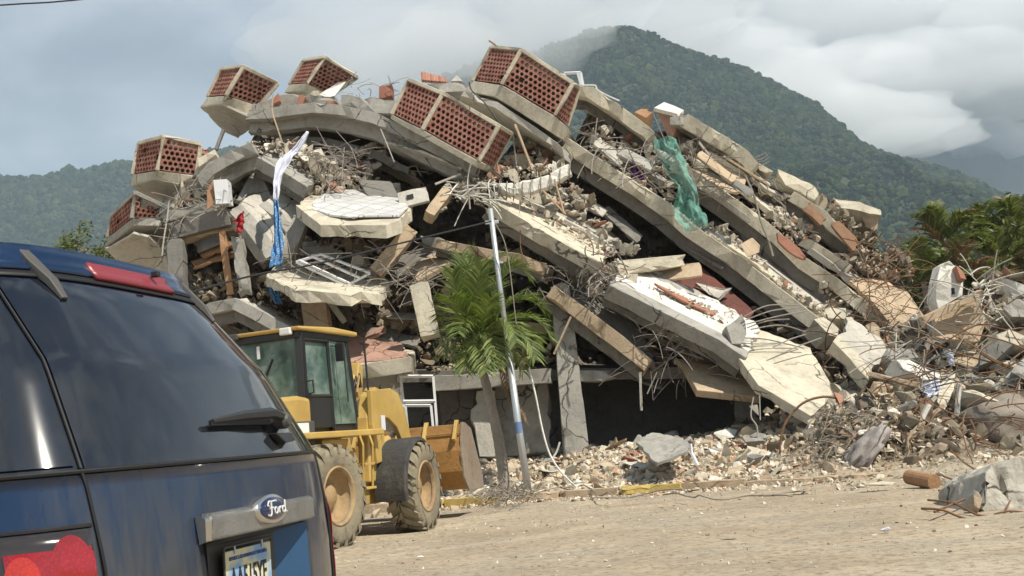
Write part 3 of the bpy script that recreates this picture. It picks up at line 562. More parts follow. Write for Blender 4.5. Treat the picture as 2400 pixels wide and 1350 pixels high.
# balconies without parapet
def tiled():
    m, nt, p = newmat('white_floor_tiles'); P = pos(nt)
    br = N(nt, 'ShaderNodeTexBrick'); br.offset = 0; br.inputs['Scale'].default_value = 1.0; br.inputs['Brick Width'].default_value = 0.33; br.inputs['Row Height'].default_value = 0.33; br.inputs['Mortar Size'].default_value = 0.008
    br.inputs['Color1'].default_value = (0.62, 0.63, 0.64, 1); br.inputs['Color2'].default_value = (0.68, 0.68, 0.67, 1); br.inputs['Mortar'].default_value = (0.20, 0.19, 0.17, 1)
    nt.links.new(mapped(nt, P, (1, 1, 1), (0, 0, 0.5)), br.inputs['Vector'])
    c = mixc(nt, ramp(nt, noise_n(nt, P, 3, 5, 0.7), [(0.5, (0, 0, 0)), (0.75, (0.5, 0.5, 0.5))]), br.outputs['Color'], (0.34, 0.30, 0.24))
    nt.links.new(c, p.inputs['Base Color']); p.inputs['Roughness'].default_value = 0.35; return m
M['tiles'] = tiled()
def flatbalcony(label, edge, back, h, mat, E, tile=None):
    P = pts3(edge, 0); n = len(P); nn = Vector((0.02, 0.10, -1)).normalized()
    B = pts3(back, 0)
    c = sum(P, Vector())/n
    root = empty('balcony_slab', c, label=label, cat='balcony')
    piece(P + B, nn*h, jag=(n-1, n), jamp=0.1).build('floor_plate', M[mat], root)
    if tile:
        T = pts3(tile, 0); nrm = Vector()
        cc = sum(T, Vector())/len(T)
        for i in range(len(T)): nrm += (T[i]-cc).cross(T[(i+1) % len(T)]-cc)
        nrm.normalize(); nrm = nrm if nrm.z > 0 else -nrm
        piece([t + nrm*0.05 for t in T], -nrm*0.045, jag=(0, 1, 2), jamp=0.04, bev=0.004, amp=0.002).build('tiled_floor', M['tiles'], root)
    return root
flatbalcony('cream balcony slab with loose white floor tiles, parapet gone, at the centre', [(693, 480, 22.6), (751, 527, 21.6), (905, 527, 21.4), (939, 514, 21.9)], [(968, 478, 23.6), (930, 440, 25.2), (760, 436, 25.4), (720, 462, 24.0)], 0.28, 'cream', 0,
            tile=[(728, 480, 22.75), (729, 494, 22.45), (775, 508, 22.05), (827, 514, 21.85), (860, 510, 21.95), (935, 510, 22.0), (957, 490, 22.9), (930, 452, 24.6), (796, 448, 24.8), (764, 456, 24.2)])
flatbalcony('cream balcony slab covered in household debris, below the tiled one', [(622, 646, 22.0), (688, 676, 21.0), (822, 690, 20.8), (846, 683, 21.0), (894, 690, 21.3)], [(905, 650, 22.8), (860, 606, 24.4), (700, 596, 24.6), (650, 618, 23.6)], 0.24, 'cream', 0)
flatbalcony('mould-stained cream balcony slab right behind the loader cab', [(780, 858, 21.4), (822, 858, 21.0), (962, 835, 20.8), (968, 840, 21.2)], [(970, 826, 22.4), (930, 812, 23.4), (770, 820, 23.6)], 0.30, 'cream', 0)
plateq('fallen_sheet', 'pink tiled screed slipping over the mould-stained slab', 'floor piece', [(800, 848, 21.4), (880, 846, 21.3), (958, 830, 21.3), (930, 800, 22.6), (820, 790, 23.0)], 0, 0.07, 'pink', jag=(0, 1, 2))
band('tan curved beam edge passing behind the palm top', [(1025, 558), (1087, 572), (1150, 584), (1215, 594), (1282, 618)], (22.9, 22.7), h=0.22, web=0.16, set_=0.24, E=(0.2, 2.8, 0.15), mat='tan', wmat='dark', jl=True, jr=True)
plateq('broken_beam', 'grey beam end joining the tan curved beam from the left', 'beam', [(984, 552, 23.2), (1030, 556, 23.0), (1072, 590, 22.9), (1066, 600, 22.9), (990, 570, 23.1)], 0, 0.3, 'grey', jag=(3,), down=(0, 1, 0))
plateq('fallen_sheet', 'brown wall panel slanting below the curved beam', 'wall panel', [(952, 626, 23.4), (1010, 596, 23.8), (1060, 588, 23.6), (1060, 612, 23.0), (978, 658, 22.8)], 0, 0.12, 'tan', jag=(0,), down=(0, 1, 0))
plateq('fallen_sheet', 'dark grey wall panel slanting above the brown one', 'wall panel', [(900, 620, 24.2), (1000, 574, 24.4), (1062, 584, 24.0), (980, 630, 23.4), (930, 648, 23.6)], 0, 0.12, 'dark', jag=(0, 3), down=(0, 1, 0))
# ---- leaning columns --------------------------------------------------------------------------------
beam('column', 'grey column leaning left below the tiled balcony slab', 'column', (708, 516, 23.2), (668, 612, 22.8), 0.34, 0.34, 'grey')
beam('column', 'tan column leaning far right between the two debris balconies', 'column', (966, 540, 22.4), (880, 642, 22.2), 0.30, 0.34, 'tan')
beam('column', 'short pale column stump leaning right beside the tiled balcony', 'column', (1048, 452, 22.8), (1004, 510, 22.4), 0.24, 0.34, 'tan')
beam('column', 'upright pale column with a crushed head left of the palm', 'column', (984, 672, 21.6), (1010, 790, 21.4), 0.38, 0.36, 'pale')
beam('column', 'broad tan pillar under the debris balcony', 'column', (736, 696, 22.6), (748, 780, 22.4), 0.52, 0.4, 'tan')
beam('column', 'thin diagonal strut right of the broad tan pillar', 'column', (772, 705, 22.4), (806, 752, 22.2), 0.13, 0.2, 'grey')
beam('column', 'tall leaning ground-floor column behind the street pole', 'column', (1312, 676, 23.2), (1352, 1075, 22.8), 0.40, 0.45, 'grey', wb=0.54)
beam('column', 'thin grey prop left of the left roof balcony', 'column', (524, 306, 25.2), (506, 352, 25.0), 0.07, 0.1, 'dark', jag=False)
# ---- crushed beam with its bars ----------------------------------------------------------------------
b = MB()
arc = [(1170, 444), (1205, 446), (1245, 440), (1290, 424), (1336, 398)]
P = [W(x, y, 22.9+i*0.12) for i, (x, y) in enumerate(arc)]
top = [p + Vector((0, 0, 0.16)) for p in P]
prev = None
for i in range(len(P)-1):
    b.add(*rough([top[i], top[i+1], top[i+1]+Vector((.05, .4, .05)), top[i]+Vector((.05, .4, .05))], Vector((0.02, 0, -0.28)), L_=0.1, amp=0.05, bev=0.03, seed=900+i))
root = empty('crushed_beam', P[2], label='white crushed beam sagging with its steel links showing, left of the long floors', cat='beam')
b.build('beam_core', M['white'], root)
for i in range(9):
    t = i/8*(len(P)-1.01); k = int(t); p = P[k].lerp(P[k+1], t-k) + Vector((0, 0.18, 0.02))
    ring = [p + Vector((0.03*math.sin(a), 0.25*math.cos(a), 0.20*math.sin(a))) for a in [j*math.pi/5 for j in range(11)]]
    MB().tube(ring, 0.012, 5).build('steel_link', M['rebar'], root)
# ================================================================== balconies with terracotta lattice parapets
def bil(q, u, v):   # q: bottom-left, bottom-right, top-right, top-left
    return (q[0]*(1-u)+q[1]*u)*(1-v) + (q[3]*(1-u)+q[2]*u)*v
LR = random.Random(31)
def lattice(q, cell=0.125, depth=0.09, mt=0, skip=None):
    b = MB(); wd = ((q[1]-q[0]).length + (q[2]-q[3]).length)/2; ht = ((q[3]-q[0]).length + (q[2]-q[1]).length)/2
    nx = max(3, round(wd/cell)); ny = max(3, round(ht/(cell*0.92)))
    nrm = (q[1]-q[0]).cross(q[3]-q[0]).normalized()
    if nrm.dot(Vector((0, 0, CAMH))-q[0]) < 0: nrm = -nrm
    for j in range(ny):
        sh = 0.5*(j % 2)
        for i in range(-1, nx):
            u0 = (i+sh)/nx; u1 = (i+1+sh)/nx
            if u1 <= 0.001 or u0 >= 0.999: continue
            cu0, cu1 = max(0, u0), min(1, u1); v0, v1 = j/ny, (j+1)/ny
            if skip and skip((cu0+cu1)/2, (v0+v1)/2): continue
            if LR.random() < 0.022: continue
            o4 = [(cu0, v0), (cu1, v0), (cu1, v1), (cu0, v1)]
            if cu1-cu0 < 0.7/nx:      # half block at the end: solid
                P = [bil(q, *t) for t in o4]; b.prism(P, -nrm*depth); continue
            cx, cy = (cu0+cu1)/2, (v0+v1)/2; rx, ry = 0.39*(cu1-cu0), 0.375*(v1-v0)
            oc = [(cx+rx*math.cos(math.pi/8+k*math.pi/4)*1.02, cy+ry*math.sin(math.pi/8+k*math.pi/4)*1.02) for k in range(8)]
            # outer ring with 8 points matching the octagon
            mid = [(o4[1][0], cy+(v1-v0)*.25), (cx+(cu1-cu0)*.25, v1), (cx-(cu1-cu0)*.25, v1), (cu0, cy+(v1-v0)*.25), (cu0, cy-(v1-v0)*.25), (cx-(cu1-cu0)*.25, v0), (cx+(cu1-cu0)*.25, v0), (cu1, cy-(v1-v0)*.25)]
            out8 = mid
            corner = [o4[2], None, o4[3], None, o4[0], None, o4[1], None]
            F8 = [bil(q, *t) for t in oc]; O8 = [bil(q, *t) for t in out8]
            n0 = b.n; vs = O8 + F8 + [p - nrm*depth for p in F8] + [p - nrm*depth for p in O8]
            fs = []
            for k in range(8):
                k2 = (k+1) % 8; fs.append((k, k2, 8+k2, 8+k)); fs.append((8+k, 8+k2, 16+k2, 16+k)); fs.append((16+k, 16+k2, 24+k2, 24+k))
            cs = [bil(q, *c) for c in (o4[2], o4[3], o4[0], o4[1])]
            vs += cs; fs += [(32, 1, 0), (33, 3, 2), (34, 5, 4), (35, 7, 6)]
            b.add(vs, fs)
    return b
def rail(a, b, w, d, nrm, upv, seed):
    nrm = nrm.normalized(); t = (b-a).normalized(); s = t.cross(nrm).normalized()
    return piece([a - s*w/2 + nrm*d*0.35, a + s*w/2 + nrm*d*0.35, b + s*w/2 + nrm*d*0.35, b - s*w/2 + nrm*d*0.35], -nrm*d, bev=0.01, amp=0.004, L_=0.5)
def balcony(label, base, top, fascia, mat='cream', soff=None, rails=True, postw=0.10, skip=None, bc=True, railmat=None, cell=0.125):
    """base/top: lattice foot and head corners (px,py,Y) left to right; fascia: lower edge of the upstand below them"""
    B = pts3(base, 0); T = pts3(top, 0); Fs = pts3(fascia, 0); n = len(B)
    root = empty('balcony', sum(B, Vector())/n, label=label, cat='balcony', group='balconies with terracotta block parapets')
    inward = Vector((0, 1, 0)); cen = sum(B, Vector())/n + Vector((0, 1.2, 0))
    # upstand and floor: one block from the fascia foot up to the lattice foot
    bk = [Fs[-1] + Vector((0.25, 1.9, 0.15)), Fs[0] + Vector((0.55, 1.7, 0.15))]
    hv = sum(((B[i]-Fs[i]) for i in range(n)), Vector())/n
    b = MB(); ring = Fs + bk
    vs = ring + B + [p + hv for p in bk]; m = len(ring)
    fs = [tuple(range(m)), tuple(range(2*m-1, m-1, -1))] + [(i, (i+1) % m, (i+1) % m + m, i+m) for i in range(m)]
    bm = bmesh.new(); vv = [bm.verts.new(v) for v in vs]
    for f in fs: bm.faces.new([vv[i] for i in f])
    bmesh.ops.recalc_face_normals(bm, faces=bm.faces)
    bmesh.ops.bevel(bm, geom=bm.edges[:], offset=0.015, segments=1, affect='EDGES', clamp_overlap=True)
    bmesh.ops.triangulate(bm, faces=[f for f in bm.faces if len(f.verts) > 4])
    for _ in range(3):
        le = [e for e in bm.edges if e.calc_length() > 0.4]
        bmesh.ops.subdivide_edges(bm, edges=le, cuts=1, use_grid_fill=True); bmesh.ops.triangulate(bm, faces=[f for f in bm.faces if len(f.verts) > 4])
    for v in bm.verts: v.co += noise.noise_vector(v.co*2.5)*0.012
    me = bpy.data.meshes.new('upstand'); bm.to_mesh(me); bm.free()
    finish(me, 'upstand', [M[mat]], root)
    rm = M[railmat or mat]
    for i in range(n):
        pn = (Vector((0, 0, CAMH)) - B[i]); pn.z = 0
        if rails: rail(B[i], T[i], postw, postw, pn, None, i).build('post', rm, root)
    for i in range(n-1):
        q = [B[i], B[i+1], T[i+1], T[i]]
        nrm = (q[1]-q[0]).cross(q[3]-q[0]).normalized()
        if nrm.dot(Vector((0, 0, CAMH))-q[0]) < 0: nrm = -nrm
        up = (T[i]-B[i]).normalized(); t = (B[i+1]-B[i]).normalized()
        qi = [bil(q, 0.03, 0.03), bil(q, 0.97, 0.03), bil(q, 0.97, 0.95), bil(q, 0.03, 0.95)]
        lattice(qi, cell=cell, skip=skip[i] if skip else None).build('lattice_panel', M['lattice'], root)
        if bc:   # dark sheet added behind the blocks so their holes look shaded
            bb = MB(); bb.prism([p - nrm*0.16 for p in qi], -nrm*0.05); bb.build('dark_backing', M['core'], root)
        if rails: rail(T[i], T[i+1], 0.09, 0.11, nrm, None, i+9).build('top_rail', rm, root)
    # far side parapet, seen through the blocks
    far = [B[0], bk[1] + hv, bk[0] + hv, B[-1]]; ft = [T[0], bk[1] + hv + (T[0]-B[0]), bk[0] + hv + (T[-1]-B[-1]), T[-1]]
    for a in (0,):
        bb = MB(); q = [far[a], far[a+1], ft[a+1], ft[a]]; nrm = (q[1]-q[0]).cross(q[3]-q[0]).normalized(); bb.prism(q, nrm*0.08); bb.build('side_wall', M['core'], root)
    return root
def Z(l, Ys): return [(p[0], p[1], y) for p, y in zip(l, Ys)]
balcony('biggest lattice balcony, at the very top of the heap', Z([(1107, 190), (1176, 198), (1301, 272), (1331, 298)], (25.4, 24.5, 24.3, 25.1)),
        Z([(1152, 110), (1222, 117), (1343, 195), (1357, 206)], (25.3, 24.4, 24.2, 25.0)), Z([(1087, 213), (1159, 226), (1288, 308), (1322, 330)], (25.5, 24.6, 24.4, 25.2)))
balcony('lattice balcony in the middle, tilted most to the right and touching the rubble', Z([(918, 268), (990, 304), (1122, 378), (1156, 396)], (24.2, 23.6, 23.3, 24.0)),
        Z([(958, 187), (1038, 219), (1169, 295), (1200, 314)], (24.1, 23.5, 23.2, 23.9)), Z([(914, 278), (985, 318), (1116, 392), (1150, 406)], (24.25, 23.65, 23.35, 24.1)))
balcony('smaller roof balcony standing out at the upper left above open sky', Z([(487, 227), (530, 224), (608, 249)], (25.6, 24.9, 25.4)),
        Z([(519, 162), (570, 156), (651, 195)], (25.5, 24.8, 25.3)), Z([(469, 250), (520, 244), (578, 272)], (25.7, 25.0, 25.3)))
balcony('hindmost roof balcony, half hidden by a fallen white board', Z([(678, 198), (719, 195), (775, 224)], (27.8, 27.2, 27.7)),
        Z([(712, 142), (762, 134), (838, 180)], (27.7, 27.1, 27.6)), Z([(665, 216), (711, 214), (766, 240)], (27.9, 27.3, 27.6)))
balcony('lattice balcony at the far left with a sunlit front and pale frame', Z([(311, 409), (368, 400), (460, 412)], (25.0, 24.4, 24.8)),
        Z([(325, 336), (383, 320), (471, 337)], (24.9, 24.3, 24.7)), Z([(305, 435), (361, 419), (419, 431)], (25.1, 24.5, 24.7)))
balcony('lowest lattice balcony on the left, grey and broken along its top', Z([(252, 556), (309, 512), (378, 512)], (24.6, 24.0, 24.6)),
        Z([(262, 505), (317, 452), (390, 486)], (24.5, 23.9, 24.5)), Z([(248, 580), (310, 530), (372, 530)], (24.7, 24.1, 24.5)), mat='grey',
        skip=[None, lambda u, v: v > 0.72 - 0.25*u + 0.12*math.sin(u*23)], railmat='grey')
# soffits hanging under balconies on the left
plateq('ceiling_panel', 'smooth pale underside tapering below the smaller roof balcony', 'ceiling panel', [(469, 252, 25.7), (520, 246, 25.0), (580, 274, 25.2), (604, 290, 25.8), (558, 324, 27.0), (524, 309, 27.4)], 0, 0.06, 'soffit', down=(0, 0, 1))
plateq('ceiling_panel', 'pale tapering underside below the far left balcony', 'ceiling panel', [(305, 437, 25.1), (361, 421, 24.5), (420, 433, 24.7), (430, 452, 25.2), (400, 474, 26.4), (364, 470, 26.8)], 0, 0.06, 'soffit', down=(0, 0, 1))
plateq('ceiling_panel', 'large pale underside with a small dark hole, below the lowest left balcony', 'ceiling panel', [(247, 584, 24.6), (312, 548, 24.1), (348, 556, 24.4), (388, 592, 24.9), (398, 640, 25.0), (340, 650, 25.4), (300, 640, 25.4)], 0, 0.08, 'soffit', down=(0, 1, 0))
# ================================================================== rubble inside and around the ruin
_hulls = []
def hulls():
    if _hulls: return _hulls
    r = random.Random(5)
    for i in range(28):
        bm = bmesh.new(); sx, sy, sz = (r.uniform(.6, 1.3), r.uniform(.5, 1.0), r.uniform(.25, .8)) if i % 3 else (r.uniform(1.0, 1.9), r.uniform(.6, 1.2), r.uniform(.10, .25))
        for _ in range(r.choice((8, 9, 11, 13))):
            v = Vector((r.gauss(0, 1), r.gauss(0, 1), r.gauss(0, 1))).normalized()*r.uniform(.8, 1.05); m = max(abs(v.x), abs(v.y), abs(v.z)); v = v.lerp(v/m, 0.5)
            bm.verts.new((v.x*sx, v.y*sy, v.z*sz))
        res = bmesh.ops.convex_hull(bm, input=bm.verts[:]); bmesh.ops.delete(bm, geom=[v for v in bm.verts if not v.link_faces], context='VERTS')
        bmesh.ops.triangulate(bm, faces=bm.faces[:]); bm.verts.index_update()
        _hulls.append((np.array([v.co[:] for v in bm.verts]), np.array([[v.index for v in f.verts] for f in bm.faces]))); bm.free()
    return _hulls
def randrot(r, flat=0.0):
    q = np.array([r.normal() for _ in range(4)]); q /= np.linalg.norm(q); w_, x, y, z = q
    return np.array([[1-2*(y*y+z*z), 2*(x*y-z*w_), 2*(x*z+y*w_)], [2*(x*y+z*w_), 1-2*(x*x+z*z), 2*(y*z-x*w_)], [2*(x*z-y*w_), 2*(y*z+x*w_), 1-2*(x*x+y*y)]])
def chunks(points, sizes, seed=1):
    r = np.random.RandomState(seed); H = hulls(); V = []; Fc = []; o = 0
    for p, s in zip(points, sizes):
        v, f = H[r.randint(len(H))]; R_ = randrot(r); vv = (v @ R_.T)*s + np.array(p); V.append(vv); Fc.append(f+o); o += len(v)
    return np.concatenate(V), np.concatenate(Fc)
def inpoly(x, y, poly):
    c = False; n = len(poly); j = n-1
    for i in range(n):
        if (poly[i][1] > y) != (poly[j][1] > y) and x < (poly[j][0]-poly[i][0])*(y-poly[i][1])/(poly[j][1]-poly[i][1]) + poly[i][0]: c = not c
        j = i
    return c
def fill(label, poly, Y, n, size, mat='rubble', seed=1, name='rubble', spread=0.5, pw=2.2):
    """a heap of broken pieces resting in the gap outlined by poly, at range Y (nearer at its foot)"""
    r = random.Random(seed); xs = [p[0] for p in poly]; ys = [p[1] for p in poly]; P = []; S = []
    while len(P) < n:
        x, y = r.uniform(min(xs), max(xs)), r.uniform(min(ys), max(ys))
        if not inpoly(x, y, poly): continue
        k = (max(ys)-y)/max(1, max(ys)-min(ys))
        s = size*(0.20 + 1.5*r.random()**(pw*1.7))
        P.append(W(x, y, Y + spread*k + r.uniform(-.25, .35))); S.append(s)
    v, f = chunks(P, S, seed); return npmesh(name, v, f, M[mat], smooth=False, label=label, cat='rubble', kind='stuff')
# inner mass of crushed material behind the slab edges ------------------------------------------------
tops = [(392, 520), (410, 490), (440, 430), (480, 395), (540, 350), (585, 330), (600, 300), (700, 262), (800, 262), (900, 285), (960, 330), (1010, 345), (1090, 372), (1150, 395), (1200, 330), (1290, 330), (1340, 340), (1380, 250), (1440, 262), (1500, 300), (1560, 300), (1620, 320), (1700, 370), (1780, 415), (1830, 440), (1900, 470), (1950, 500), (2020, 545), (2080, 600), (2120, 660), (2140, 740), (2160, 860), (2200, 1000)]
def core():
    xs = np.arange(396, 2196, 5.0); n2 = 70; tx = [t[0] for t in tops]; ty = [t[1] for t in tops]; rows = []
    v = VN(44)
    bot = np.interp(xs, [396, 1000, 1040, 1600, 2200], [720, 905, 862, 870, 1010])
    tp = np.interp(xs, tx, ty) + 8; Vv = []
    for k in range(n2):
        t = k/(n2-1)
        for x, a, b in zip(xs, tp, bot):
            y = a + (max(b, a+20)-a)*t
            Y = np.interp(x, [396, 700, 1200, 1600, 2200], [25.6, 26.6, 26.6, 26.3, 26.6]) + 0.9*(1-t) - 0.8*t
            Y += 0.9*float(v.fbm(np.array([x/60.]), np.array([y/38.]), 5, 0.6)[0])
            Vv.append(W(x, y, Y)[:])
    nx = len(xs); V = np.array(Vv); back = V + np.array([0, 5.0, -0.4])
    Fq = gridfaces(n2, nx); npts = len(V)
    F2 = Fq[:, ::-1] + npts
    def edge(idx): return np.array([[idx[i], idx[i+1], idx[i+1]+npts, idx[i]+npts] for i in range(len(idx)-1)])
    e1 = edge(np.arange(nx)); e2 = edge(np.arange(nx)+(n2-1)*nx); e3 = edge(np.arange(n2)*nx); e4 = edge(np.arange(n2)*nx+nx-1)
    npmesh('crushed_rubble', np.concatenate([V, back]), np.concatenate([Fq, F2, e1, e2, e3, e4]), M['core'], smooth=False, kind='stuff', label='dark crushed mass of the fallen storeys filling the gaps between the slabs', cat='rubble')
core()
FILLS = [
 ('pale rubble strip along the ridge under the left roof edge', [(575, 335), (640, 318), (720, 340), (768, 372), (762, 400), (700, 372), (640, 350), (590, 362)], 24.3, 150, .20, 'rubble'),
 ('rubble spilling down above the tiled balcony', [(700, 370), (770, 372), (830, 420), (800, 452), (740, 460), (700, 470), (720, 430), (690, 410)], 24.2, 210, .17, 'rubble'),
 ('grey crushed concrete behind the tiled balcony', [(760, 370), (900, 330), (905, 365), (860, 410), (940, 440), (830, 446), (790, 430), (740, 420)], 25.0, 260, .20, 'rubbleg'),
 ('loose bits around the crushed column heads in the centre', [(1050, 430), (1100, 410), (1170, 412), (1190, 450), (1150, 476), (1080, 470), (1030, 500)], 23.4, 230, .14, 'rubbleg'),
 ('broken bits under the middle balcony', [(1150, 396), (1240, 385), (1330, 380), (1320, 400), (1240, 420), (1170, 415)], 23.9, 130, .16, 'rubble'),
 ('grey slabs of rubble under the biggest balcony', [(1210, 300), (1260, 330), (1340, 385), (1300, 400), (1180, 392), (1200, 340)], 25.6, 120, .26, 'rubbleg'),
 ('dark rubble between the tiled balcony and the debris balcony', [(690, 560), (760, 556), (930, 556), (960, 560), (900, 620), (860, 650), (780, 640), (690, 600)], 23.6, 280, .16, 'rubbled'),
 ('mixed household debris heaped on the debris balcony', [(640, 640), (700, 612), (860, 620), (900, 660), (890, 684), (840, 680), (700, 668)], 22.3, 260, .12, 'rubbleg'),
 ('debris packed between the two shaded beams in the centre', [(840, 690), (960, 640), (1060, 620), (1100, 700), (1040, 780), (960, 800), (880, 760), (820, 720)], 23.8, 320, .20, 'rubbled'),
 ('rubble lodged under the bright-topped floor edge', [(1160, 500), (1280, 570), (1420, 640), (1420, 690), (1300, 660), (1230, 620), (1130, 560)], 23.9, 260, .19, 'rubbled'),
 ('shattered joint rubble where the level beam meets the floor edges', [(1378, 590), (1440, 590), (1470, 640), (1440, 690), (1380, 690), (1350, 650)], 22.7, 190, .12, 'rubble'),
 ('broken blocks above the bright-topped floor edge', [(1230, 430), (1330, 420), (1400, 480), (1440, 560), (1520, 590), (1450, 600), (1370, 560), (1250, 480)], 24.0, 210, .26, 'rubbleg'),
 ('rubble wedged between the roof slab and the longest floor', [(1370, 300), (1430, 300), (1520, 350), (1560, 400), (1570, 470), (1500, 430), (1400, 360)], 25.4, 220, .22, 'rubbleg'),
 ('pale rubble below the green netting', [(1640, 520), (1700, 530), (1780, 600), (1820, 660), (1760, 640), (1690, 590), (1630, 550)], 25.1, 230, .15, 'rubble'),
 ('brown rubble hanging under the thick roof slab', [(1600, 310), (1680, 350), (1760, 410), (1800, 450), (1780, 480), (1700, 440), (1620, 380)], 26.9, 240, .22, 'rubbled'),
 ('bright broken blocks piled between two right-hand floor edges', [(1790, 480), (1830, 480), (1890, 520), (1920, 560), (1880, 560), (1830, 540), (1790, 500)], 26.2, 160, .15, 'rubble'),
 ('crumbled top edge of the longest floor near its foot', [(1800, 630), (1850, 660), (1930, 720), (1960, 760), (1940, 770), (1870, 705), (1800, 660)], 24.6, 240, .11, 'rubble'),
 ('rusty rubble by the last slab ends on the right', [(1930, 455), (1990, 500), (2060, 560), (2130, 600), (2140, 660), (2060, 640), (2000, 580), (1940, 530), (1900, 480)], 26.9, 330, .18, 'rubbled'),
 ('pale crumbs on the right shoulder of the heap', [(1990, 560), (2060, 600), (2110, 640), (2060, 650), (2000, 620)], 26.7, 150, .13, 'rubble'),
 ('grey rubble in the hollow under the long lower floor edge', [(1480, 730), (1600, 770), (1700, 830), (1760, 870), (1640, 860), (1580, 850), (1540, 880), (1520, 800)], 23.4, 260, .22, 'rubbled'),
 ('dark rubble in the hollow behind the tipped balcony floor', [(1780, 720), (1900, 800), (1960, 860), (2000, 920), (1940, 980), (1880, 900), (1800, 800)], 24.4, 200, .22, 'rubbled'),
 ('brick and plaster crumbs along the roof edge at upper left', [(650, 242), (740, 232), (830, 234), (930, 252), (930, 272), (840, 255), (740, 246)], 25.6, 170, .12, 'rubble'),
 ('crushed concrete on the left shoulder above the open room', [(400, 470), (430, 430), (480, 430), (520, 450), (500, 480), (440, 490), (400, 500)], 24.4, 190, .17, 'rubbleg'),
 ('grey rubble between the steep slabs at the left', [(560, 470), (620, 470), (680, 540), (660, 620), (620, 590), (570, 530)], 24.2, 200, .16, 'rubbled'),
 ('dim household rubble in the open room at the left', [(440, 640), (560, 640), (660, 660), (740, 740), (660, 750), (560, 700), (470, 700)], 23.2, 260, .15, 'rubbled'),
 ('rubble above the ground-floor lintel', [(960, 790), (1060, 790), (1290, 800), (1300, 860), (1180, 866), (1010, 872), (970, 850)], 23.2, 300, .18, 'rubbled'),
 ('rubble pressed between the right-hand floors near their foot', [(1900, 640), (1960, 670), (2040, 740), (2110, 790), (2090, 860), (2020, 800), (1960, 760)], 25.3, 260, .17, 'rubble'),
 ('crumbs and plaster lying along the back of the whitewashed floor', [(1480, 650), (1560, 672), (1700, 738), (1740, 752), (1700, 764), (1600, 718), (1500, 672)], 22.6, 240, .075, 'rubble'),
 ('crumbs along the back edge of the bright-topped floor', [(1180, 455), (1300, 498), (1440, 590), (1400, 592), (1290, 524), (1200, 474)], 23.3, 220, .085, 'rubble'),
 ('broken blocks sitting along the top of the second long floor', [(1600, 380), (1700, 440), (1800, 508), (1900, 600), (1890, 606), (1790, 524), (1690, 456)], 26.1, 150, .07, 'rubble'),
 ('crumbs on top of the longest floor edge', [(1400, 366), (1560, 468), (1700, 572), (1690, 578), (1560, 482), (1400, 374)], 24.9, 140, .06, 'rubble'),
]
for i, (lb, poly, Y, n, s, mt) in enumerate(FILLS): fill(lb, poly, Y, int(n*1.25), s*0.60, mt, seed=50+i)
# ---- ground floor behind the loader and pole --------------------------------------------------------
g = 'ground_floor_wall'
plateq('lintel', 'grey ground-floor lintel crossing behind the palm and the pole', 'lintel', [(1018, 880, 23.0), (1284, 863, 22.6), (1290, 897, 22.6), (1019, 917, 23.0)], 0, 0.5, 'grey', down=(0, 1, 0), jag=(1,))
plateq('lintel', 'grey lintel piece right of the tall leaning column', 'lintel', [(1356, 868, 22.9), (1420, 868, 22.7), (1436, 882, 22.7), (1410, 892, 22.7), (1362, 894, 22.9)], 0, 0.4, 'grey', down=(0, 1, 0), jag=(1, 2))
plateq('wall', 'grey ground-floor wall left of the white door frame', 'wall', [(830, 885, 23.4), (938, 872, 23.3), (950, 1080, 23.0), (830, 1090, 23.2)], 0, 0.2, 'grey', down=(0, 1, 0))
plateq('wall', 'broken-edged white wall behind the palm trunk', 'wall', [(1118, 916, 23.3), (1160, 912, 23.3), (1172, 1070, 23.0), (1124, 1070, 23.0), (1112, 1000, 23.1), (1104, 960, 23.2), (1120, 945, 23.2)], 0, 0.2, 'soffit', down=(0, 1, 0), jag=(4, 5, 6))
plateq('wall', 'smooth pale grey wall between the street pole and the tall column', 'wall', [(1160, 908, 23.9), (1282, 898, 23.7), (1290, 1060, 23.3), (1172, 1070, 23.5)], 0, 0.2, 'grey', down=(0, 1, 0), jag=(1,))
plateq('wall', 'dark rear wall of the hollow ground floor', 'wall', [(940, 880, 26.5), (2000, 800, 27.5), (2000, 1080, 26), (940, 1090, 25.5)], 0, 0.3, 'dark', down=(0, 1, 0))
plateq('wall', 'stub of pale wall in the dark ground floor under the tipped balcony', 'wall', [(1722, 935, 24.0), (1776, 940, 24.0), (1784, 1020, 23.6), (1726, 1024, 23.6)], 0, 0.2, 'grey', down=(0, 1, 0))
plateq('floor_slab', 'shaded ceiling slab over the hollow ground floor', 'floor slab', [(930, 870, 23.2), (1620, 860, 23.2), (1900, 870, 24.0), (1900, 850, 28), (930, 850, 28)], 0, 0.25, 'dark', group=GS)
plateq('opening_shade_sheet', 'dark sheet added as shade in the opening right of the white door frame', 'curtain', [(1028, 918, 23.6), (1112, 914, 23.6), (1108, 1000, 23.4), (1036, 1002, 23.4)], 0, 0.03, 'core', down=(0, 1, 0))  # thin dark sheet added to stand for the shade of an open gap
def frame_bars(label, quad, Y, mids=(), w=0.06, mat='paintw', name='door_frame', cat='door frame'):
    P = [W(x, y, Y) for x, y in quad]; root = empty(name, sum(P, Vector())/4, label=label, cat=cat)
    def bar(a, b, nm): MB().tube([a, b], w*0.62, 4).build(nm, M[mat], root)
    bar(P[0], P[1], 'head'); bar(P[1], P[2], 'jamb'); bar(P[2], P[3], 'sill'); bar(P[3], P[0], 'jamb')
    for a, b, c, d in mids: bar(W(a, b, Y-0.02), W(c, d, Y-0.02), 'mullion')
    return root
frame_bars('white metal door frame standing in the ground-floor front', [(939, 882), (1015, 882), (1025, 1010), (953, 1010)], 22.9, [(944, 941, 1020, 940), (950, 950, 956, 1010), (1010, 950, 1016, 1010), (950, 950, 1010, 950)])
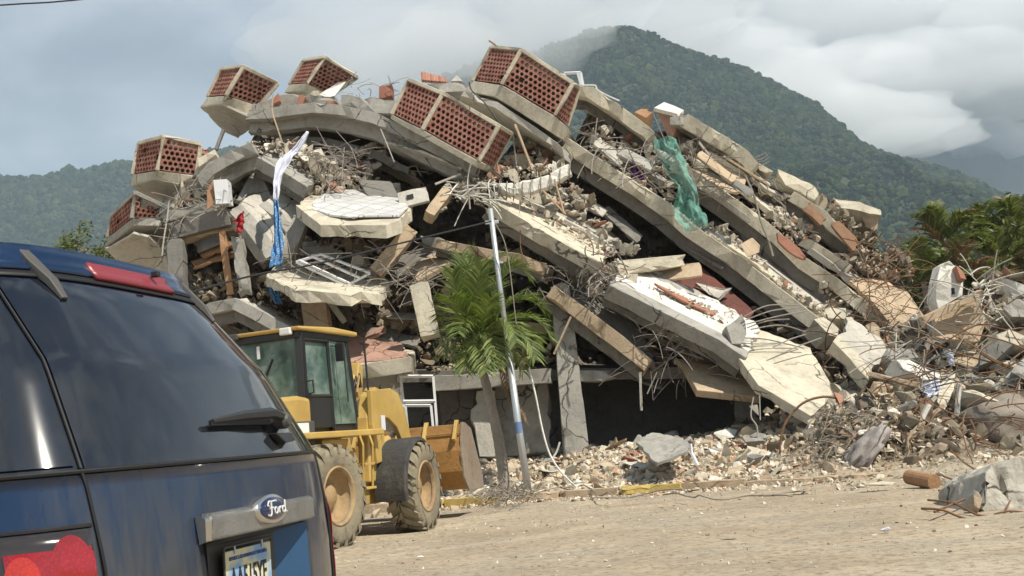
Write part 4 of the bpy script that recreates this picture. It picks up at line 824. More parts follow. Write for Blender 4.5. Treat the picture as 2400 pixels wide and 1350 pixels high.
frame_bars('white window frame lying askew on the debris balcony', [(694, 614), (812, 669), (868, 640), (752, 596)], 21.9, [(700, 610, 818, 664), (730, 600, 845, 652)], w=0.05, name='window_frame', cat='window frame')
frame_bars('small white window frame sticking up behind the biggest balcony', [(1322, 172), (1361, 170), (1367, 200), (1330, 204)], 26.5, [(1354, 171, 1362, 200)], w=0.07, name='window_frame', cat='window frame')
# ================================================================== the dark blue estate car in front of the camera
class Fr:
    def __init__(s, O, rx, ry): s.O = Vector(O); s.rx = Vector(rx).normalized(); s.ry = Vector(ry).normalized(); s.R = Matrix((s.rx, s.ry, (0, 0, 1))).transposed()
    def __call__(s, x, y, z): return s.O + s.rx*x + s.ry*y + Vector((0, 0, z))
TH = math.radians(76.5)
car = Fr((-0.877, 3.483, 0), (-math.sin(TH), math.cos(TH), 0), (-math.cos(TH), -math.sin(TH), 0))   # x forward, y to the car's left
def carpaint():
    m, nt, p = newmat('dark_blue_metallic_paint'); g = N(nt, 'ShaderNodeNewGeometry'); P = g.outputs['Position']
    nz = noise_n(nt, mapped(nt, P, (14, 14, 1.8)), 1.6, 5, 0.65, 0.4)
    sp = N(nt, 'ShaderNodeSeparateXYZ'); nt.links.new(P, sp.inputs[0])
    lo = N(nt, 'ShaderNodeMapRange'); lo.inputs['From Min'].default_value = 1.35; lo.inputs['From Max'].default_value = 0.75; nt.links.new(sp.outputs['Z'], lo.inputs['Value'])
    f = mixc(nt, 1.0, ramp(nt, nz, [(0.35, (0.25, 0.25, 0.25)), (0.60, (1, 1, 1))]), lo.outputs[0], 'MULTIPLY')
    # dust lies thickest on the back panel, little on the flank
    dt = N(nt, 'ShaderNodeVectorMath', operation='DOT_PRODUCT'); nt.links.new(g.outputs['True Normal'], dt.inputs[0]); dt.inputs[1].default_value = (math.sin(TH), -math.cos(TH), 0)
    f = mixc(nt, 1.0, f, ramp(nt, dt.outputs['Value'], [(0.55, (0.03, 0.03, 0.03)), (0.86, (1, 1, 1))]), 'MULTIPLY')
    c = mixc(nt, f, (0.005, 0.028, 0.085), (0.080, 0.077, 0.070))
    nt.links.new(c, p.inputs['Base Color']); p.inputs['Metallic'].default_value = 0.35
    r = mixc(nt, f, (0.22, 0.22, 0.22), (0.6, 0.6, 0.6)); nt.links.new(r, p.inputs['Roughness'])
    p.inputs['Coat Weight'].default_value = 0.7; p.inputs['Coat Roughness'].default_value = 0.09
    return m
def carglass():
    m, nt, p = newmat('dusty_dark_glass'); P = pos(nt)
    nz = noise_n(nt, mapped(nt, P, (8, 8, 2.2)), 1.4, 6, 0.7, 0.5); sp = N(nt, 'ShaderNodeSeparateXYZ'); nt.links.new(P, sp.inputs[0])
    lo = N(nt, 'ShaderNodeMapRange'); lo.inputs['From Min'].default_value = 1.75; lo.inputs['From Max'].default_value = 1.05; nt.links.new(sp.outputs['Z'], lo.inputs['Value'])
    f = mixc(nt, 1.0, ramp(nt, nz, [(0.3, (0.05, 0.05, 0.05)), (0.8, (0.42, 0.42, 0.42))]), lo.outputs[0], 'MULTIPLY')
    sp2 = N(nt, 'ShaderNodeTexVoronoi'); sp2.inputs['Scale'].default_value = 60; nt.links.new(P, sp2.inputs['Vector'])
    f = mixc(nt, ramp(nt, sp2.outputs['Distance'], [(0.04, (0.5, 0.5, 0.5)), (0.09, (0, 0, 0))]), f, (0.6, 0.6, 0.6))
    c = mixc(nt, f, (0.002, 0.005, 0.012), (0.10, 0.095, 0.085)); nt.links.new(c, p.inputs['Base Color'])
    p.inputs['Roughness'].default_value = 0.07; p.inputs['Specular IOR Level'].default_value = 0.9; p.inputs['Coat Weight'].default_value = 0.5; p.inputs['Coat Roughness'].default_value = 0.03
    return m
M['paint'] = carpaint(); M['glass'] = carglass()
M['chrome'] = simple('dusty_chrome', (0.62, 0.60, 0.56), 0.22, 0.95)
M['chromed'] = concrete('dust_filmed_chrome', (0.36, 0.35, 0.33), (0.60, 0.58, 0.54), 0.5, 0.2); M['chromed'].node_tree.nodes['Principled BSDF'].inputs['Metallic'].default_value = 0.75; M['chromed'].node_tree.nodes['Principled BSDF'].inputs['Specular IOR Level'].default_value = 0.6
M['trim'] = simple('black_rubber_trim', (0.012, 0.012, 0.013), 0.55)
M['greyp'] = simple('sunbleached_grey_plastic', (0.075, 0.072, 0.068), 0.55)
def lens(name, c1, c2):
    m, nt, p = newmat(name); v = N(nt, 'ShaderNodeTexVoronoi'); v.inputs['Scale'].default_value = 130; nt.links.new(pos(nt), v.inputs['Vector'])
    nt.links.new(mixc(nt, 0.5, ramp(nt, v.outputs['Distance'], [(0.1, c2), (0.5, c1)]), ramp(nt, noise_n(nt, pos(nt), 9, 3, 0.6), [(0.35, c3(c1, 0.35)), (0.6, c1)])), p.inputs['Base Color'])
    p.inputs['Roughness'].default_value = 0.12; p.inputs['Coat Weight'].default_value = 1.0; bump(nt, p, v.outputs['Distance'], 0.15, 0.003); return m
M['redlens'] = lens('red_lens', (0.30, 0.007, 0.011), (0.52, 0.025, 0.03))
M['darkred'] = lens('deep_red_lens', (0.16, 0.006, 0.010), (0.30, 0.015, 0.02))
M['orangelens'] = lens('orange_red_lens', (0.52, 0.022, 0.010), (0.70, 0.06, 0.02))
M['smoke'] = simple('smoked_lens', (0.030, 0.024, 0.022), 0.12, 0.0, Coat_Weight=1.0)
M['pinklens'] = simple('dusty_red_lens', (0.24, 0.035, 0.045), 0.35)
NE = 3.4; DD = 0.66
def rx_(z): return float(np.interp(z, [0.3, 0.60, 0.9, 1.139, 1.16, 1.45, 1.70, 1.767, 1.85], [0.02, -0.02, -0.012, 0.022, 0.030, 0.175, 0.375, 0.445, 0.475]))
def hw_(z): return float(np.interp(z, [0.3, 0.7, 1.10, 1.16, 1.70, 1.85], [0.90, 0.935, 0.92, 0.905, 0.74, 0.66]))
def tail(y, z, off=0.0):
    """point on the wrap-around tail surface at lateral y and height z"""
    h = hw_(z); s = min(1.0, abs(y)/h); x = rx_(z) + DD*(1-(1-s**NE)**(1/NE)); return (x, y, z)
def tailn(y, z):
    e = 0.004; h = hw_(z); a = math.asin(min(0.9999, min(1, abs(y)/h)**(NE/2)))
    def q(a_, z_): 
        h_ = hw_(z_); return Vector((rx_(z_)+DD*(1-math.cos(a_)**(2/NE)), math.copysign(h_*math.sin(a_)**(2/NE), y if y else 1), z_))
    p = q(a, z); a2 = min(a+0.02, 1.5705); d1 = q(a2, z)-q(max(a2-0.04, 0.0), z); d2 = q(a, z+0.01)-q(a, z-0.01)
    n = d1.cross(d2).normalized(); return n if (n.x < 0 or n.y*y > 0) and n.dot(Vector((-1, y*2, 0.0))) > 0 else -n
def tp(y, z, off=0.0):
    p = Vector(tail(y, z)); p += tailn(y, z)*off; return car(*p)
def patch(ys, zs, off, name, mat, parent, th=0.004, smooth=True):
    """a panel following the tail surface, with thickness"""
    rows = [[tp(y, z, off) for y in ys] for z in zs]
    b = MB(); b.sheet(rows); o = b.build(name, mat, parent, smooth=smooth)
    if th: s = o.modifiers.new('solid', 'SOLIDIFY'); s.thickness = th; s.offset = 0
    return o
suv = empty('parked_car', car(2.2, 0, 0), label='dusty dark blue estate car seen from behind, close at the left', cat='car')
# shell
def outline(z, x1, nf=3.0, df=0.7, k=22, kf=12):
    pts = []; h = hw_(z); x0 = rx_(z)
    for i in range(-k, k+1):
        a = i/k*math.pi/2; s = math.sin(a); pts.append((x0 + DD*(1-max(0, math.cos(a))**(2/NE)), math.copysign(h*abs(s)**(2/NE), s)))
    for i in range(kf+1):
        a = math.pi/2 - i/kf*math.pi; s = math.sin(a); pts.append((x1 - df*(1-max(0, math.cos(a))**(2/nf)), math.copysign(h*abs(s)**(2/nf), s)))
    return pts
b = MB(); zl = [0.34, 0.5, 0.66, 0.82, 0.98, 1.10, 1.135]; xf = [4.70, 4.76, 4.76, 4.72, 4.60, 4.2, 3.9]
rows = []
for z, x in zip(zl, xf): rows.append([car(px, py, z) for px, py in outline(z, x)])
for r in rows: r.append(r[0])
b.sheet(rows); b.add(rows[-1][:-1], [tuple(range(len(rows[-1])-1))]); b.add(rows[0][:-1], [tuple(range(len(rows[0])-1))])
b.build('body', M['paint'], suv, smooth=True)
b = MB(); zl = [1.136, 1.16, 1.30, 1.45, 1.60, 1.70, 1.75, 1.80, 1.83]; rows = []
for z in zl:
    t = (z-1.136)/0.66; rows.append([car(px, py, z) for px, py in outline(z, 3.75-0.95*t, df=0.35)])
for r in rows: r.append(r[0])
b.sheet(rows); gh = b.build('cabin_shell', M['glass'], suv, smooth=True)
b = MB(); top = outline(1.83, 2.80, df=0.35); cxm = 1.6; rows = []
for k in (1.0, 0.985, 0.95, 0.85, 0.6, 0.3, 0.02):
    zz = 1.83 + 0.052*math.sqrt(max(0, 1-k*k)); rows.append([car(cxm+(px-cxm)*k, py*k, zz) for px, py in top])
for r in rows: r.append(r[0])
b.sheet(rows); b.build('roof', M['paint'], suv, smooth=True)
lin = lambda a, b_, n: [a+(b_-a)*i/(n-1) for i in range(n)]
# painted roof edge (spoiler) above the glass
patch(lin(-0.64, 0.64, 30), [1.745, 1.775, 1.805, 1.832], 0.012, 'rear_spoiler', M['paint'], suv, th=0.02)
patch(lin(-0.63, 0.63, 30), [1.722, 1.742], 0.010, 'glass_top_trim', M['trim'], suv)
# rear window with its black surround
ye = lambda z: 0.713-0.225*max(0, z-1.15)
b = MB(); b.sheet([[tp(ye(z)*0.988*k, z, 0.006) for k in lin(-1, 1, 40)] for z in lin(1.1475, 1.728, 16)]); o = b.build('rear_window', M['glass'], suv, smooth=True)
for s in (-1, 1):
    ys = [s*v for v in lin(0.722, 0.885, 12)]
    rows = []
    for z in lin(1.158, 1.735, 14):
        h = hw_(z); y0 = ye(z)+0.012
        rows.append([tp(s*min(y0+(h*0.9985-y0)*i/11, h*0.9985), z, 0.006) for i in range(12)])
    bb = MB(); bb.sheet(rows); bb.build('corner_window', M['glass'], suv, smooth=True)
def seam(pts, name='panel_gap', r=0.0045, mat='trim'):
    MB().tube([tp(y, z, 0.0045) for y, z in pts], r, 6).build(name, M[mat], suv)
seam([(y, 1.142) for y in lin(-0.86, 0.86, 50)], r=0.0060)
for s in (-1, 1):
    seam([(s*ye(z), z) for z in lin(1.15, 1.73, 16)])
    seam([(s*(0.713-(1.146-z)*0.05), z) for z in lin(1.146, 0.5, 16)])
    seam([(s*y, 1.004) for y in lin(0.716, 0.925, 12)], r=0.006)
# left flank: second side window edge and door gap
b = MB(); b.tube([car(rx_(z)+0.76, hw_(z)+0.003, z) for z in lin(0.5, 1.74, 14)], 0.006, 6); b.build('door_gap', M['trim'], suv)
b = MB(); b.tube([car(rx_(1.15)+x, hw_(1.15)+0.002, 1.148) for x in lin(0.55, 3.0, 8)], 0.009, 6); b.build('window_trim', M['trim'], suv)
# tail lamps
for s in (-1, 1):
    lamp = patch([s*v for v in lin(0.722, 0.92, 14)], lin(0.60, 0.996, 10), 0.006, 'tail_lamp', M['smoke'], suv, th=0.01)
    def blob(cy, cz, ry, rz, mat, nm, off):
        rows = []
        for k in (1, 0.9, 0.7, 0.4, 0.01):
            rows.append([tp(s*min(max(cy+ry*k*math.cos(a), 0.725), 0.919), cz+rz*k*math.sin(a), off+0.003*(1-k*k)) for a in lin(0, 2*math.pi, 28)])
        bb = MB(); bb.sheet(rows); bb.build(nm, M[mat], lamp, smooth=True)
    patch([s*v for v in lin(0.728, 0.866, 14)], lin(0.60, 0.952, 8), 0.0150, 'lens_body', M['redlens'], lamp, th=0.003)
    blob(0.768, 0.900, 0.040, 0.085, 'redlens', 'brake_lens', 0.018)
    blob(0.846, 0.875, 0.024, 0.070, 'orangelens', 'marker_lens', 0.018)
    blob(0.806, 0.880, 0.034, 0.072, 'redlens', 'inner_lens', 0.0165)
    blob(0.80, 0.73, 0.072, 0.085, 'redlens', 'lower_lens', 0.017)
    blob(0.7275, 0.88, 0.006, 0.06, 'redlens', 'edge_reflector', 0.017)
# third brake light, hinges, washer nozzle
patch(lin(-0.225, 0.225, 14), [1.735, 1.755, 1.775, 1.797], 0.020, 'high_brake_light', M['pinklens'], suv, th=0.015)
b = MB(); b.box(tp(-0.12, 1.790, 0.05), (0.03, 0.02, 0.022), car.R); b.build('washer_nozzle', M['blackp'], suv, bevel=0.005)
for y in (0.44, -0.41):
    b = MB(); w_ = 0.026
    A = [(y, 1.812), (y, 1.765), (y+0.0, 1.70), (y, 1.65)]; wd = [0.018, 0.022, 0.018, 0.012]; hh = [0.022, 0.036, 0.028, 0.016]
    rows = []
    for (yy, z), w_, h_ in zip(A, wd, hh):
        rows.append([tp(yy-w_, z, 0.008), tp(yy-w_*0.8, z, h_), tp(yy+w_*0.8, z, h_), tp(yy+w_, z, 0.008)])
    b.sheet(rows); b.add([rows[0][0], rows[0][1], rows[0][2], rows[0][3]], [(0, 1, 2, 3)]); b.add(rows[-1], [(0, 1, 2, 3)])
    b.build('glass_hinge', M['greyp'], suv, bevel=0.003)
# wiper and pull handle on the window
b = MB(); b.tube([tp(-0.30, 1.255, 0.045), tp(-0.20, 1.262, 0.055), tp(-0.02, 1.262, 0.040), tp(0.17, 1.250, 0.03)], [0.016, 0.020, 0.016, 0.007], 6); wp = b.build('wiper_arm', M['blackp'], suv)
b = MB(); b.box(tp(-0.02, 1.247, 0.025), (0.01, 0.40, 0.016), car.R); b.build('wiper_blade', M['trim'], wp)
b = MB(); b.lathe([(0.030, -0.02), (0.030, 0.03), (0.018, 0.045), (0.0, 0.047)], car.R @ Matrix.Rotation(-math.pi/2, 3, 'Y'), tp(-0.31, 1.253, 0.02), 14); b.build('wiper_pivot', M['greyp'], wp)
b = MB(); P = [tp(-0.20, 1.215, 0.006), tp(-0.33, 1.215, 0.006), tp(-0.33, 1.185, 0.006), tp(-0.24, 1.178, 0.006)]; b.prism(P, car.R @ Vector((-0.035, 0, 0))); b.build('window_handle', M['blackp'], suv, bevel=0.006)
# chrome bar over the number plate recess
def bar(ya, yb, z0, z1, off0, off1, name, mat, n=20, bev=0.006):
    rows = []
    for y in lin(ya, yb, n): rows.append([tp(y, z0, 0.002), tp(y, z0+0.004, off0), tp(y, z1-0.012, off1), tp(y, z1, off1*0.6), tp(y, z1, 0.002)])
    b = MB(); b.sheet(rows); b.add(rows[0], [(0, 1, 2, 3, 4)]); b.add(rows[-1], [(0, 1, 2, 3, 4)]); return b.build(name, M[mat], suv, bevel=bev)
bar(0.335, -0.352, 0.908, 0.99, 0.030, 0.038, 'chrome_bar', 'chromed')
bar(0.368, 0.334, 0.906, 0.984, 0.026, 0.036, 'chrome_bar_end', 'chrome', n=4)
# badge: chrome oval, dark blue face, script word
def oval(cy, cz, ry, rz, off, dome, name, mat, parent, n=36):
    rows = [[tp(cy+ry*k*math.cos(a), cz+rz*k*math.sin(a), off + dome*(1-k**4)) for a in lin(0, 2*math.pi, n)] for k in (1, 0.97, 0.9, 0.7, 0.4, 0.01)]
    b = MB(); b.sheet([[tp(cy+ry*math.cos(a), cz+rz*math.sin(a), 0.0) for a in lin(0, 2*math.pi, n)]] + rows); return b.build(name, mat, parent, smooth=True)
bdg = oval(-0.012, 0.968, 0.102, 0.046, 0.045, 0.008, 'badge', M['chrome'], suv)
oval(-0.012, 0.968, 0.090, 0.036, 0.050, 0.010, 'badge_face', simple('badge_blue', (0.008, 0.014, 0.06), 0.25, 0.0, Coat_Weight=1.0), bdg)
STR = {'F': [[(-.58, .42), (-.50, .62), (-.30, .58), (-.05, .62), (.02, .55)], [(-.36, .58), (-.38, .2), (-.44, -.35), (-.54, -.52), (-.66, -.44)], [(-.50, .05), (-.36, .10), (-.22, .08)], [(-.58, .42), (-.62, .30), (-.54, .24)]],
       'o': [[(-.12, .08), (-.20, -.10), (-.18, -.34), (-.08, -.40), (.0, -.28), (.02, -.06), (-.05, .08), (-.12, .08)]],
       'r': [[(.12, .10), (.13, -.38)], [(.13, -.10), (.20, .06), (.29, .08)]],
       'd': [[(.52, .06), (.42, .08), (.35, -.10), (.36, -.32), (.45, -.40), (.55, -.25)], [(.62, .56), (.56, .0), (.56, -.34), (.66, -.40)]]}
b = MB()
for ch in STR.values():
    for s_ in ch: b.tube([tp(-0.012 - sx*0.098, 0.966+sy*0.040, 0.0615) for sx, sy in s_], 0.0030, 5)
b.build('badge_lettering', simple('badge_silver', (0.75, 0.75, 0.73), 0.3, 0.2), bdg)
# plate recess, plate
rec = MB(); z0, z1 = 0.60, 0.905; yl, yr = 0.335, -0.335
rows = []
dpt = 0.075
for z in (z0, z1): pass
A = [tp(yl, z1, 0.003), tp(yr, z1, 0.003), tp(yr, z0, 0.003), tp(yl, z0, 0.003)]
Bk = [car(*(Vector(tail(y, z)) + Vector((dpt, 0, 0)))) for y, z in ((yl-0.05, z1-0.02), (yr+0.11, z1-0.02), (yr+0.11, z0), (yl-0.05, z0))]
body = bpy.data.objects['body']
# cut the recess out of the shell
cut = MB(); cu = [car(-0.2, yl, z0), car(-0.2, yr, z0), car(-0.2, yr, z1), car(-0.2, yl, z1)]; cut.prism(cu, car.R @ Vector((0.2+dpt+0.012, 0, 0)))
co = cut.build('cutter', M['trim']); bm_ = body.modifiers.new('recess', 'BOOLEAN'); bm_.object = co; bm_.solver = 'EXACT'
bpy.context.view_layer.update(); dg = bpy.context.evaluated_depsgraph_get(); nm_ = bpy.data.meshes.new_from_object(body.evaluated_get(dg)); body.modifiers.clear(); body.data = nm_; bpy.data.objects.remove(co)
rec.add(A+Bk, [(0, 1, 5, 4), (3, 0, 4, 7), (2, 3, 7, 6)], 0); rec.add(Bk, [(0, 1, 2, 3)], 0); rec.add(A+Bk, [(1, 2, 6, 5)], 1)
rp = rec.build('plate_recess', [M['greyp'], simple('clean_blue_paint', (0.035, 0.095, 0.20), 0.35, 0.2)], suv)
plate_x = rx_(0.8)+dpt-0.022; pl = MB(); cpy, pw, ph_, pz = 0.012, 0.155, 0.155, 0.862
def pp(y, z, o=0.0): return car(plate_x-o, cpy+y, z)
pl.prism([pp(pw, pz-ph_), pp(-pw, pz-ph_), pp(-pw, pz), pp(pw, pz)], car.R @ Vector((-0.004, 0, 0)))
mpl, ntp, ppn = newmat('number_plate_face'); Pn = pos(ntp); spx = N(ntp, 'ShaderNodeVectorMath', operation='DOT_PRODUCT'); ntp.links.new(Pn, spx.inputs[0]); spx.inputs[1].default_value = (math.cos(TH)*8, math.sin(TH)*8, -3)
ntp.links.new(ramp(ntp, noise_n(ntp, mapped(ntp, Pn, (9, 9, 9)), 1.0, 2, 0.4), [(0.40, (0.70, 0.68, 0.60)), (0.52, (0.72, 0.66, 0.36)), (0.62, (0.25, 0.42, 0.66))]), ppn.inputs['Base Color']); ppn.inputs['Roughness'].default_value = 0.4
plo = pl.build('number_plate', mpl, suv, bevel=0.002)
def text(s, size, at, name, mat, parent, sx=1.0, align='CENTER'):
    cu = bpy.data.curves.new('t', 'FONT'); cu.body = s; cu.size = size; cu.align_x = align; cu.extrude = 0.0008; cu.offset = size*0.012
    o = bpy.data.objects.new('t', cu); COL.objects.link(o); bpy.context.view_layer.update()
    me = bpy.data.meshes.new_from_object(o.evaluated_get(bpy.context.evaluated_depsgraph_get())); bpy.data.objects.remove(o)
    b = MB(); b.add([at(v.co.x*sx, v.co.y, v.co.z) for v in me.vertices], [tuple(p.vertices) for p in me.polygons]); return b.build(name, mat, parent)
text('REPUBLICA BOLIVARIANA DE VENEZUELA', 0.0165, lambda x, y, z: pp(-x, pz-0.030+y, 0.0052+z), 'plate_header', simple('plate_blue', (0.05, 0.10, 0.30), 0.5), plo, sx=0.80)
text('AA515YF', 0.098, lambda x, y, z: pp(-x, pz-0.122+y, 0.0052+z), 'plate_number', simple('plate_black', (0.02, 0.02, 0.022), 0.5), plo, sx=0.62)
for y in (0.09, -0.09): MB().tube([pp(y, pz+0.012, 0.006), pp(y, pz-0.012, 0.008)], 0.004, 6).build('plate_wire', M['steel'], plo)
fr_ = MB()
for a_, b2 in (((pw, pz-ph_), (pw, pz+0.014)), ((pw, pz+0.014), (-pw, pz+0.014)), ((-pw, pz+0.014), (-pw, pz-0.002))): fr_.tube([pp(*a_, 0.006), pp(*b2, 0.006)], 0.004, 5)
fr_.build('plate_frame', M['greyp'], plo)
# bumper and wheels
b = MB(); rows = []
for z in lin(0.36, 0.60, 6):
    rows.append([car(*(Vector(tail(y, z)) + Vector((-0.07 if 0.40 < z < 0.57 else -0.05, 0, 0)))) for y in lin(-0.93, 0.93, 30)])
b.sheet(rows); bo = b.build('rear_bumper', M['greyp'], suv, smooth=True); s_ = bo.modifiers.new('s', 'SOLIDIFY'); s_.thickness = 0.03
M['tyre'] = concrete('dusty_tyre', (0.045, 0.043, 0.04), (0.30, 0.25, 0.17), 0.75, 0.85)
for x in (0.95, 3.8):
    for s in (-1, 1):
        Rw = car.R @ Matrix.Rotation(-s*math.pi/2, 3, 'X')
        b = MB(); b.lathe([(0.22, -0.12), (0.34, -0.12), (0.38, -0.08), (0.385, 0.08), (0.34, 0.12), (0.22, 0.12)], Rw, car(x, s*0.81, 0.385), 28, close=False)
        wo = b.build('wheel', M['tyre'], suv, smooth=True)
        b = MB(); b.lathe([(0.225, 0.11), (0.20, 0.05), (0.05, 0.07), (0.0, 0.07)], Rw, car(x, s*0.81, 0.385), 20); b.build('rim', M['chrome'], wo, smooth=True)
# ================================================================== wheel loader
def yellow():
    m, nt, p = newmat('worn_yellow_paint'); P = pos(nt); a = noise_n(nt, P, 1.6, 5, 0.65); b = noise_n(nt, P, 7, 6, 0.75, 0.4)
    c = ramp(nt, a, [(0.3, (0.42, 0.27, 0.07)), (0.55, (0.53, 0.36, 0.10)), (0.75, (0.57, 0.42, 0.17))])
    c = mixc(nt, ramp(nt, b, [(0.52, (0, 0, 0)), (0.68, (0.75, 0.75, 0.75))]), c, (0.40, 0.29, 0.16))
    c = mixc(nt, ramp(nt, noise_n(nt, P, 16, 4, 0.8), [(0.66, (0, 0, 0)), (0.72, (0.8, 0.8, 0.8))]), c, (0.09, 0.05, 0.03))
    nt.links.new(c, p.inputs['Base Color']); p.inputs['Roughness'].default_value = 0.5; return m
M['yellow'] = yellow()
M['bucket'] = concrete('rubbed_orange_bucket_steel', (0.36, 0.195, 0.065), (0.12, 0.065, 0.04), 0.75, 0.6)
M['bucket2'] = concrete('scraped_bucket_cheek', (0.29, 0.235, 0.18), (0.16, 0.08, 0.05), 0.6, 0.6)
M['rimy'] = concrete('dusty_yellow_rim', (0.40, 0.28, 0.15), (0.24, 0.13, 0.08), 0.9, 0.6)
M['tyred'] = concrete('mud_caked_tyre', (0.27, 0.235, 0.165), (0.06, 0.055, 0.05), 0.75, 0.9)
M['cabdark'] = simple('cab_dark_frame', (0.022, 0.022, 0.022), 0.45)
mg, ng, pg = newmat('green_tinted_cab_glass'); pg.inputs['Base Color'].default_value = (0.25, 0.42, 0.36, 1); pg.inputs['Transmission Weight'].default_value = 0.0; pg.inputs['Roughness'].default_value = 0.12; pg.inputs['Alpha'].default_value = 0.55
M['cabglass'] = mg; ng.links.new(ramp(ng, noise_n(ng, pos(ng), 3, 4, 0.6), [(0.4, (0.08, 0.14, 0.12)), (0.65, (0.30, 0.40, 0.34))]), pg.inputs['Base Color'])
def hd(O, deg):
    t = math.radians(deg); return Fr(O, (math.cos(t), -math.sin(t), 0), (math.sin(t), math.cos(t), 0))     # x to the right, y forward
rf = hd((-2.22, 12.75, 0), 22); FO = rf(-0.06, 2.36, -0.06); ff = hd(FO, 14)
ldr = empty('wheel_loader', rf(-1, 1.2, 0), label='muddy yellow wheel loader parked between the blue car and the ruin', cat='wheel loader')
def bx(fr, x0, x1, y0, y1, z0, z1, name, mat, par=None, bevel=0.015, **k):
    b = MB(); b.box(fr((x0+x1)/2, (y0+y1)/2, (z0+z1)/2), (x1-x0, y1-y0, z1-z0), fr.R); return b.build(name, M[mat], par or ldr, bevel=bevel)
def side(fr, x0, x1, prof, name, mat, par=None, bevel=0.012):
    b = MB(); b.prism([fr(x0, y, z) for y, z in prof], fr.R @ Vector((x1-x0, 0, 0))); return b.build(name, M[mat], par or ldr, bevel=bevel)
def wheel(fr, xo, y, R_=0.61, wd=0.42, sgn=1, steer=0):
    c = fr(xo - sgn*wd/2, y, R_); Rw = fr.R @ Matrix.Rotation(sgn*math.pi/2, 3, 'Y'); h = wd/2
    b = MB(); b.lathe([(0.30, h*0.75), (0.36, h*0.92), (0.50, h*1.0), (0.565, h*0.93), (0.575, h*0.8), (0.585, 0), (0.575, -h*0.8), (0.5, -h), (0.30, -h*0.75)], Rw, c, 40)
    wo = b.build('wheel', M['tyred'], ldr, smooth=True)
    b = MB(); nl = 19
    for k in range(nl):
        for s in (-1, 1):
            a0 = (k + (0.5 if s > 0 else 0))*2*math.pi/nl; pts = []
            for t, da in ((0.02, 0.0), (0.5, 0.10), (1.0, 0.24)):
                for dz in (-0.048, 0.048):
                    a = a0 + da + dz/0.6
                    for r in (0.575, 0.622 if t < 0.9 else 0.60): pts.append(c + Rw @ Vector((r*math.cos(a), r*math.sin(a), s*h*0.99*t)))
            # pts order: t0(d-,r0,r1)(d+,r0,r1) ...
            fs = []
            for i in range(2):
                o = i*4; fs += [(o+1, o+3, o+7, o+5), (o, o+1, o+5, o+4), (o+2, o+6, o+7, o+3)]
            fs += [(0, 2, 3, 1), (8, 9, 11, 10)]
            b.add(pts, fs)
            # shoulder part of the lug running down the side wall
            q = pts[8:12]; a = a0+0.24; n_ = [c + Rw @ Vector((0.50*math.cos(a+dz/0.6+0.05), 0.50*math.sin(a+dz/0.6+0.05), s*h*1.03)) for dz in (-0.03, 0.03)]
            b.add([q[1], q[3], n_[1], n_[0]], [(0, 1, 2, 3)])
    b.build('tyre_tread', M['tyred'], wo)
    b = MB(); b.lathe([(0.355, h*0.90), (0.345, h*0.97), (0.325, h*0.95), (0.31, h*0.7), (0.29, h*0.15), (0.17, h*0.05), (0.13, h*0.35), (0.0, h*0.38)], Rw, c, 32)
    b.build('rim', M['rimy'], wo, smooth=True)
for sgn, xo in ((1, 0.0), (-1, -1.95)):
    wheel(rf, xo, 0, sgn=sgn); wheel(ff, xo, 0, sgn=sgn)
# rear frame, engine hood, counterweight
bx(rf, -1.45, -0.50, -1.0, 1.2, 0.62, 1.12, 'rear_frame', 'yellow')
bx(rf, -1.70, -0.26, -0.35, 1.60, 1.30, 1.38, 'platform', 'yellow')
side(rf, -1.62, -0.42, [(-1.35, 1.0), (0.14, 1.0), (0.14, 1.80), (-0.1, 1.83), (-1.0, 1.78), (-1.35, 1.62)], 'engine_hood', 'yellow', bevel=0.05)
bx(rf, -0.60, -0.40, -0.9, 0.16, 1.02, 1.52, 'engine_side_panel', 'greyp')
bx(rf, -0.405, -0.395, -0.30, 0.02, 1.30, 1.50, 'side_sticker', 'paintw', bevel=0)
side(rf, -0.62, -0.40, [(0.30, 0.86), (0.75, 0.86), (0.92, 1.28), (0.30, 1.28)], 'fuel_tank', 'yellow')
side(rf, -1.45, -0.45, [(-1.55, 0.7), (-1.2, 0.7), (-1.2, 1.5), (-1.55, 1.4)], 'counterweight', 'yellow', bevel=0.04)
# steps
for yy in (0.92, 1.16):
    MB().tube([rf(-0.24, yy, 1.30), rf(-0.20, yy, 1.18), rf(-0.24, yy, 0.62)], 0.016, 6).build('step_rail', M['yellow'], ldr)
for zz in (0.62, 0.92): bx(rf, -0.34, -0.18, 0.92, 1.16, zz, zz+0.03, 'step', 'yellow', bevel=0.004)
# cab
X0, X1, Y0_, Y1_, ZB, ZT = -1.72, -0.60, 0.22, 1.42, 1.38, 2.66
cab = bx(rf, X0+0.05, X1-0.03, Y0_, Y1_+0.1, ZB, ZB+0.10, 'cab_floor', 'cabdark')
def post(x, y, x2, y2, w=0.075, nm='cab_post'):
    b = MB(); a = rf(x, y, ZB); t = rf(x2, y2, ZT); b.tube([a, t], w*0.62, 4); return b.build(nm, M['cabdark'], ldr, bevel=0.006)
post(X1, Y0_, X1-0.04, Y0_+0.06, 0.10); post(X0, Y0_, X0+0.04, Y0_+0.06, 0.10); post(X1, 0.90, X1-0.04, 0.92, 0.055)
post(X1-0.02, Y1_+0.10, X1-0.06, Y1_-0.02, 0.09); post(X0+0.02, Y1_+0.10, X0+0.06, Y1_-0.02, 0.09)
side(rf, X0-0.02, X1+0.06, [(Y0_-0.06, ZT), (Y1_+0.12, ZT-0.02), (Y1_+0.14, ZT+0.04), (Y0_+0.75, ZT+0.075), (Y0_-0.08, ZT+0.045)], 'cab_roof', 'yellow', bevel=0.03)
bx(rf, X0+0.02, X1, Y0_-0.02, Y1_+0.05, ZT-0.09, ZT, 'roof_frame', 'cabdark')
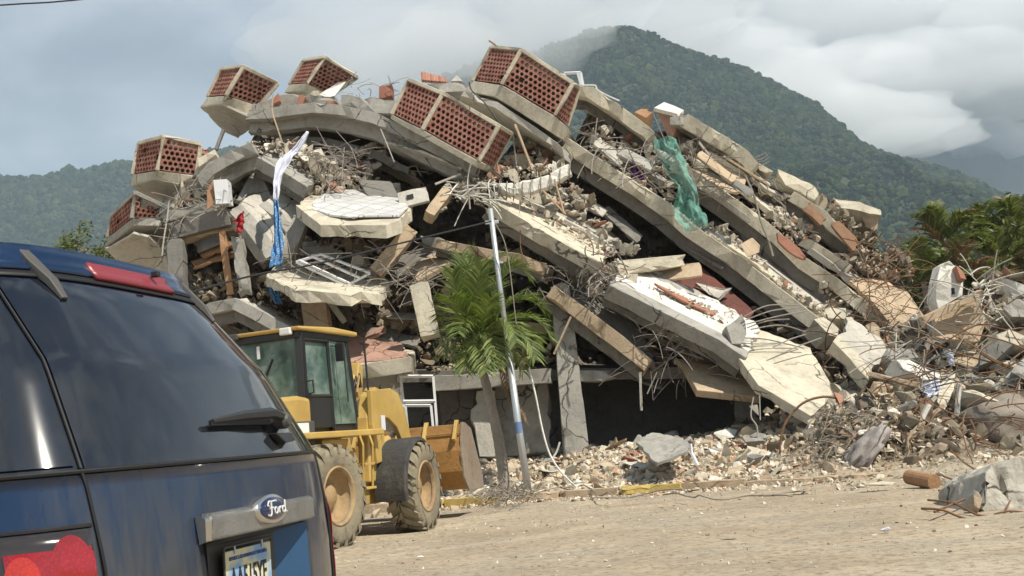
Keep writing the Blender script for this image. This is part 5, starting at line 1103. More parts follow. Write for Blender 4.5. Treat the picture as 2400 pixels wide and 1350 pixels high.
bx(rf, X0+0.10, X0+0.26, Y0_-0.09, Y0_-0.03, ZT-0.03, ZT+0.05, 'work_lamp', 'greyp'); bx(rf, X1-0.22, X1-0.06, Y0_-0.10, Y0_-0.03, ZT-0.05, ZT+0.04, 'work_lamp', 'paintw')
def pane(P, name='cab_window', mat='cabglass', par=None):
    b = MB(); b.add(P, [(0, 1, 2, 3)]); o = b.build(name, M[mat], par or ldr); s = o.modifiers.new('s', 'SOLIDIFY'); s.thickness = 0.006; return o
door = bx(rf, X1-0.01, X1+0.02, Y0_+0.07, 0.87, ZB+0.06, ZB+0.46, 'cab_door', 'cabdark')
pane([rf(X1+0.005, Y0_+0.08, ZB+0.46), rf(X1+0.005, 0.87, ZB+0.46), rf(X1-0.03, 0.89, ZT-0.12), rf(X1-0.03, Y0_+0.12, ZT-0.12)], 'door_glass', 'cabglass', door)
for P in ([(Y0_+0.07, ZB+0.05), (Y0_+0.11, ZT-0.1)], [(0.865, ZB+0.05), (0.885, ZT-0.1)], [(Y0_+0.07, ZB+0.46), (0.865, ZB+0.46)], [(Y0_+0.11, ZT-0.11), (0.885, ZT-0.11)]):
    (a1, z1_), (a2, z2_) = P; MB().tube([rf(X1+0.03-0.03*(z1_-ZB), a1, z1_), rf(X1+0.03-0.03*(z2_-ZB), a2, z2_)], 0.022, 4).build('door_frame', M['cabdark'], door)
MB().tube([rf(X1+0.01, 0.32, 2.02), rf(X1+0.09, 0.34, 2.03), rf(X1+0.09, 0.35, 1.88), rf(X1+0.01, 0.33, 1.86)], 0.013, 6).build('door_handle', M['blackp'], door)
pane([rf(X1-0.01, 0.92, ZB+0.1), rf(X1-0.01, Y1_+0.06, ZB+0.1), rf(X1-0.05, Y1_-0.02, ZT-0.1), rf(X1-0.03, 0.93, ZT-0.1)])
pane([rf(X0, Y0_, ZB+0.42), rf(X1, Y0_, ZB+0.42), rf(X1-0.04, Y0_+0.05, ZT-0.08), rf(X0+0.04, Y0_+0.05, ZT-0.08)])
pane([rf(X0, Y1_+0.1, ZB+0.1), rf(X1, Y1_+0.1, ZB+0.1), rf(X1-0.04, Y1_, ZT-0.08), rf(X0+0.04, Y1_, ZT-0.08)])
pane([rf(X0, Y0_, ZB+0.42), rf(X0, Y1_, ZB+0.42), rf(X0+0.04, Y1_, ZT-0.08), rf(X0+0.04, Y0_+0.05, ZT-0.08)])
MB().tube([rf(-1.25, Y0_-0.02, 1.86), rf(-1.02, Y0_+0.02, 2.34)], 0.014, 5).build('rear_wiper', M['blackp'], ldr)
bx(rf, -1.22, -1.18, Y0_-0.02, Y0_-0.01, 2.36, 2.52, 'window_sticker', 'paintw', bevel=0)
bx(rf, -1.40, -0.95, 0.45, 0.60, ZB+0.1, ZB+0.95, 'seat_back', 'cabdark', bevel=0.04); bx(rf, -1.40, -0.95, 0.45, 0.95, ZB+0.35, ZB+0.5, 'seat', 'cabdark', bevel=0.04)
b = MB(); b.lathe([(0.17, 0), (0.19, 0.015), (0.17, 0.03)], rf.R @ Matrix.Rotation(-0.5, 3, 'X'), rf(-1.15, 1.15, ZB+0.72), 20); b.build('steering_wheel', M['blackp'], ldr)
bx(rf, -0.80, -0.66, 1.0, 1.30, ZB+0.08, ZB+0.42, 'control_box', 'greyp')
MB().tube([rf(X1+0.02, Y1_+0.14, ZT), rf(X1+0.06, Y1_+0.28, ZT-0.05), rf(X1+0.06, Y1_+0.32, ZT-0.9), rf(X1, Y1_+0.24, ZB+0.28), rf(X1, Y1_+0.10, ZB+0.25)], 0.014, 6).build('grab_rail', M['blackp'], ldr)
MB().tube([rf(X1-0.02, 0.98, 2.5), rf(X1+0.14, 1.03, 2.46), rf(X1+0.15, 1.05, 1.75)], 0.010, 6).build('mirror_arm', M['blackp'], ldr)
bx(rf, X1+0.06, X1+0.20, 0.94, 0.98, 2.28, 2.52, 'mirror', 'cabdark', bevel=0.02)
b = MB(); b.tube([rf(-1.26, -0.35, 1.78), rf(-1.26, -0.35, 2.42), rf(-1.29, -0.40, 2.52)], 0.085, 14, cap=False); b.tube([rf(-1.29, -0.40, 2.50), rf(-1.32, -0.48, 2.58)], 0.085, 14, cap=False)
b.build('exhaust_pipe', concrete('heat_stained_pipe', (0.45, 0.38, 0.27), (0.25, 0.16, 0.10), 0.5, 0.6), ldr, smooth=True)
# front frame, lift arms, cylinder
bx(ff, -1.35, -0.62, -1.15, 0.15, 0.45, 1.0, 'front_frame', 'yellow')
side(ff, -0.66, -0.50, [(-0.85, 0.75), (-0.30, 0.75), (-0.22, 1.25), (-0.25, 1.98), (-0.42, 2.02), (-0.66, 1.9), (-0.80, 1.6)], 'loader_tower', 'yellow', bevel=0.02)
side(ff, -1.42, -1.28, [(-0.85, 0.75), (-0.30, 0.75), (-0.22, 1.25), (-0.25, 1.98), (-0.42, 2.02), (-0.66, 1.9), (-0.80, 1.6)], 'loader_tower', 'yellow', bevel=0.02)
for x in (-0.50, -1.45):
    side(ff, x, x+0.07, [(-0.78, 1.96), (-0.05, 2.0), (0.25, 1.93), (0.50, 1.62), (0.68, 1.22), (1.12, 0.85), (1.16, 0.60), (0.95, 0.52), (0.55, 0.78), (0.28, 1.25), (0.10, 1.45), (-0.20, 1.58), (-0.50, 1.60), (-0.55, 1.0), (-0.72, 0.98), (-0.80, 1.5)], 'lift_arm', 'yellow', bevel=0.012)
side(ff, -0.425, -0.415, [(-0.52, 1.42), (-0.38, 1.42), (-0.38, 1.62), (-0.52, 1.62)], 'arm_sticker', 'paintw', bevel=0)
MB().tube([ff(-0.58, -0.55, 1.12), ff(-0.58, 0.02, 1.28)], 0.085, 12).build('lift_cylinder', M['yellow'], ldr); MB().tube([ff(-0.58, 0.02, 1.28), ff(-0.58, 0.42, 1.40)], 0.04, 10).build('piston_rod', M['steel'], ldr)
side(ff, -1.03, -0.88, [(-0.30, 1.8), (0.02, 1.95), (0.10, 2.36), (-0.04, 2.42), (-0.16, 2.1), (-0.4, 2.0)], 'tilt_lever', 'yellow', bevel=0.02)
MB().tube([ff(-0.96, -0.6, 1.86), ff(-0.96, -0.2, 2.12), ff(-0.96, 0.02, 2.25)], 0.06, 10).build('tilt_cylinder', M['yellow'], ldr)
for k in range(4): MB().tube([ff(-0.85+0.06*k, -0.7, 1.95), ff(-0.85+0.05*k, -0.5, 2.12+0.03*k), ff(-0.9+0.03*k, -0.2, 2.05)], 0.016, 6).build('hydraulic_hose', M['rimy'] if k % 2 else M['blackp'], ldr)
M['fend'] = concrete('dusty_black_fender', (0.055, 0.055, 0.055), (0.20, 0.17, 0.12), 0.7, 0.7)
# front fenders
for x0, x1 in ((-0.52, -0.06), (-1.88, -1.45)):
    rows = []
    for a in lin(math.radians(66), math.radians(192), 18):
        r = 0.68; rows.append([ff(x0, r*math.cos(a), 0.61+r*math.sin(a)), ff(x1-0.03, (r+0.01)*math.cos(a), 0.61+(r+0.01)*math.sin(a)), ff(x1, (r-0.05)*math.cos(a), 0.61+(r-0.05)*math.sin(a))])
    b = MB(); b.sheet(rows); o = b.build('fender', M['fend'], ldr, smooth=False); s = o.modifiers.new('s', 'SOLIDIFY'); s.thickness = 0.025; o.modifiers.new('b', 'BEVEL').width = 0.006
# bucket
prof = [(1.20, 1.44), (1.62, 1.36), (1.60, 1.30), (1.28, 1.30), (1.14, 1.0), (1.14, 0.78), (1.30, 0.56), (2.05, 0.46), (2.05, 0.43), (1.26, 0.48), (1.08, 0.74), (1.08, 1.05)]
shell = MB(); shell.prism([ff(-2.20, y, z) for y, z in prof], ff.R @ Vector((2.36, 0, 0)))
bk_ = shell.build('bucket', M['bucket'], ldr, bevel=0.01)
for x in (-2.22, 0.16):
    b = MB(); b.prism([ff(x, y, z) for y, z in [(1.20, 1.46), (1.34, 1.45), (1.62, 1.36), (2.05, 0.62), (2.05, 0.44), (1.30, 0.44), (1.10, 0.64), (1.06, 0.95), (1.10, 1.2)]], ff.R @ Vector((0.035, 0, 0))); b.build('bucket_cheek', M['bucket2'], bk_, bevel=0.006)
for x in (-1.55, -0.85, -0.42, 0.06):
    b = MB(); b.prism([ff(x, y, z) for y, z in [(1.08, 1.18), (1.30, 1.50), (1.22, 1.50), (1.02, 1.22)]], ff.R @ Vector((0.05, 0, 0))); b.build('bucket_rib', M['yellow'], bk_, bevel=0.004)
MB().tube([ff(-2.2, 1.13, 1.30), ff(0.16, 1.13, 1.30)], 0.012, 5).build('bucket_edge', M['bucket'], bk_)
# ================================================================== street side
def gh(x, y): return float(ground_h(np.array([x]), np.array([y]))[0])
def cloth(name, label, cat, Ls, Rs, Y, mat, n=20, amp=0.03, seed=0, folds=3.0, th=0.004):
    """hanging fabric between a left and a right edge (px), with folds running down it"""
    def interp(P, t):
        k = t*(len(P)-1); i = min(int(k), len(P)-2); f = k-i; a, b = P[i], P[i+1]; return (a[0]+(b[0]-a[0])*f, a[1]+(b[1]-a[1])*f)
    rows = []; m = 40
    for i in range(m+1):
        t = i/m; l = interp(Ls, t); r = interp(Rs, t); row = []
        for j in range(n+1):
            u = j/n; y = Y[0]+(Y[1]-Y[0])*t
            p = W(l[0]+(r[0]-l[0])*u, l[1]+(r[1]-l[1])*u, y)
            wv = math.sin(u*folds*6.28 + 1.5*noise.noise(Vector((t*3, seed, 0)))*3)*amp + noise.noise(Vector((u*3, t*6, seed)))*amp*1.4 + noise.noise(Vector((u*9, t*26, seed+2)))*amp*0.7
            row.append(p + Vector((noise.noise(Vector((t*5, u*2, seed+4)))*amp*0.5, wv, 0)))
        rows.append(row)
    b = MB(); b.sheet(rows); o = b.build(name, M[mat], smooth=True, label=label, cat=cat); s = o.modifiers.new('s', 'SOLIDIFY') if th else None
    if s: s.thickness = th
    return o
def wire(name, label, cat, pts, Y, r=0.012, mat='rebar', group=None, wob=0.0, seed=0, n=5, sub=6):
    P = pts3(pts, Y); Q = []
    for i in range(len(P)-1):       # Catmull-Rom so that bent bars stay smooth
        p0 = P[max(0, i-1)]; p1 = P[i]; p2 = P[i+1]; p3 = P[min(len(P)-1, i+2)]
        for k in range(sub):
            t = k/sub; Q.append(0.5*((2*p1) + (p2-p0)*t + (2*p0-5*p1+4*p2-p3)*t*t + (3*p1-p0-3*p2+p3)*t*t*t))
    Q.append(P[-1])
    if wob: Q = [q + noise.noise_vector(q*2.2+Vector((seed, 0, 0)))*wob for q in Q]
    tg = dict(label=label, cat=cat)
    if group: tg['group'] = group
    return MB().tube(Q, r, n).build(name, M[mat], **tg)
def tangle(label, poly, Y, n, r=0.008, seed=1, ln=0.7, mat='rebar', spread=0.5, name='wire_tangle'):
    rr = random.Random(seed); xs = [p[0] for p in poly]; ys = [p[1] for p in poly]; b = MB(); c = 0
    while c < n:
        x, y = rr.uniform(min(xs), max(xs)), rr.uniform(min(ys), max(ys))
        if not inpoly(x, y, poly): continue
        c += 1; p = W(x, y, Y + rr.uniform(-spread, spread)); d = Vector((rr.gauss(0, 1), rr.gauss(0, .5), rr.gauss(0, .6))).normalized(); pts = [p]; L_ = ln*rr.uniform(.4, 1.5); k = 7
        cv = Vector((rr.gauss(0, 1), rr.gauss(0, 1), rr.gauss(0, 1)))*rr.choice((0.05, 0.12, 0.2, 0.45))
        for i in range(k):
            d = (d + cv*0.35 + Vector((0, 0, -0.06))).normalized(); pts.append(pts[-1] + d*L_/k)
        b.tube(pts, r*rr.uniform(.6, 1.3), 4, cap=False)
    return b.build(name, [M[mat]], label=label, cat='wire', kind='stuff')
# ---- kerb ------------------------------------------------------------------------------------------
M['kerby'] = concrete('worn_yellow_kerb_paint', (0.50, 0.37, 0.12), (0.36, 0.31, 0.23), 0.95)
x = -6.4; k = 0
while x < 4.6:
    L_ = 0.98; a = Vector((x, kerb_y(x), 0)); b_ = Vector((x+L_, kerb_y(x+L_), 0)); t = (b_-a).normalized(); q = Vector((-t.y, t.x, 0))
    hgt = 0.15 if x < 2.5 else 0.10
    o = piece([a+t*0.01-Vector((0, 0, .08)), b_-t*0.01-Vector((0, 0, .08)), b_-t*0.01+Vector((0, 0, hgt)), a+t*0.01+Vector((0, 0, hgt))], q*0.22, amp=0.012, L_=0.12, jag=())
    yel = k in (4, 5, 8)
    o.build('kerb_stone', M['kerby' if yel else 'tan'], label=({4: 'yellow kerb stone half hidden behind the loader front wheel', 5: 'yellow kerb stone between the loader front wheel and the palm', 8: 'yellow kerb stone alone to the right of the street pole'}[k] if yel else {0: 'first kerb stone, far behind the blue car', 1: 'kerb stone behind the blue car tailgate', 2: 'kerb stone behind the loader rear wheel', 3: 'kerb stone in the shadow of the loader', 6: 'bare kerb stone in front of the palm foot', 7: 'bare kerb stone in front of the pole foot', 9: 'bare kerb stone right after the single yellow one', 10: 'second-last kerb stone before the buried end', 11: 'last kerb stone, half buried under the debris'}.get(k, 'bare kerb stone')), cat='kerb', group='kerb stones along the road')
    x += L_; k += 1
# ---- rubble field in front of the ruin ---------------------------------------------------------------
def scatter(label, n, size, region, mat, seed, name='rubble', dens=None, pw=2.5, sink=0.25):
    r = random.Random(seed); P = []; S = []
    while len(P) < n:
        x = r.uniform(region[0], region[1]); y = r.uniform(region[2], region[3])
        if dens and r.random() > dens(x, y): continue
        s = size*(0.2 + r.random()**pw); P.append((x, y)); S.append(s)
    z = ground_h(np.array([p[0] for p in P]), np.array([p[1] for p in P]))
    P = [(p[0], p[1], zz + s*sink) for p, zz, s in zip(P, z, S)]
    v, f = chunks(P, S, seed); return npmesh(name, v, f, M[mat], smooth=False, label=label, cat='rubble', kind='stuff')
def dfield(x, y):
    d = y-kerb_y(x)
    if d < 0.15: return 0
    return min(1, 0.12 + max(0, d-0.4)*0.55)*(1 if x > -1.0 else 0.35)
M['rubblef'] = rubblemat('pale_brick_rubble', [(0.0, (0.44, 0.36, 0.25)), (0.3, (0.60, 0.52, 0.40)), (0.55, (0.74, 0.68, 0.56)), (0.76, (0.80, 0.76, 0.68)), (0.84, (0.50, 0.27, 0.17)), (0.93, (0.55, 0.42, 0.28)), (1.0, (0.28, 0.23, 0.17))], dirt=(0.42, 0.34, 0.24))
scatter('pale crushed rubble spread over the pavement in front of the ruin', 15000, 0.062, (-4.5, 6.5, 15.6, 24.5), 'rubblef', 3, dens=dfield, pw=2.0)
scatter('fist-sized rubble pieces between the kerb and the hollow ground floor', 1700, 0.13, (-3.5, 6.5, 17.5, 24.5), 'rubblef', 4, dens=lambda x, y: dfield(x, y)*0.9 if y-kerb_y(x) > 1.2 else 0.06)
scatter('small stones and crumbs scattered over the dusty road', 3200, 0.020, (-4, 7, 8.0, 18.0), 'rubblef', 5, name='gravel', dens=lambda x, y: 0.25 if y < 13 else (0.45 if y < kerb_y(x)-0.6 else 1.0), pw=3.0)
scatter('loose gravel lying along the foot of the kerb', 900, 0.05, (-2, 4.8, 15.2, 18.6), 'rubblef', 6, name='gravel', dens=lambda x, y: 1.0 if -0.45 < y-kerb_y(x) < 0.0 else 0.0, pw=2.6)
# separate larger pieces
rr = random.Random(77); H = hulls(); cm = []
for i in range(8):
    v, f = H[i]; me = bpy.data.meshes.new('rubble_chunk'); me.from_pydata([tuple(q) for q in v], [], [tuple(int(t) for t in q) for q in f]); me.materials.append(M[('pale', 'white', 'grey', 'tan', 'pale', 'brick', 'white', 'grey')[i]]); cm.append(me)
cnt = 0
KL = [('pale', 'grey-white'), ('white', 'white'), ('grey', 'grey'), ('tan', 'tan'), ('pale', 'grey-white'), ('brick', 'brick-red'), ('white', 'white'), ('grey', 'grey')]
while cnt < 190:
    x, y = rr.uniform(-3.0, 6.5), rr.uniform(16.5, 24.0); d = y-kerb_y(x)
    if d < 0.3 or rr.random() > min(1, d*0.3): continue
    i = rr.choice((0, 1, 2, 3, 4, 5, 6, 7, 0, 1, 4)); s = rr.uniform(0.09, 0.24)*(1 if rr.random() < .85 else 1.5)
    o = bpy.data.objects.new('rubble_chunk', cm[i]); COL.objects.link(o); o.location = (x, y, gh(x, y)+s*0.3); o.scale = (s, s*rr.uniform(.6, 1), s*rr.uniform(.5, 1)); o.rotation_euler = (rr.uniform(-.5, .5), rr.uniform(-.5, .5), rr.uniform(0, 6))
    o['label'] = '%s rubble chunk lying on the pavement in front of the ruin' % KL[i][1]; o['category'] = 'rubble'; o['group'] = '%s chunks in the rubble field' % KL[i][1]; o['kind'] = 'thing'; cnt += 1
for i, (px, py, z, s, sy, m, lb) in enumerate([(1862, 1152, 0.05, .14, .5, 'tan', 'flat tan stone lying alone on the road, left of the debris heap'), (1710, 1255, 0.03, .07, .6, 'tan', 'small pale stone alone on the road below the kerb end'), (2058, 1133, .1, .20, .7, 'pale', 'rounded pale lump at the foot of the root mound'), (985, 1305, .02, .06, .5, 'white', 'small white scrap of plaster on the road in front of the loader')]):
    p = G(px, py, z); o = bpy.data.objects.new('stone', cm[(i*3) % 8].copy()); o.data.materials[0] = M[m]; COL.objects.link(o); o.location = p; o.scale = (s, s*0.8, s*sy); o['label'] = lb; o['category'] = 'stone'; o['kind'] = 'thing'
# mattress / padded board
plateq('mattress', 'dusty grey mattress thrown on the rubble in front of the hollow ground floor', 'mattress', [(1494, 1036, 19.6), (1540, 1085, 18.6), (1612, 1058, 18.7), (1619, 1043, 19.2), (1601, 1030, 20.0), (1545, 1013, 20.6), (1524, 1015, 20.5)], 0, 0.06, 'grey', L_=0.12, amp=0.05)
MB().tube([W(1618, 1040, 18.6), W(1621, 1062, 18.6), W(1636, 1092, 18.4)], 0.03, 5).build('plastic_strip', M['paintw'], label='white plastic strip bent upright beside the mattress', cat='strip')
# ---- street pole --------------------------------------------------------------------------------------
yp = 19.6
pole = empty('street_pole', W(1238, 1150, yp), label='leaning galvanised street pole with a blue painted band', cat='pole')
def polep(t): return W(1238+(1149-1238)*t**0.93*1.0, 1152+(490-1152)*t, yp+0.5*t)
MB().tube([polep(0), polep(0.25), polep(0.49)], 0.066, 14).build('lower_shaft', M['steel'], pole, smooth=True)
MB().tube([polep(0.485), polep(0.50)], 0.072, 14, r1=0.05).build('joint_collar', M['steel'], pole)
MB().tube([polep(0.50), polep(0.75), polep(1.0)], 0.050, 14).build('upper_shaft', M['steel'], pole, smooth=True)
MB().tube([polep(0.205), polep(0.245)], 0.0675, 14).build('painted_band', simple('blue_band', (0.13, 0.20, 0.36), 0.6), pole)
b = MB(); c = polep(0.953); b.box(c, (0.26, 0.05, 0.07)); b.build('clamp', M['steel'], pole, bevel=0.01); b = MB(); b.box(polep(0.81)+Vector((0.07, 0, 0)), (0.1, 0.04, 0.04)); b.build('bracket', M['steel'], pole)
# cables
G1 = 'black service cables'
wire('overhead_cable', 'twin black cable running from the street pole down to the left past the ruin', 'cable', [(1150, 519, 19.9), (960, 565, 18.6), (740, 619, 17.3), (620, 640, 16.5), (530, 662, 16), (430, 690, 15.4), (250, 735, 14.6), (-200, 830, 13)], 0, 0.017, 'cable', sub=4)
wire('overhead_cable', 'thin dark cable crossing the sky at the top left corner', 'cable', [(-500, 50), (0, 12), (165, 1), (600, -45)], 22, 0.018, 'cable', sub=4)
wire('hanging_wire', 'pair of thin grey wires looping down from the pole clamp', 'wire', [(1160, 522), (1180, 560), (1192, 610), (1202, 690), (1210, 760)], 19.8, 0.010, 'rebar')
wire('hanging_wire', 'long white cord dangling from the palm crown to the ground rubble', 'wire', [(1240, 862, 20.2), (1256, 930, 20), (1272, 1010, 19.8), (1290, 1068, 19.6), (1320, 1112, 19.2), (1360, 1150, 19)], 0, 0.019, 'white')
wire('branch', 'short forked white stick beside the dangling cord', 'stick', [(1290, 1080), (1304, 1060), (1312, 1036)], 19.6, 0.020, 'white')
MB().tube([W(1216, 420, 22.6), W(1218, 500, 22.3)], 0.008, 4).build('hanging_wire', M['rebar'], label='thin straight wire from which a lump of concrete hangs', cat='wire')
v, f = H[3]; b = MB(); b.add([W(1216, 525, 22.3) + Vector(q)*0.17 for q in v], [tuple(q) for q in f]); b.build('hanging_lump', M['white'], label='white broken hollow block dangling on a wire right of the pole top', cat='concrete block')
wire('hanging_wire', 'rusty wire dangling below the hanging block', 'wire', [(1219, 540), (1220, 580), (1224, 600), (1219, 625)], 22.3, 0.012, 'rust')
# ---- palm ----------------------------------------------------------------------------------------------
def leafmat(name, a, b_, tr=0.25):
    m, nt, p = newmat(name); g = N(nt, 'ShaderNodeNewGeometry'); c = ramp(nt, g.outputs['Random Per Island'], [(0, a), (1, b_)])
    nt.links.new(c, p.inputs['Base Color']); p.inputs['Roughness'].default_value = 0.55; p.inputs['Specular IOR Level'].default_value = 0.35
    tb = N(nt, 'ShaderNodeBsdfTranslucent'); nt.links.new(mixc(nt, 1.0, c, (1.3, 1.5, 0.6), 'MULTIPLY'), tb.inputs['Color']); ms = N(nt, 'ShaderNodeMixShader'); ms.inputs[0].default_value = tr
    nt.links.new(p.outputs[0], ms.inputs[1]); nt.links.new(tb.outputs[0], ms.inputs[2]); nt.links.new(ms.outputs[0], nt.nodes['Material Output'].inputs['Surface']); return m
M['palm'] = leafmat('palm_leaf', (0.075, 0.12, 0.03), (0.27, 0.31, 0.10)); M['palm2'] = leafmat('background_palm_leaf', (0.10, 0.13, 0.04), (0.24, 0.25, 0.10)); M['leaf'] = leafmat('broad_leaf', (0.06, 0.085, 0.03), (0.22, 0.24, 0.11))
M['deadleaf'] = leafmat('dead_palm_leaf', (0.16, 0.10, 0.06), (0.30, 0.20, 0.12), 0.1)
M['bark'] = concrete('ringed_palm_bark', (0.34, 0.30, 0.25), (0.10, 0.08, 0.06), 0.6)
def frond(A, C, B, nl=30, ll=0.42, mat='palm', parent=None, name='frond', droop=0.5, seed=0, wd=0.020, r0=0.014):
    """A base, C control, B tip; leaflets in two ranks"""
    r = random.Random(seed); b = MB(); mid = []
    for i in range(13):
        t = i/12; mid.append(A*(1-t)**2 + C*2*t*(1-t) + B*t*t)
    b.tube(mid, [r0*(1-0.8*i/12) for i in range(13)], 4)
    for i in range(nl):
        t = 0.14 + 0.86*i/(nl-1); p = A*(1-t)**2 + C*2*t*(1-t) + B*t*t; d = ((C-A)*(1-t) + (B-C)*t).normalized()
        s0 = d.cross(Vector((0, 0, 1)));
        if s0.length < 0.2: s0 = d.cross(Vector((0.3, 1, 0)))
        s0.normalize(); up = s0.cross(d).normalized(); L_ = ll*(0.55 + 0.6*math.sin(math.pi*min(1, t*0.9+0.08)))*r.uniform(.82, 1.1)
        for s in (-1, 1):
            dr = (s0*s*0.80 + d*0.95 + up*r.uniform(0.0, 0.5)).normalized(); q = p + dr*L_*0.5; e = q + (dr + Vector((0, 0, -droop))*r.uniform(.5, 1.3)).normalized()*L_*0.5
            w_ = dr.cross(up + s0*r.uniform(-.5, .5)).normalized()*wd
            b.add([p - w_*0.5, p + w_*0.5, q + w_, q - w_, e], [(0, 1, 2, 3), (3, 2, 4)])
    return b.build(name, M[mat], parent)
yq = 20.6
palm = empty('palm_tree', W(1186, 1150, yq), label='small street palm with a slender grey trunk, standing right of the loader bucket', cat='palm tree')
tr_ = [(1186, 1152), (1180, 1110), (1170, 1040), (1158, 980), (1143, 915), (1130, 865), (1124, 830)]; rr_ = [0.125, 0.108, 0.100, 0.095, 0.088, 0.080, 0.075]
P = [W(x, y, yq) for x, y in tr_]; Q = []; Rr = []
for i in range(len(P)-1):
    for k in range(10):
        t = k/10; Q.append(P[i].lerp(P[i+1], t)); Rr.append((rr_[i]*(1-t)+rr_[i+1]*t)*(1 + (0.05 if k % 3 == 0 else 0)))
MB().tube(Q, Rr, 14).build('trunk', M['bark'], palm, smooth=True)
MB().tube([P[-1], W(1122, 800, yq), W(1122, 775, yq)], [0.085, 0.07, 0.04], 12).build('crownshaft', simple('green_crownshaft', (0.14, 0.20, 0.07), 0.5), palm, smooth=True)
base = W(1123, 800, yq)
FR = [((1112, 585), (1085, 670), 0), ((1180, 600), (1120, 620), .2), ((1238, 650), (1190, 560), -.2), ((1060, 640), (1070, 690), -.5), ((1275, 730), (1210, 650), .3), ((1290, 790), (1240, 690), -.4), ((1255, 840), (1220, 720), -.8), ((1225, 870), (1190, 740), .5), ((1035, 745), (1060, 700), .4),
      ((1040, 830), (1060, 730), -.5), ((1090, 865), (1085, 760), -.9), ((1165, 855), (1160, 740), -1.0), ((1200, 610), (1150, 690), .9), ((1130, 620), (1110, 700), -.9), ((1080, 600), (1090, 700), .8), ((1245, 700), (1180, 680), .9), ((1050, 700), (1080, 700), -.9), ((1210, 800), (1190, 700), -1.0), ((1140, 870), (1130, 780), -1.1), ((1265, 800), (1190, 720), .9), ((1150, 700), (1130, 740), -1.2), ((1075, 780), (1090, 720), -1.2)]
for i, (tip, ctl, dy) in enumerate(FR):
    frond(base + Vector((0, dy*0.05, 0)), W(ctl[0], ctl[1], yq+dy*0.6), W(tip[0], tip[1], yq+dy), nl=38, ll=0.50, parent=palm, seed=i, droop=0.45, wd=0.016)
frond(W(1172, 800, yq-.3), W(1180, 880, yq-.4), W(1232, 985, yq-.5), nl=22, ll=0.30, mat='deadleaf', parent=palm, name='dead_frond', droop=1.6, seed=5)
frond(W(1176, 830, yq-.3), W(1180, 920, yq-.4), W(1222, 990, yq-.5), nl=16, ll=0.22, mat='deadleaf', parent=palm, name='dead_frond', droop=1.6, seed=6)
r = random.Random(4); b = MB()
for i in range(420):
    c = W(1105+r.gauss(0, 26), 838+r.gauss(0, 16), yq-0.2+r.gauss(0, .2)); d = Vector((r.gauss(0, 1), r.gauss(0, 1), r.gauss(0, 1))).normalized()*0.10; e = d.cross(Vector((0, 1, .3))).normalized()*0.014
    b.add([c-e, c+e, c+d], [(0, 1, 2)])
b.build('blossoms', M['leaf'], palm)
# ---- background vegetation -------------------------------------------------------------------------------
def bgpalm(px, py, Y, n, fl, label, seed, h=None):
    r = random.Random(seed); c = W(px, py, Y); root = empty('palm_tree', (c.x, c.y, gh(c.x, c.y)), label=label, cat='palm tree', group='palm trees beyond the right end of the ruin')
    MB().tube([(c.x+r.uniform(-.3, .3), c.y, gh(c.x, c.y)-.2), (c.x, c.y, c.z)], 0.16, 8, r1=0.12).build('trunk', M['bark'], root)
    for i in range(n):
        a = r.uniform(0, 6.28); el = r.uniform(0.05, 1.35); d = Vector((math.cos(a)*math.cos(el), math.sin(a)*math.cos(el), math.sin(el)))
        L_ = fl*r.uniform(.8, 1.1); C = c + d*L_*0.6 + Vector((0, 0, L_*0.15)); B = c + d*L_ + Vector((0, 0, -L_*0.30*r.uniform(.3, 1.3)))
        frond(c, C, B, nl=26, ll=fl*0.26, mat='palm2' if r.random() < .85 else 'deadleaf', parent=root, seed=seed*50+i, wd=0.035, r0=0.03)
for i, (px, py, Y, fl) in enumerate([(2215, 560, 44, 2.2), (2285, 545, 46, 2.4), (2352, 600, 42, 2.1), (2392, 545, 45, 2.5), (2250, 640, 41, 2.0), (2165, 640, 43, 1.9), (2320, 690, 40, 2.0), (2440, 620, 43, 2.4)]):
    bgpalm(px, py+20, Y, 22, fl, ['feathery palm behind the right end of the ruin, left of the group', 'tall feathery palm in the middle of the group at right', 'lower palm in front of the right-hand group', 'palm cut by the right edge of the photo', 'low palm behind the standing broken wall', 'small palm just beyond the last rubble of the ruin', 'palm with drooping fronds above the debris heap', 'palm standing farthest to the right'][i], i+1)
def leaftree(label, c, rad, n, leaf, seed, name='tree', mat='leaf', group=None):
    r = random.Random(seed); tg = dict(label=label, cat='tree')
    if group: tg['group'] = group
    root = empty(name, (c.x, c.y, gh(c.x, c.y)), **tg); g0 = Vector((c.x, c.y, gh(c.x, c.y)-.2))
    b = MB(); b.tube([g0, g0.lerp(c, .6), c], [rad*.12, rad*.09, rad*.05], 8); ends = []
    for i in range(9):
        d = Vector((r.gauss(0, 1), r.gauss(0, 1), r.uniform(-.2, 1))).normalized(); e = c + Vector((d.x*rad*.8, d.y*rad*.8, d.z*rad*.7)); ends.append(e); b.tube([g0.lerp(c, .65), (c+e)/2, e], [rad*.05, rad*.03, rad*.01], 5)
    b.build('trunk', M['bark'], root); b = MB(); cl = [(e, rad*r.uniform(.28, .5)) for e in ends] + [(c + Vector((r.gauss(0, .4), r.gauss(0, .4), r.gauss(0, .35)))*rad, rad*r.uniform(.2, .4)) for _ in range(12)]
    for i in range(n):
        o, q = r.choice(cl); d = Vector((r.gauss(0, 1), r.gauss(0, 1), r.gauss(0, 1))).normalized(); p = o + d*q*r.random()**.4; u = Vector((r.gauss(0, 1), r.gauss(0, 1), r.gauss(0, .6))).normalized()*leaf; v = u.cross(Vector((r.gauss(0, 1), r.gauss(0, 1), 1))).normalized()*leaf*.4
        b.add([p-u, p+v, p+u, p-v], [(0, 1, 2, 3)])
    b.build('crown', M[mat], root)
leaftree('leafy sunlit tree showing between the blue car and the left of the ruin', W(226, 595, 30), 0.95, 1500, 0.075, 5)
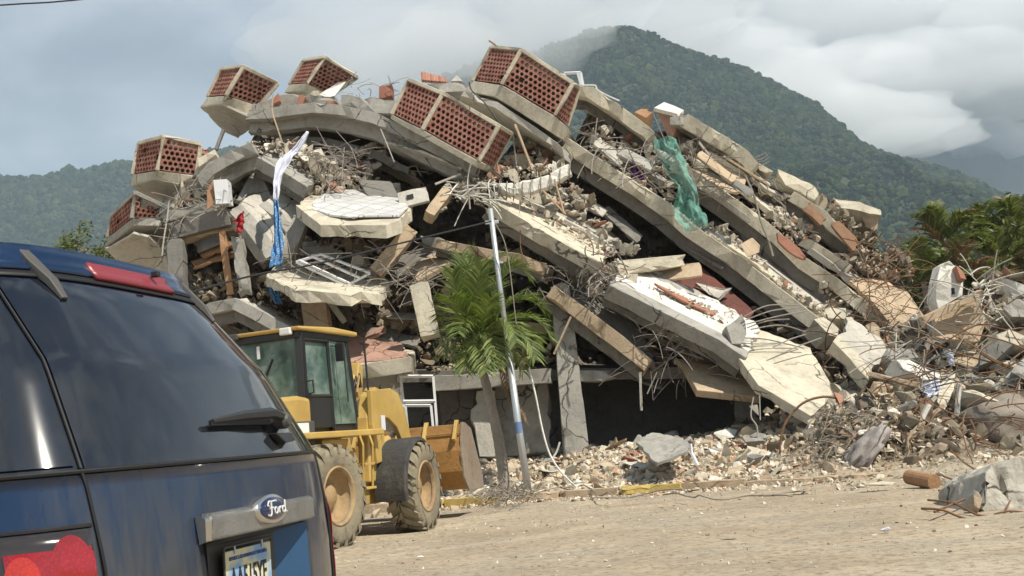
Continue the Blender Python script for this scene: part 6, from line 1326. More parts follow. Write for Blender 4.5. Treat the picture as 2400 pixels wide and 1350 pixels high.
M['leafd'] = leafmat('dark_leaf', (0.045, 0.065, 0.022), (0.10, 0.13, 0.045))
for i, (px, py, Y, rad, lb) in enumerate([(2180, 700, 52, 3.6, 'dark dense tree behind the palms, nearest the ruin'), (2290, 720, 55, 4.2, 'dark dense tree filling the gap between the palms'), (2400, 700, 53, 4.0, 'dark dense tree behind the palm at the right edge'), (2520, 680, 55, 4.5, 'dark dense tree beyond the right edge palms'), (2235, 800, 48, 3.0, 'low dark tree behind the standing broken wall')]):
    leaftree(lb, W(px, py, Y), rad, 5200, 0.17, 60+i, mat='leafd', group=None)
# ---- fabric --------------------------------------------------------------------------------------------
m, nt, p = newmat('green_debris_netting'); wv = N(nt, 'ShaderNodeTexWave'); p.inputs['Base Color'].default_value = (0.17, 0.40, 0.33, 1); p.inputs['Alpha'].default_value = 0.60; p.inputs['Roughness'].default_value = 0.8; nt.nodes.remove(wv); M['net'] = m; nt.links.new(ramp(nt, noise_n(nt, pos(nt), 3.0, 6, 0.75), [(0.34, (0.12, 0.12, 0.12)), (0.48, (0.58, 0.58, 0.58)), (0.7, (0.78, 0.78, 0.78))]), p.inputs['Alpha'])
M['clothw'] = simple('white_cloth', (0.66, 0.68, 0.78), 0.9); M['clothr'] = simple('red_cloth', (0.36, 0.03, 0.035), 0.9); M['clothp'] = simple('purple_cloth', (0.22, 0.05, 0.25), 0.9)
m, nt, p = newmat('blue_patterned_cloth'); vo = N(nt, 'ShaderNodeTexVoronoi'); vo.inputs['Scale'].default_value = 24; nt.links.new(pos(nt), vo.inputs['Vector'])
nt.links.new(ramp(nt, vo.outputs['Distance'], [(0.25, (0.45, 0.58, 0.75)), (0.38, (0.07, 0.22, 0.46))]), p.inputs['Base Color']); p.inputs['Roughness'].default_value = 0.9; M['clothb'] = m
cloth('debris_net', 'torn green debris netting draped over the longest floor edges', 'netting', [(1534, 320), (1544, 360), (1560, 405), (1582, 440), (1580, 480), (1582, 512), (1606, 545)], [(1584, 322), (1598, 350), (1608, 385), (1622, 430), (1644, 478), (1658, 505), (1660, 532)], (24.6, 23.6), 'net', amp=0.16, folds=1.1, seed=3, th=0, n=26)
cloth('bed_sheet', 'white sheet trailing from the broken ledge at upper left', 'sheet', [(718, 308), (690, 345), (658, 368), (645, 395), (640, 430), (640, 470)], [(724, 310), (706, 348), (690, 366), (668, 400), (655, 432), (652, 470)], (23.4, 22.6), 'clothw', amp=0.05, folds=3, seed=1)
cloth('curtain', 'long blue patterned curtain hanging below the white sheet', 'curtain', [(641, 470), (642, 520), (640, 580), (630, 628)], [(652, 470), (658, 520), (665, 580), (662, 618)], (22.6, 22.3), 'clothb', amp=0.04, folds=2, seed=2)
cloth('curtain', 'small blue rag under the debris balcony', 'rag', [(626, 665), (634, 690), (645, 712)], [(640, 660), (655, 690), (662, 714)], (22.4, 22.4), 'clothb', amp=0.04, seed=8)
cloth('red_cloth', 'dark red garment hooked on the grey beam at the left', 'clothing', [(546, 518), (554, 520), (552, 545)], [(572, 494), (572, 520), (565, 547)], (22.9, 22.8), 'clothr', amp=0.06, folds=1, seed=6)
cloth('purple_cloth', 'purple cloth stuck in the rubble between the long floors', 'clothing', [(1474, 372), (1478, 400), (1488, 418)], [(1490, 368), (1506, 398), (1512, 424)], (25.0, 24.8), 'clothp', amp=0.06, folds=2, seed=7)
# ---- furniture and boards -----------------------------------------------------------------------------------
plateq('cabinet', 'white metal cabinet standing open on the roof beam at the left', 'cabinet', [(499, 421, 23.0), (532, 420, 23.0), (537, 476, 23.0), (505, 478, 23.0)], 0, 0.35, 'paintw', down=(0, 1, 0))
plateq('board', 'brown chipboard panel leaning left of the white cabinet', 'board', [(484, 448, 23.1), (498, 420, 23.2), (504, 478, 23.0), (485, 492, 23.0)], 0, 0.03, 'wood', down=(0, 1, 0))
plateq('board', 'dark grey sheet lying behind the tiled balcony slab', 'board', [(838, 420, 24.6), (918, 425, 24.4), (935, 464, 23.8), (862, 458, 23.9)], 0, 0.05, 'dark', down=(0, 1, 0))
ac = plateq('appliance_panel', 'light grey appliance panel with a dark display, right of the tiles', 'panel', [(931, 452, 23.4), (999, 434, 23.4), (1006, 470, 23.2), (937, 487, 23.2)], 0, 0.08, 'soffit', down=(0, 1, 0))
b = MB(); b.prism([W(952, 458, 23.29), (W(968, 454, 23.29)), W(970, 464, 23.26), W(954, 468, 23.26)], (0, -0.01, 0)); b.build('display', M['cabdark'], ac)
b = MB(); b.lathe([(0.12, 0), (0.13, 0.25), (0.0, 0.25)], Matrix.Rotation(math.pi/2, 3, 'X'), W(840, 612, 22.9)+Vector((0, .2, 0)), 20); b.build('bucket_lid', M['soffit'], label='round grey drum end in the debris on the middle balcony', cat='drum')
b = MB(); b.prism([W(*q) for q in [(1735, 572, 24.2), (1762, 557, 24.4), (1780, 575, 24.2), (1778, 592, 24.1), (1752, 603, 24.0)]], (0.1, 0.35, 0.05)); b.build('cardboard_box', M['tan'], bevel=0.01, label='clean tan square panel resting on the slope between two long floors', cat='panel')
plateq('cabinet', 'brown wooden cabinet carcass lying open on the ridge right of the biggest balcony', 'cabinet', [(1487, 262, 26.0), (1518, 248, 26.4), (1530, 262, 26.0), (1514, 276, 25.8)], 0, 0.4, 'wood', down=(0, 1, 0))
plateq('board', 'white board resting on the ridge beside the hindmost balcony', 'board', [(736, 228, 25.2), (792, 194, 25.6), (812, 190, 26.0), (772, 240, 25.0)], 0, 0.05, 'white', down=(0, 1, 0))
for i, (q, lb) in enumerate([([(764, 236), (792, 240), (786, 262), (768, 258)], 'brick block on the grey roof edge below the white board'), ([(889, 202), (919, 197), (921, 226), (888, 231)], 'broken brick stack on the ridge left of the middle balcony'), ([(700, 222), (716, 226), (708, 248), (694, 244)], 'small brick stub at the foot of the white board'), ([(640, 232), (652, 218), (656, 236), (640, 244)], 'brick corner beside the upper left balcony'), ([(472, 345), (486, 347), (484, 362), (470, 360)], 'small brick remnant right of the far left balcony')]):
    plateq('brick_stack', lb, 'bricks', q, (25.0, 25.0), 0.3, 'brick', down=(0, 1, 0), jag=(0, 1), jamp=.03)
plateq('brick_patch', 'exposed red brick patch on the second long floor edge', 'bricks', [(1821, 545, 25.22), (1852, 560, 25.2), (1893, 600, 25.15), (1884, 612, 25.1), (1850, 590, 25.15), (1824, 566, 25.2)], 0, 0.1, 'brick', down=(0, 1, 0), jag=(2, 4), jamp=.03)
b = MB()
for i in range(9):
    a = W(990+i*6.5, 171+i*1.6, 27.5); c_ = W(992+i*6.5, 190+i*0.6, 27.0); b.tube([a, c_], 0.045, 6)
b.build('roof_tiles', M['brick'], label='strip of orange roof tiles on the ridge between two balconies', cat='roof tiles')
plateq('roof_piece', 'grey parapet strip behind the middle balcony under the roof tiles', 'concrete block', [(1000, 196, 26.9), (1090, 192, 26.9), (1098, 214, 26.8), (1040, 216, 26.8)], 0, 0.5, 'grey', down=(0, 1, 0))
plateq('roof_piece', 'white pointed gable fragment on the ridge left of the biggest balcony', 'concrete block', [(1056, 190, 27), (1070, 176, 27), (1084, 190, 27)], 0, 0.3, 'white', down=(0, 1, 0))
# broken boards, panels and planks lodged in the hollows
BD = [((940, 700), (1010, 690), 'dark'), ((905, 735), (985, 742), 'grey'), ((700, 575), (800, 600), 'grey'), ((780, 560), (880, 590), 'tan'), ((850, 590), (870, 645), 'grey'), ((745, 640), (830, 610), 'dark'), ((1290, 430), (1350, 500), 'grey'), ((1340, 450), (1420, 500), 'soffit'), ((1385, 520), (1440, 575), 'grey'), ((1420, 490), (1500, 560), 'dark'), ((1260, 470), (1330, 450), 'dark'), ((1450, 350), (1530, 390), 'grey'), ((1400, 330), (1460, 380), 'soffit'), ((1640, 360), (1720, 420), 'tan'), ((1660, 390), (1760, 450), 'dark'), ((1560, 640), (1640, 630), 'tan'), ((1600, 560), (1700, 620), 'dark'), ((1080, 640), (1040, 690), 'tan'), ((820, 800), (900, 770), 'pink'), ((860, 770), (980, 800), 'dark'), ((470, 590), (540, 560), 'wood'), ((450, 620), (545, 590), 'wood'), ((455, 575), (520, 550), 'dark'), ((620, 500), (650, 560), 'grey'), ((1960, 520), (2010, 580), 'rust'), ((1890, 480), (1930, 520), 'rust'), ((1480, 870), (1560, 900), 'dark'), ((1560, 790), (1620, 830), 'tan'), ((700, 470), (740, 500), 'dark'), ((1230, 620), (1290, 650), 'tan'), ((1300, 780), (1340, 830), 'tan')]
BL = ['dark slab piece above the crushed-head column left of the palm', 'grey slab piece below the dark one, left of the palm', 'grey slab piece in the hollow right under the tiled balcony', 'tan slab piece beside the grey one under the tiled balcony', 'small grey slab piece standing between the two debris balconies', 'dark slab piece behind the askew window frame', 'grey slab piece right of the crushed white beam', 'pale slab piece sloping above the bright-topped floor', 'grey slab piece at the foot of the hollow above the level beam', 'dark slab piece deep in the hollow above the level beam', 'dark slab piece just under the crushed white beam', 'grey slab piece in the gap near the purple cloth', 'pale slab piece above the purple cloth', 'tan slab piece beside the long white pipe', 'dark slab piece under the long white pipe', 'tan slab piece right beside the end of the level beam', 'dark slab piece under the longest floor above the level beam', 'tan slab piece hidden behind the palm crown', 'pink slab piece above the mould-stained slab', 'dark slab piece right of the pink one above the mould-stained slab', 'brown plank at mid height in the open room at the left', 'lowest brown plank in the open room at the left', 'dark plank near the ceiling of the open room at the left', 'grey slab piece behind the blue patterned curtain', 'rusty sheet near the last slab ends on the right', 'rusty strip between the cracked cream floor edge and its neighbour', 'dark slab piece above the hollow ground floor beside the hanging white pipe', 'tan slab piece in the hollow under the whitewashed floor', 'dark slab piece left of the tiled balcony', 'tan slab piece right of the palm crown', 'tan slab piece beside the top of the tall leaning column']
for i, (a, c_, mt) in enumerate(BD):
    rz = random.Random(i); y = 24.0 if a[1] > 560 else 25.2
    if a[0] > 1850: y = 26.6
    hw2 = rz.uniform(6, 16); n_ = Vector((-(c_[1]-a[1]), c_[0]-a[0])).normalized()*hw2
    plateq('broken_board', BL[i], 'board', [(a[0]-n_.x, a[1]-n_.y, y), (c_[0]-n_.x, c_[1]-n_.y, y-.3), (c_[0]+n_.x, c_[1]+n_.y, y-.7), (a[0]+n_.x, a[1]+n_.y, y-.4)], 0, 0.07, mt, jag=(1, 3), jamp=.07, group='slab pieces lodged in the gaps')
# ---- bars, pipes and wires on the ruin --------------------------------------------------------------------------
GB = 'bent steel bars sticking out of the broken floors'
for i, (a, c_, d_) in enumerate([((1744, 742), (1800, 716), (1872, 716)), ((1748, 750), (1810, 728), (1872, 722)), ((1750, 760), (1820, 742), (1892, 728)), ((1752, 768), (1800, 752), (1850, 748)), ((1760, 772), (1830, 762), (1888, 778)), ((1812, 814), (1850, 796), (1888, 784)), ((1822, 834), (1870, 812), (1925, 792)), ((1742, 792), (1800, 796), (1884, 816)), ((1738, 804), (1770, 822), (1786, 842)), ((1730, 806), (1756, 834), (1764, 850)), ((1772, 375), (1786, 372), (1800, 362)), ((1776, 380), (1790, 377), (1803, 368)), ((1770, 370), (1782, 364), (1796, 358)), ((1780, 388), (1792, 384), (1804, 378))]):
    wire('steel_bar', ['topmost long bar from the dark column head', 'second long bar from the dark column head', 'third long bar from the dark column head, reaching farthest right', 'short bar just under the three long ones', 'bar sloping gently down under the short one', 'bar in the middle of the fan with its right end raised', 'lowest bar of the fan, rising to the right', 'bar crossing low in front of the tipped balcony floor', 'stub bar bent down left of the dark column head', 'second stub bar bent down at the dark column head', 'upper bar at the right end of the thick roof slab', 'longest bar at the right end of the thick roof slab', 'bar nearest the sky at the right end of the thick roof slab', 'lowest bar at the right end of the thick roof slab'][i], 'steel bar', [a, c_, d_], (21.9, 22.6) if a[1] > 600 else 26.4, 0.014, 'rebar', GB)
for lb, pts, Y, r_, mt in [('long white pipe slanting under the thick roof slab', [(1637, 332), (1722, 438)], 25.6, .035, 'soffit'), ('thin pale batten parallel to the roof slab on the right', [(1696, 366), (1800, 432)], 26.2, .03, 'tan'), ('crooked brown pipe dropping across the second long floor', [(1746, 410), (1768, 460), (1784, 520), (1800, 560), (1812, 600)], 25.0, .028, 'rebar'),
    ('grey plank propped upright beside the middle balcony', [(1207, 292), (1222, 330), (1248, 398)], 23.8, .035, 'tan'), ('second thin upright bar behind the propped plank', [(1202, 314), (1210, 386)], 23.9, .018, 'rebar'), ('straight light batten left of the middle hollow', [(1020, 432), (1080, 408)], 23.6, .03, 'soffit'), ('thin rail leaning above the bright-topped floor', [(1300, 420), (1322, 500)], 22.9, .025, 'tan'), ('second thin rail leaning above the bright-topped floor, more slanted', [(1272, 446), (1326, 502)], 22.9, .022, 'tan'),
    ('thin batten hanging in front of the tall leaning column', [(1338, 742), (1298, 830)], 22.4, .025, 'tan'), ('short white pipe hanging under the brown beam pair', [(1500, 872), (1503, 962)], 22.3, .03, 'soffit'), ('grey cord hanging down the upper left cornice', [(640, 222), (638, 260), (650, 300), (662, 336)], 24.0, .018, 'tan'), ('thin grey rod hanging below the middle roof edge', [(892, 302), (908, 340), (924, 380)], 23.8, .014, 'soffit'), ('white cord running down at the far left of the ruin', [(396, 470), (392, 510), (384, 560), (380, 600)], 23.4, .018, 'soffit'),
    ('short stick on the very top corner of the biggest balcony', [(1146, 95), (1162, 106)], 24.4, .022, 'wood'), ('bent black cable drooping from the biggest balcony', [(1100, 192), (1106, 212), (1135, 240), (1172, 290)], 24.2, .016, 'cable'), ('long rusty bar arching over the root mound', [(1832, 1075), (1828, 1040), (1842, 990), (1880, 946), (1930, 930), (1975, 938), (2000, 955)], 18.6, .022, 'rust'), ('white bent pipe on the ridge right of the biggest balcony', [(1366, 200), (1394, 200), (1400, 210), (1420, 222), (1452, 236)], 25.6, .022, 'paintw'),
    ('twin wires hanging under the tipped balcony floor', [(1766, 930), (1760, 975), (1774, 1000), (1776, 1040)], 20.6, .014, 'soffit'), ('thin wire hanging behind the tipped balcony corner', [(1780, 925), (1782, 985)], 20.8, .012, 'soffit'), ('thin vertical bar above the tan wall panel', [(2005, 560), (2030, 620), (2038, 690), (2036, 740)], 24.6, .014, 'rust')]:
    wire('pipe' if 'pipe' in lb else ('batten' if 'batten' in lb or 'plank' in lb else 'hanging_wire'), lb, 'pipe' if 'pipe' in lb else ('batten' if 'batten' in lb or 'plank' in lb else 'wire'), pts, Y, r_, mt)
for lb, poly, Y, n, r_, sd_, ln_, mt in [('curled pale wires and bars at the shattered joint in the centre', [(1070, 430), (1170, 420), (1180, 460), (1130, 480), (1080, 470)], 22.8, 34, .016, 1, .5, 'white'), ('steel bars bursting out where the level beam meets the floors', [(1370, 590), (1450, 590), (1460, 650), (1390, 690)], 22.2, 26, .015, 2, .5, 'rebar'), ('wires dangling under the bright-topped floor', [(1330, 610), (1420, 640), (1400, 720), (1330, 700)], 23.0, 60, .008, 3, .7, 'dark'), ('rusty bars tangled at the right end of the ruin', [(1990, 560), (2140, 580), (2150, 660), (2040, 650)], 26.2, 36, .014, 4, .8, 'rust'), ('grey wires hanging behind the green netting', [(1540, 340), (1640, 360), (1760, 450), (1640, 480)], 25.3, 70, .010, 5, .8, 'rebar'), ('bars and sticks beneath the biggest balcony', [(1340, 300), (1420, 310), (1560, 400), (1540, 450), (1400, 380)], 24.9, 80, .012, 6, .8, 'rebar'),
    ('fine wires over the debris on the middle balcony', [(640, 600), (900, 580), (1020, 660), (880, 690), (680, 660)], 22.0, 80, .009, 7, .6, 'rebar'), ('wire mesh scraps on the ridge at upper left', [(820, 190), (930, 190), (930, 235), (800, 236)], 25.4, 34, .007, 8, .38, 'rebar'), ('thin bars in the hollow under the long lower floor', [(1480, 740), (1600, 780), (1720, 870), (1560, 900), (1480, 840)], 22.6, 70, .010, 9, .8, 'rebar'), ('wires and laths on the left shoulder of the ruin', [(400, 440), (500, 420), (560, 480), (480, 500), (400, 520)], 23.6, 60, .010, 10, .6, 'rebar'), ('twisted bars spilling over the right foot of the ruin', [(1960, 720), (2100, 780), (2180, 860), (2080, 900), (1980, 830)], 23.6, 40, .013, 11, .9, 'rust'), ('laths and wires by the crushed column head', [(930, 640), (1060, 640), (1040, 700), (960, 700)], 22.3, 50, .010, 12, .5, 'rebar'), ('bars above the broken ledge at upper left', [(720, 360), (830, 330), (860, 400), (760, 430)], 23.8, 60, .010, 13, .7, 'rebar')]:
    tangle(lb, poly, Y, n, r_, 100+sd_, ln_, mt)
# ---- branches on the pavement -----------------------------------------------------------------------------------
for lb, pts in [('long bare branch lying along the kerb in front of the pole', [(1200, 1172), (1260, 1150), (1310, 1142), (1378, 1132)]), ('second bare branch lying along the kerb, farther right', [(1390, 1166), (1480, 1158), (1560, 1152), (1640, 1156)]), ('thin twig arching over the rubble', [(1300, 1100), (1340, 1130), (1400, 1150), (1440, 1162)]), ('dark cable end on the pavement', [(1560, 1160), (1660, 1166), (1760, 1160), (1860, 1156)])]:
    wire('branch', lb, 'branch', [(x_, y_, G(x_, y_, 0.16).y) for x_, y_ in pts], 0, 0.012, 'bark', wob=0.09)
b = MB(); r = random.Random(9)
for i in range(420):
    x = r.uniform(0.9, 3.6); y = kerb_y(x)+0.3+abs(r.gauss(0, .18)); z = gh(x, y); h = r.uniform(.02, .07); e = Vector((r.gauss(0, .03), r.gauss(0, .03), h)); p = Vector((x, y, z)); b.add([p-Vector((.006, 0, 0)), p+Vector((.006, 0, 0)), p+e], [(0, 1, 2)])
b.build('grass', M['leafd'], label='sparse grass growing along the kerb', cat='grass', kind='stuff')
b = MB(); r = random.Random(19)
for i in range(260):
    c = G(1185+r.gauss(0, 35), 1160+r.gauss(0, 8), 0.14); d = Vector((r.gauss(0, 1), r.gauss(0, 1), r.uniform(0, .7))).normalized()*r.uniform(.1, .35); b.tube([c, c+d*.5+Vector((0, 0, .03)), c+d], 0.007, 4, cap=False)
b.build('twigs', M['bark'], label='dry twigs and roots around the palm foot', cat='twigs', kind='stuff')
# ================================================================== debris heap on the right
scatter('brown soil, roots and broken pieces covering the right-hand heap', 5200, 0.15, (4.6, 15.5, 16.8, 25.5), 'rubbled', 13, dens=lambda x, y: 1.0 if gh(x, y) > 0.35 else 0.15, pw=2.0)
scatter('paler broken concrete mixed into the right-hand heap', 1500, 0.20, (5.2, 15.5, 17.5, 25.5), 'rubble', 14, dens=lambda x, y: 1.0 if gh(x, y) > 0.7 else 0.05, pw=2.4)
scatter('pale crumbs at the road edge below the right-hand heap', 1500, 0.06, (3.6, 9.0, 14.6, 18.5), 'rubblef', 15, name='gravel', dens=lambda x, y: 1.0 if gh(x, y) > 0.1 else 0.25, pw=2.6)
def heappiece(name, label, cat, pts, Y, th, mat, **k): return plateq(name, label, cat, pts, Y, th, mat, down=(0, 1, 0), **k)
heappiece('standing_wall', 'broken white wall piece standing up at the right with a dark hole', 'wall', [(2204, 621), (2225, 611), (2246, 625), (2259, 645), (2256, 692), (2200, 724), (2190, 702), (2196, 660)], (22.4, 22.2), 0.35, 'white', jag=(1, 2), jamp=.05)
b = MB(); b.tube([W(2233, 675, 21.9), W(2234, 690, 21.9)], 0.035, 7); b.build('hole_shade_stub', M['black'], bpy.data.objects['standing_wall'])  # solid black stub coloured as the darkness inside a hole
heappiece('brick_stack', 'red bricks on the shoulder of the standing white wall piece', 'bricks', [(2240, 622), (2256, 634), (2266, 655), (2252, 652)], (22.2, 22.1), 0.3, 'brick', jag=(0, 1), jamp=.04)
beam('broken_beam', 'dark brown beam leaning against the standing white wall piece', 'beam', (2160, 752, 21.6), (2300, 688, 21.6), 0.15, 0.2, 'tan')
heappiece('wall_sheet', 'grey-brown wall sheet below the leaning brown beam', 'wall', [(2190, 738), (2298, 694), (2308, 764), (2296, 800), (2192, 790)], (21.9, 21.7), 0.2, 'tan', jag=(2, 3), jamp=.06)
heappiece('concrete_block', 'flat grey slab end poking out of the heap below the tan stump', 'concrete block', [(2068, 834), (2080, 816), (2146, 816), (2154, 838), (2090, 846)], (21.8, 21.6), 0.5, 'grey')
heappiece('concrete_block', 'long jagged white slab fragment lying on the heap', 'concrete block', [(2095, 836), (2130, 842), (2172, 864), (2220, 884), (2166, 892), (2120, 864)], (21.2, 20.8), 0.45, 'white', jag=(1, 2, 4), jamp=.06)
heappiece('column_stump', 'rounded tan column stump leaning on the foot of the second long floor', 'column', [(2029, 762), (2046, 754), (2061, 766), (2075, 806), (2070, 823), (2050, 808)], (23.0, 22.8), 0.5, 'tan')
heappiece('concrete_block', 'cream boulder with a smooth top at the upper right of the heap', 'concrete block', [(2330, 778), (2366, 772), (2400, 786), (2430, 812), (2346, 806)], (20.6, 20.4), 0.8, 'cream', jag=(3,), jamp=.05)
heappiece('concrete_block', 'shaded olive-grey block under the cream boulder', 'concrete block', [(2300, 822), (2344, 796), (2380, 806), (2338, 842), (2296, 856)], (20.3, 20.1), 0.5, 'dark')
heappiece('concrete_block', 'grey slab corner at the right edge above the cream boulder', 'concrete block', [(2350, 722), (2384, 700), (2440, 700), (2440, 744), (2372, 742)], (21.6, 21.4), 0.9, 'grey')
heappiece('concrete_block', 'white splinter of slab standing in the heap near the right edge', 'concrete block', [(2366, 884), (2380, 868), (2396, 880), (2392, 904), (2374, 900)], (19.6, 19.6), 0.2, 'white')
beam('pole_log', 'smooth pale timber pole poking out of the heap above the roots', 'log', (2034, 876, 20.4), (2152, 903, 20.0), 0.09, 0.09, 'tan')
b = MB(); b.lathe([(0, -0.5), (0.095, -0.5), (0.10, 0.0), (0.0, 0.0)], (Matrix.Rotation(math.radians(97), 3, 'X') @ Matrix.Rotation(0.3, 3, 'Y')), G(2190, 1130, 0.09), 16); b.build('log', M['wood'], label='sawn orange-brown log end at the road edge', cat='log')
# grey tarpaulin-like sagging mass
iv, jf = ico(4); c = W(2345, 1010, 18.6); V = []
for q in iv:
    d = Vector(q); k = 1 + 0.22*noise.fractal(d*1.3+Vector((7, 0, 0)), 1.0, 2.0, 4) + 0.10*abs(noise.noise(d*3.5)); V.append((c.x+d.x*0.92*k, c.y+d.y*0.9*k, c.z+d.z*0.56*k))
npmesh('tarpaulin', np.array(V), jf, concrete('dirty_grey_tarpaulin', (0.27, 0.235, 0.195), (0.14, 0.10, 0.075), 0.7), smooth=True, label='bulging dirty grey tarpaulin bundle at the right edge', cat='tarpaulin', kind='thing')
c = W(2020, 1065, 17.3); V = []
for q in iv:
    d = Vector(q); k = 1 + 0.30*noise.fractal(d*2.0+Vector((3, 0, 0)), 1.0, 2.0, 4) + 0.16*noise.noise(Vector((d.x*2, d.y*12, d.z*12))); p = Vector((d.x*0.60*k, d.y*0.35*k, d.z*0.17*k)); p = Matrix.Rotation(-0.75, 3, 'Y') @ p; V.append((c.x+p.x, c.y+p.y, c.z+p.z))
npmesh('root_ball', np.array(V), jf, concrete('fibrous_grey_roots', (0.36, 0.33, 0.31), (0.13, 0.10, 0.075), 0.8), smooth=True, label='grey fibrous root ball leaning on the mound left of the dark hollow', cat='root ball', kind='thing')
plateq('floor_slab', 'thin bright white slab lying flat at the right edge of the heap', 'floor slab', [(2246, 1086, 16.6), (2330, 1086, 16.2), (2440, 1076, 16.0), (2440, 1052, 17.4), (2400, 1058, 17.4), (2256, 1080, 17.0)], 0, 0.22, 'white', group='loose slabs in the right-hand heap')
M['crust'] = concrete('crusted_concrete', (0.52, 0.49, 0.42), (0.09, 0.075, 0.06), 0.95)
heappiece('pile_cap', 'rough block of crusted concrete at the lower right edge', 'concrete block', [(2323, 1090), (2354, 1076), (2440, 1084), (2440, 1200), (2309, 1200), (2300, 1160)], (10.9, 10.7), 1.1, 'crust', jag=(0, 1, 3, 4, 5), jamp=.07, amp=0.035, L_=0.07)
heappiece('pile_cap', 'dark flat plate wedged against the left of the crusted block', 'concrete block', [(2302, 1130), (2322, 1118), (2318, 1184), (2296, 1180)], (10.7, 10.6), 0.3, 'dark')
heappiece('pile_cap', 'small rounded lump left of the crusted block', 'concrete block', [(2280, 1160), (2292, 1150), (2302, 1168), (2296, 1192), (2282, 1188)], (10.6, 10.5), 0.2, 'tan')
GB2 = 'rusty bars at the foot of the right-hand heap'
for i, pts in enumerate([[(2175, 1172), (2236, 1180), (2290, 1206), (2330, 1212)], [(2160, 1192), (2210, 1196), (2260, 1214), (2335, 1214)], [(2200, 1150), (2250, 1144), (2300, 1142)], [(2210, 1116), (2260, 1132), (2300, 1136)], [(2190, 1200), (2260, 1170), (2330, 1140), (2400, 1122)], [(2228, 1054), (2260, 1084), (2305, 1112)], [(2330, 1205), (2370, 1198), (2420, 1204)], [(2356, 1200), (2376, 1160), (2404, 1140)], [(2215, 1130), (2280, 1164), (2300, 1172)], [(2368, 1200), (2384, 1212), (2382, 1240)], [(2210, 1218), (2270, 1226), (2330, 1216)]]):
    wire('steel_bar', ['uppermost long rusty bar pointing left of the crusted block', 'long curved rusty bar just under the uppermost one', 'short thick rusty bar level with the sawn log', 'rusty bar right behind the sawn log end', 'long rusty bar crossing over the crusted block', 'rusty bar bending down onto the thin white slab', 'rusty bar right under the crusted block at the photo edge', 'short rusty bar rising in front of the crusted block', 'rusty bar between the sawn log and the crusted block', 'bent rusty bar hooking down at the lower right', 'lowest thin rusty bar lying flat on the road'][i], 'steel bar', [(a, b2, max(10.3, min(15.5, G(a, max(b2, 1100), 0.10).y))) for a, b2 in pts], 0, 0.013 if i < 6 else 0.009, 'rust', GB2)
for lb, pts, Y, r_, mt in [('curled tan rope looping in front of the dark hollow', [(2168, 990), (2150, 1000), (2128, 1030), (2130, 1060), (2118, 1074), (2106, 1068), (2098, 1050)], 17.0, .02, 'tan'), ('long thin brown rod crossing the heap diagonally', [(2170, 930), (2130, 980), (2095, 1030)], 17.6, .018, 'rust'), ('white drain pipe sticking up from the heap', [(2248, 900), (2242, 975)], 18.4, .045, 'white'), ('short scorched white pipe beside the tan rope', [(2178, 948), (2156, 992)], 17.6, .05, 'white'), ('brown pole leaning behind the scorched pipe', [(2212, 950), (2150, 1004)], 17.9, .04, 'tan'), ('orange-brown branch along the right of the heap', [(2290, 820), (2340, 850), (2420, 880)], 19.6, .035, 'rust'), ('thin bar across the tarpaulin bundle', [(2260, 985), (2240, 1030), (2262, 1058), (2320, 1070)], 17.4, .014, 'rust')]:
    wire('pipe' if 'pipe' in lb else 'rod', lb, 'pipe' if 'pipe' in lb else 'rod', pts, Y, r_, mt)
plateq('board', 'yellowish curled board in the middle of the right-hand heap', 'board', [(2196, 940, 18.6), (2204, 900, 19.0), (2240, 874, 19.3), (2236, 915, 18.9), (2214, 960, 18.4)], 0, 0.04, 'cream', down=(0, 1, 0), jag=(1, 3), jamp=.05)
cloth('plastic_sheet', 'blue-white plastic sheet crumpled in the right-hand heap', 'sheet', [(2160, 900), (2170, 915), (2165, 935)], [(2200, 890), (2212, 905), (2195, 925)], (19.2, 18.8), 'clothw', amp=0.08, folds=2, seed=21)
cloth('plastic_sheet', 'pale rag on the wires above the white slab fragment', 'sheet', [(2212, 820), (2220, 836), (2226, 856)], [(2226, 818), (2234, 836), (2236, 858)], (20.4, 20.2), 'clothw', amp=0.05, folds=2, seed=22)
M['clothd'] = simple('dirty_dark_fabric', (0.09, 0.08, 0.075), 0.9)
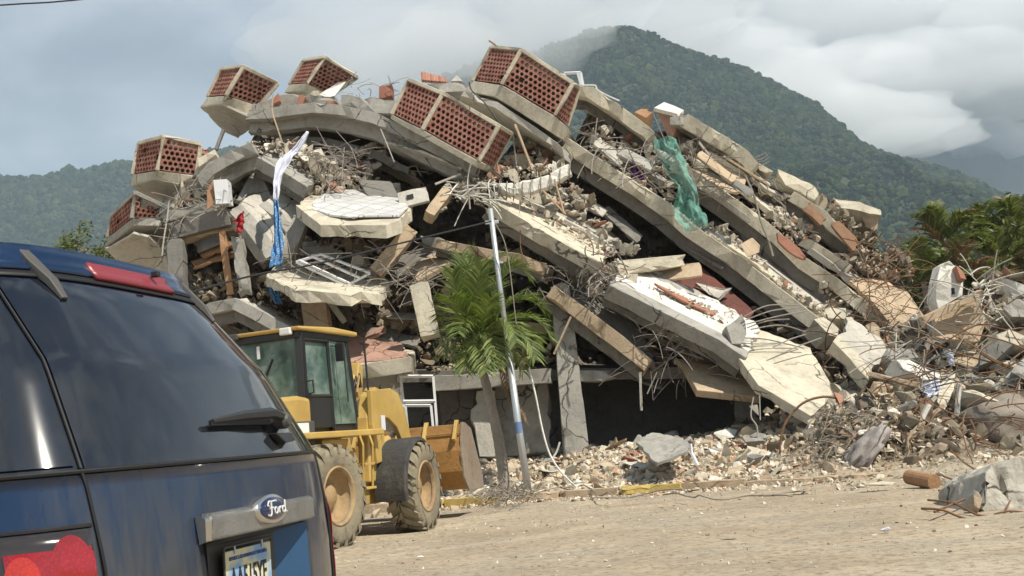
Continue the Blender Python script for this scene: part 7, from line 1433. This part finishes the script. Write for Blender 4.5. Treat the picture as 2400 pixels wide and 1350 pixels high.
for lb, poly, Y, n, r_, sd_, ln_, mt in [('rusty bars and wires bristling over the right-hand heap', [(2050, 780), (2200, 760), (2330, 740), (2420, 760), (2420, 930), (2200, 930), (2080, 900)], 20.2, 55, .012, 31, .9, 'rust'), ('pale laths and wires standing up behind the wall sheet', [(2270, 640), (2330, 650), (2340, 780), (2300, 780)], 21.4, 40, .014, 32, .7, 'soffit'), ('dark wires over the middle of the right-hand heap', [(2180, 800), (2420, 790), (2420, 960), (2120, 980)], 19.0, 45, .010, 33, .8, 'dark'), ('rusty wires over the lower right-hand heap', [(2100, 940), (2420, 930), (2420, 1080), (2150, 1100)], 17.4, 60, .010, 34, .7, 'rust'), ('curved wires over the tan wall panel', [(1990, 640), (2140, 660), (2160, 740), (2050, 740)], 24.8, 50, .009, 35, 1.4, 'rust'), ('roots and fibres hanging from the root mound', [(1930, 950), (2060, 960), (2110, 1040), (2050, 1110), (1950, 1110), (1900, 1060)], 17.9, 330, .006, 36, .40, 'bark'), ('grey laths in the upper part of the right-hand heap', [(2060, 740), (2180, 740), (2200, 850), (2080, 850)], 21.4, 28, .011, 37, .9, 'soffit')]:
    tangle(lb, poly, Y, n, r_, sd_, ln_, mt, spread=0.7)
p = G(2078, 1240, 0.03); b = MB(); b.add([p + Vector(q)*0.055 for q in H[5][0]], [tuple(q) for q in H[5][1]]); b.build('plastic_bag', M['clothw'], label='small bluish white plastic scrap on the open road', cat='litter')

# large separate blocks lying on the heap
CR_ = [('pale', 'pale'), ('white', 'white'), ('grey', 'grey'), ('tan', 'tan'), ('cream', 'cream')]
r = random.Random(123); spots = []
while len(spots) < 84:
    x, y = r.uniform(6.2, 15.0), r.uniform(18.2, 24.5); z = gh(x, y)
    if z < 0.5 or any((x-a)**2+(y-b2)**2 < 0.22 for a, b2, _ in spots): continue
    spots.append((x, y, z))
ZN = lambda x, y, z: ('near the standing white wall piece' if y > 21.5 and x < 10.5 else 'on the crest at the right edge' if z > 2.2 else 'beside the tarpaulin bundle' if x > 8.2 and y < 21 else 'above the root mound' if x < 8 else 'in the middle of the slope')
for i, (x, y, z) in enumerate(spots):
    mi = r.choice((0, 0, 1, 2, 3, 4)); s = r.uniform(0.16, 0.50); v, f = H[r.randrange(28)]
    R3 = Matrix.Rotation(r.uniform(0, 6), 3, 'Z') @ Matrix.Rotation(r.uniform(-.7, .7), 3, 'X') @ Matrix.Rotation(r.uniform(-.7, .7), 3, 'Y')
    bm = bmesh.new(); vv = [bm.verts.new(Vector((x, y, z+s*0.25)) + R3 @ (Vector(q)*s)) for q in v]
    for t in f: bm.faces.new([vv[int(k)] for k in t])
    bmesh.ops.subdivide_edges(bm, edges=bm.edges[:], cuts=2, use_grid_fill=True)
    for q in bm.verts: q.co += noise.noise_vector(q.co*5)*s*0.09
    me = bpy.data.meshes.new('rubble_block'); bm.to_mesh(me); bm.free()
    finish(me, 'rubble_block', [M[CR_[mi][0]]], label='%s broken block %s of the right-hand heap' % (CR_[mi][1], ZN(x, y, z)), cat='rubble', group='%s blocks %s' % (CR_[mi][1], ZN(x, y, z)))
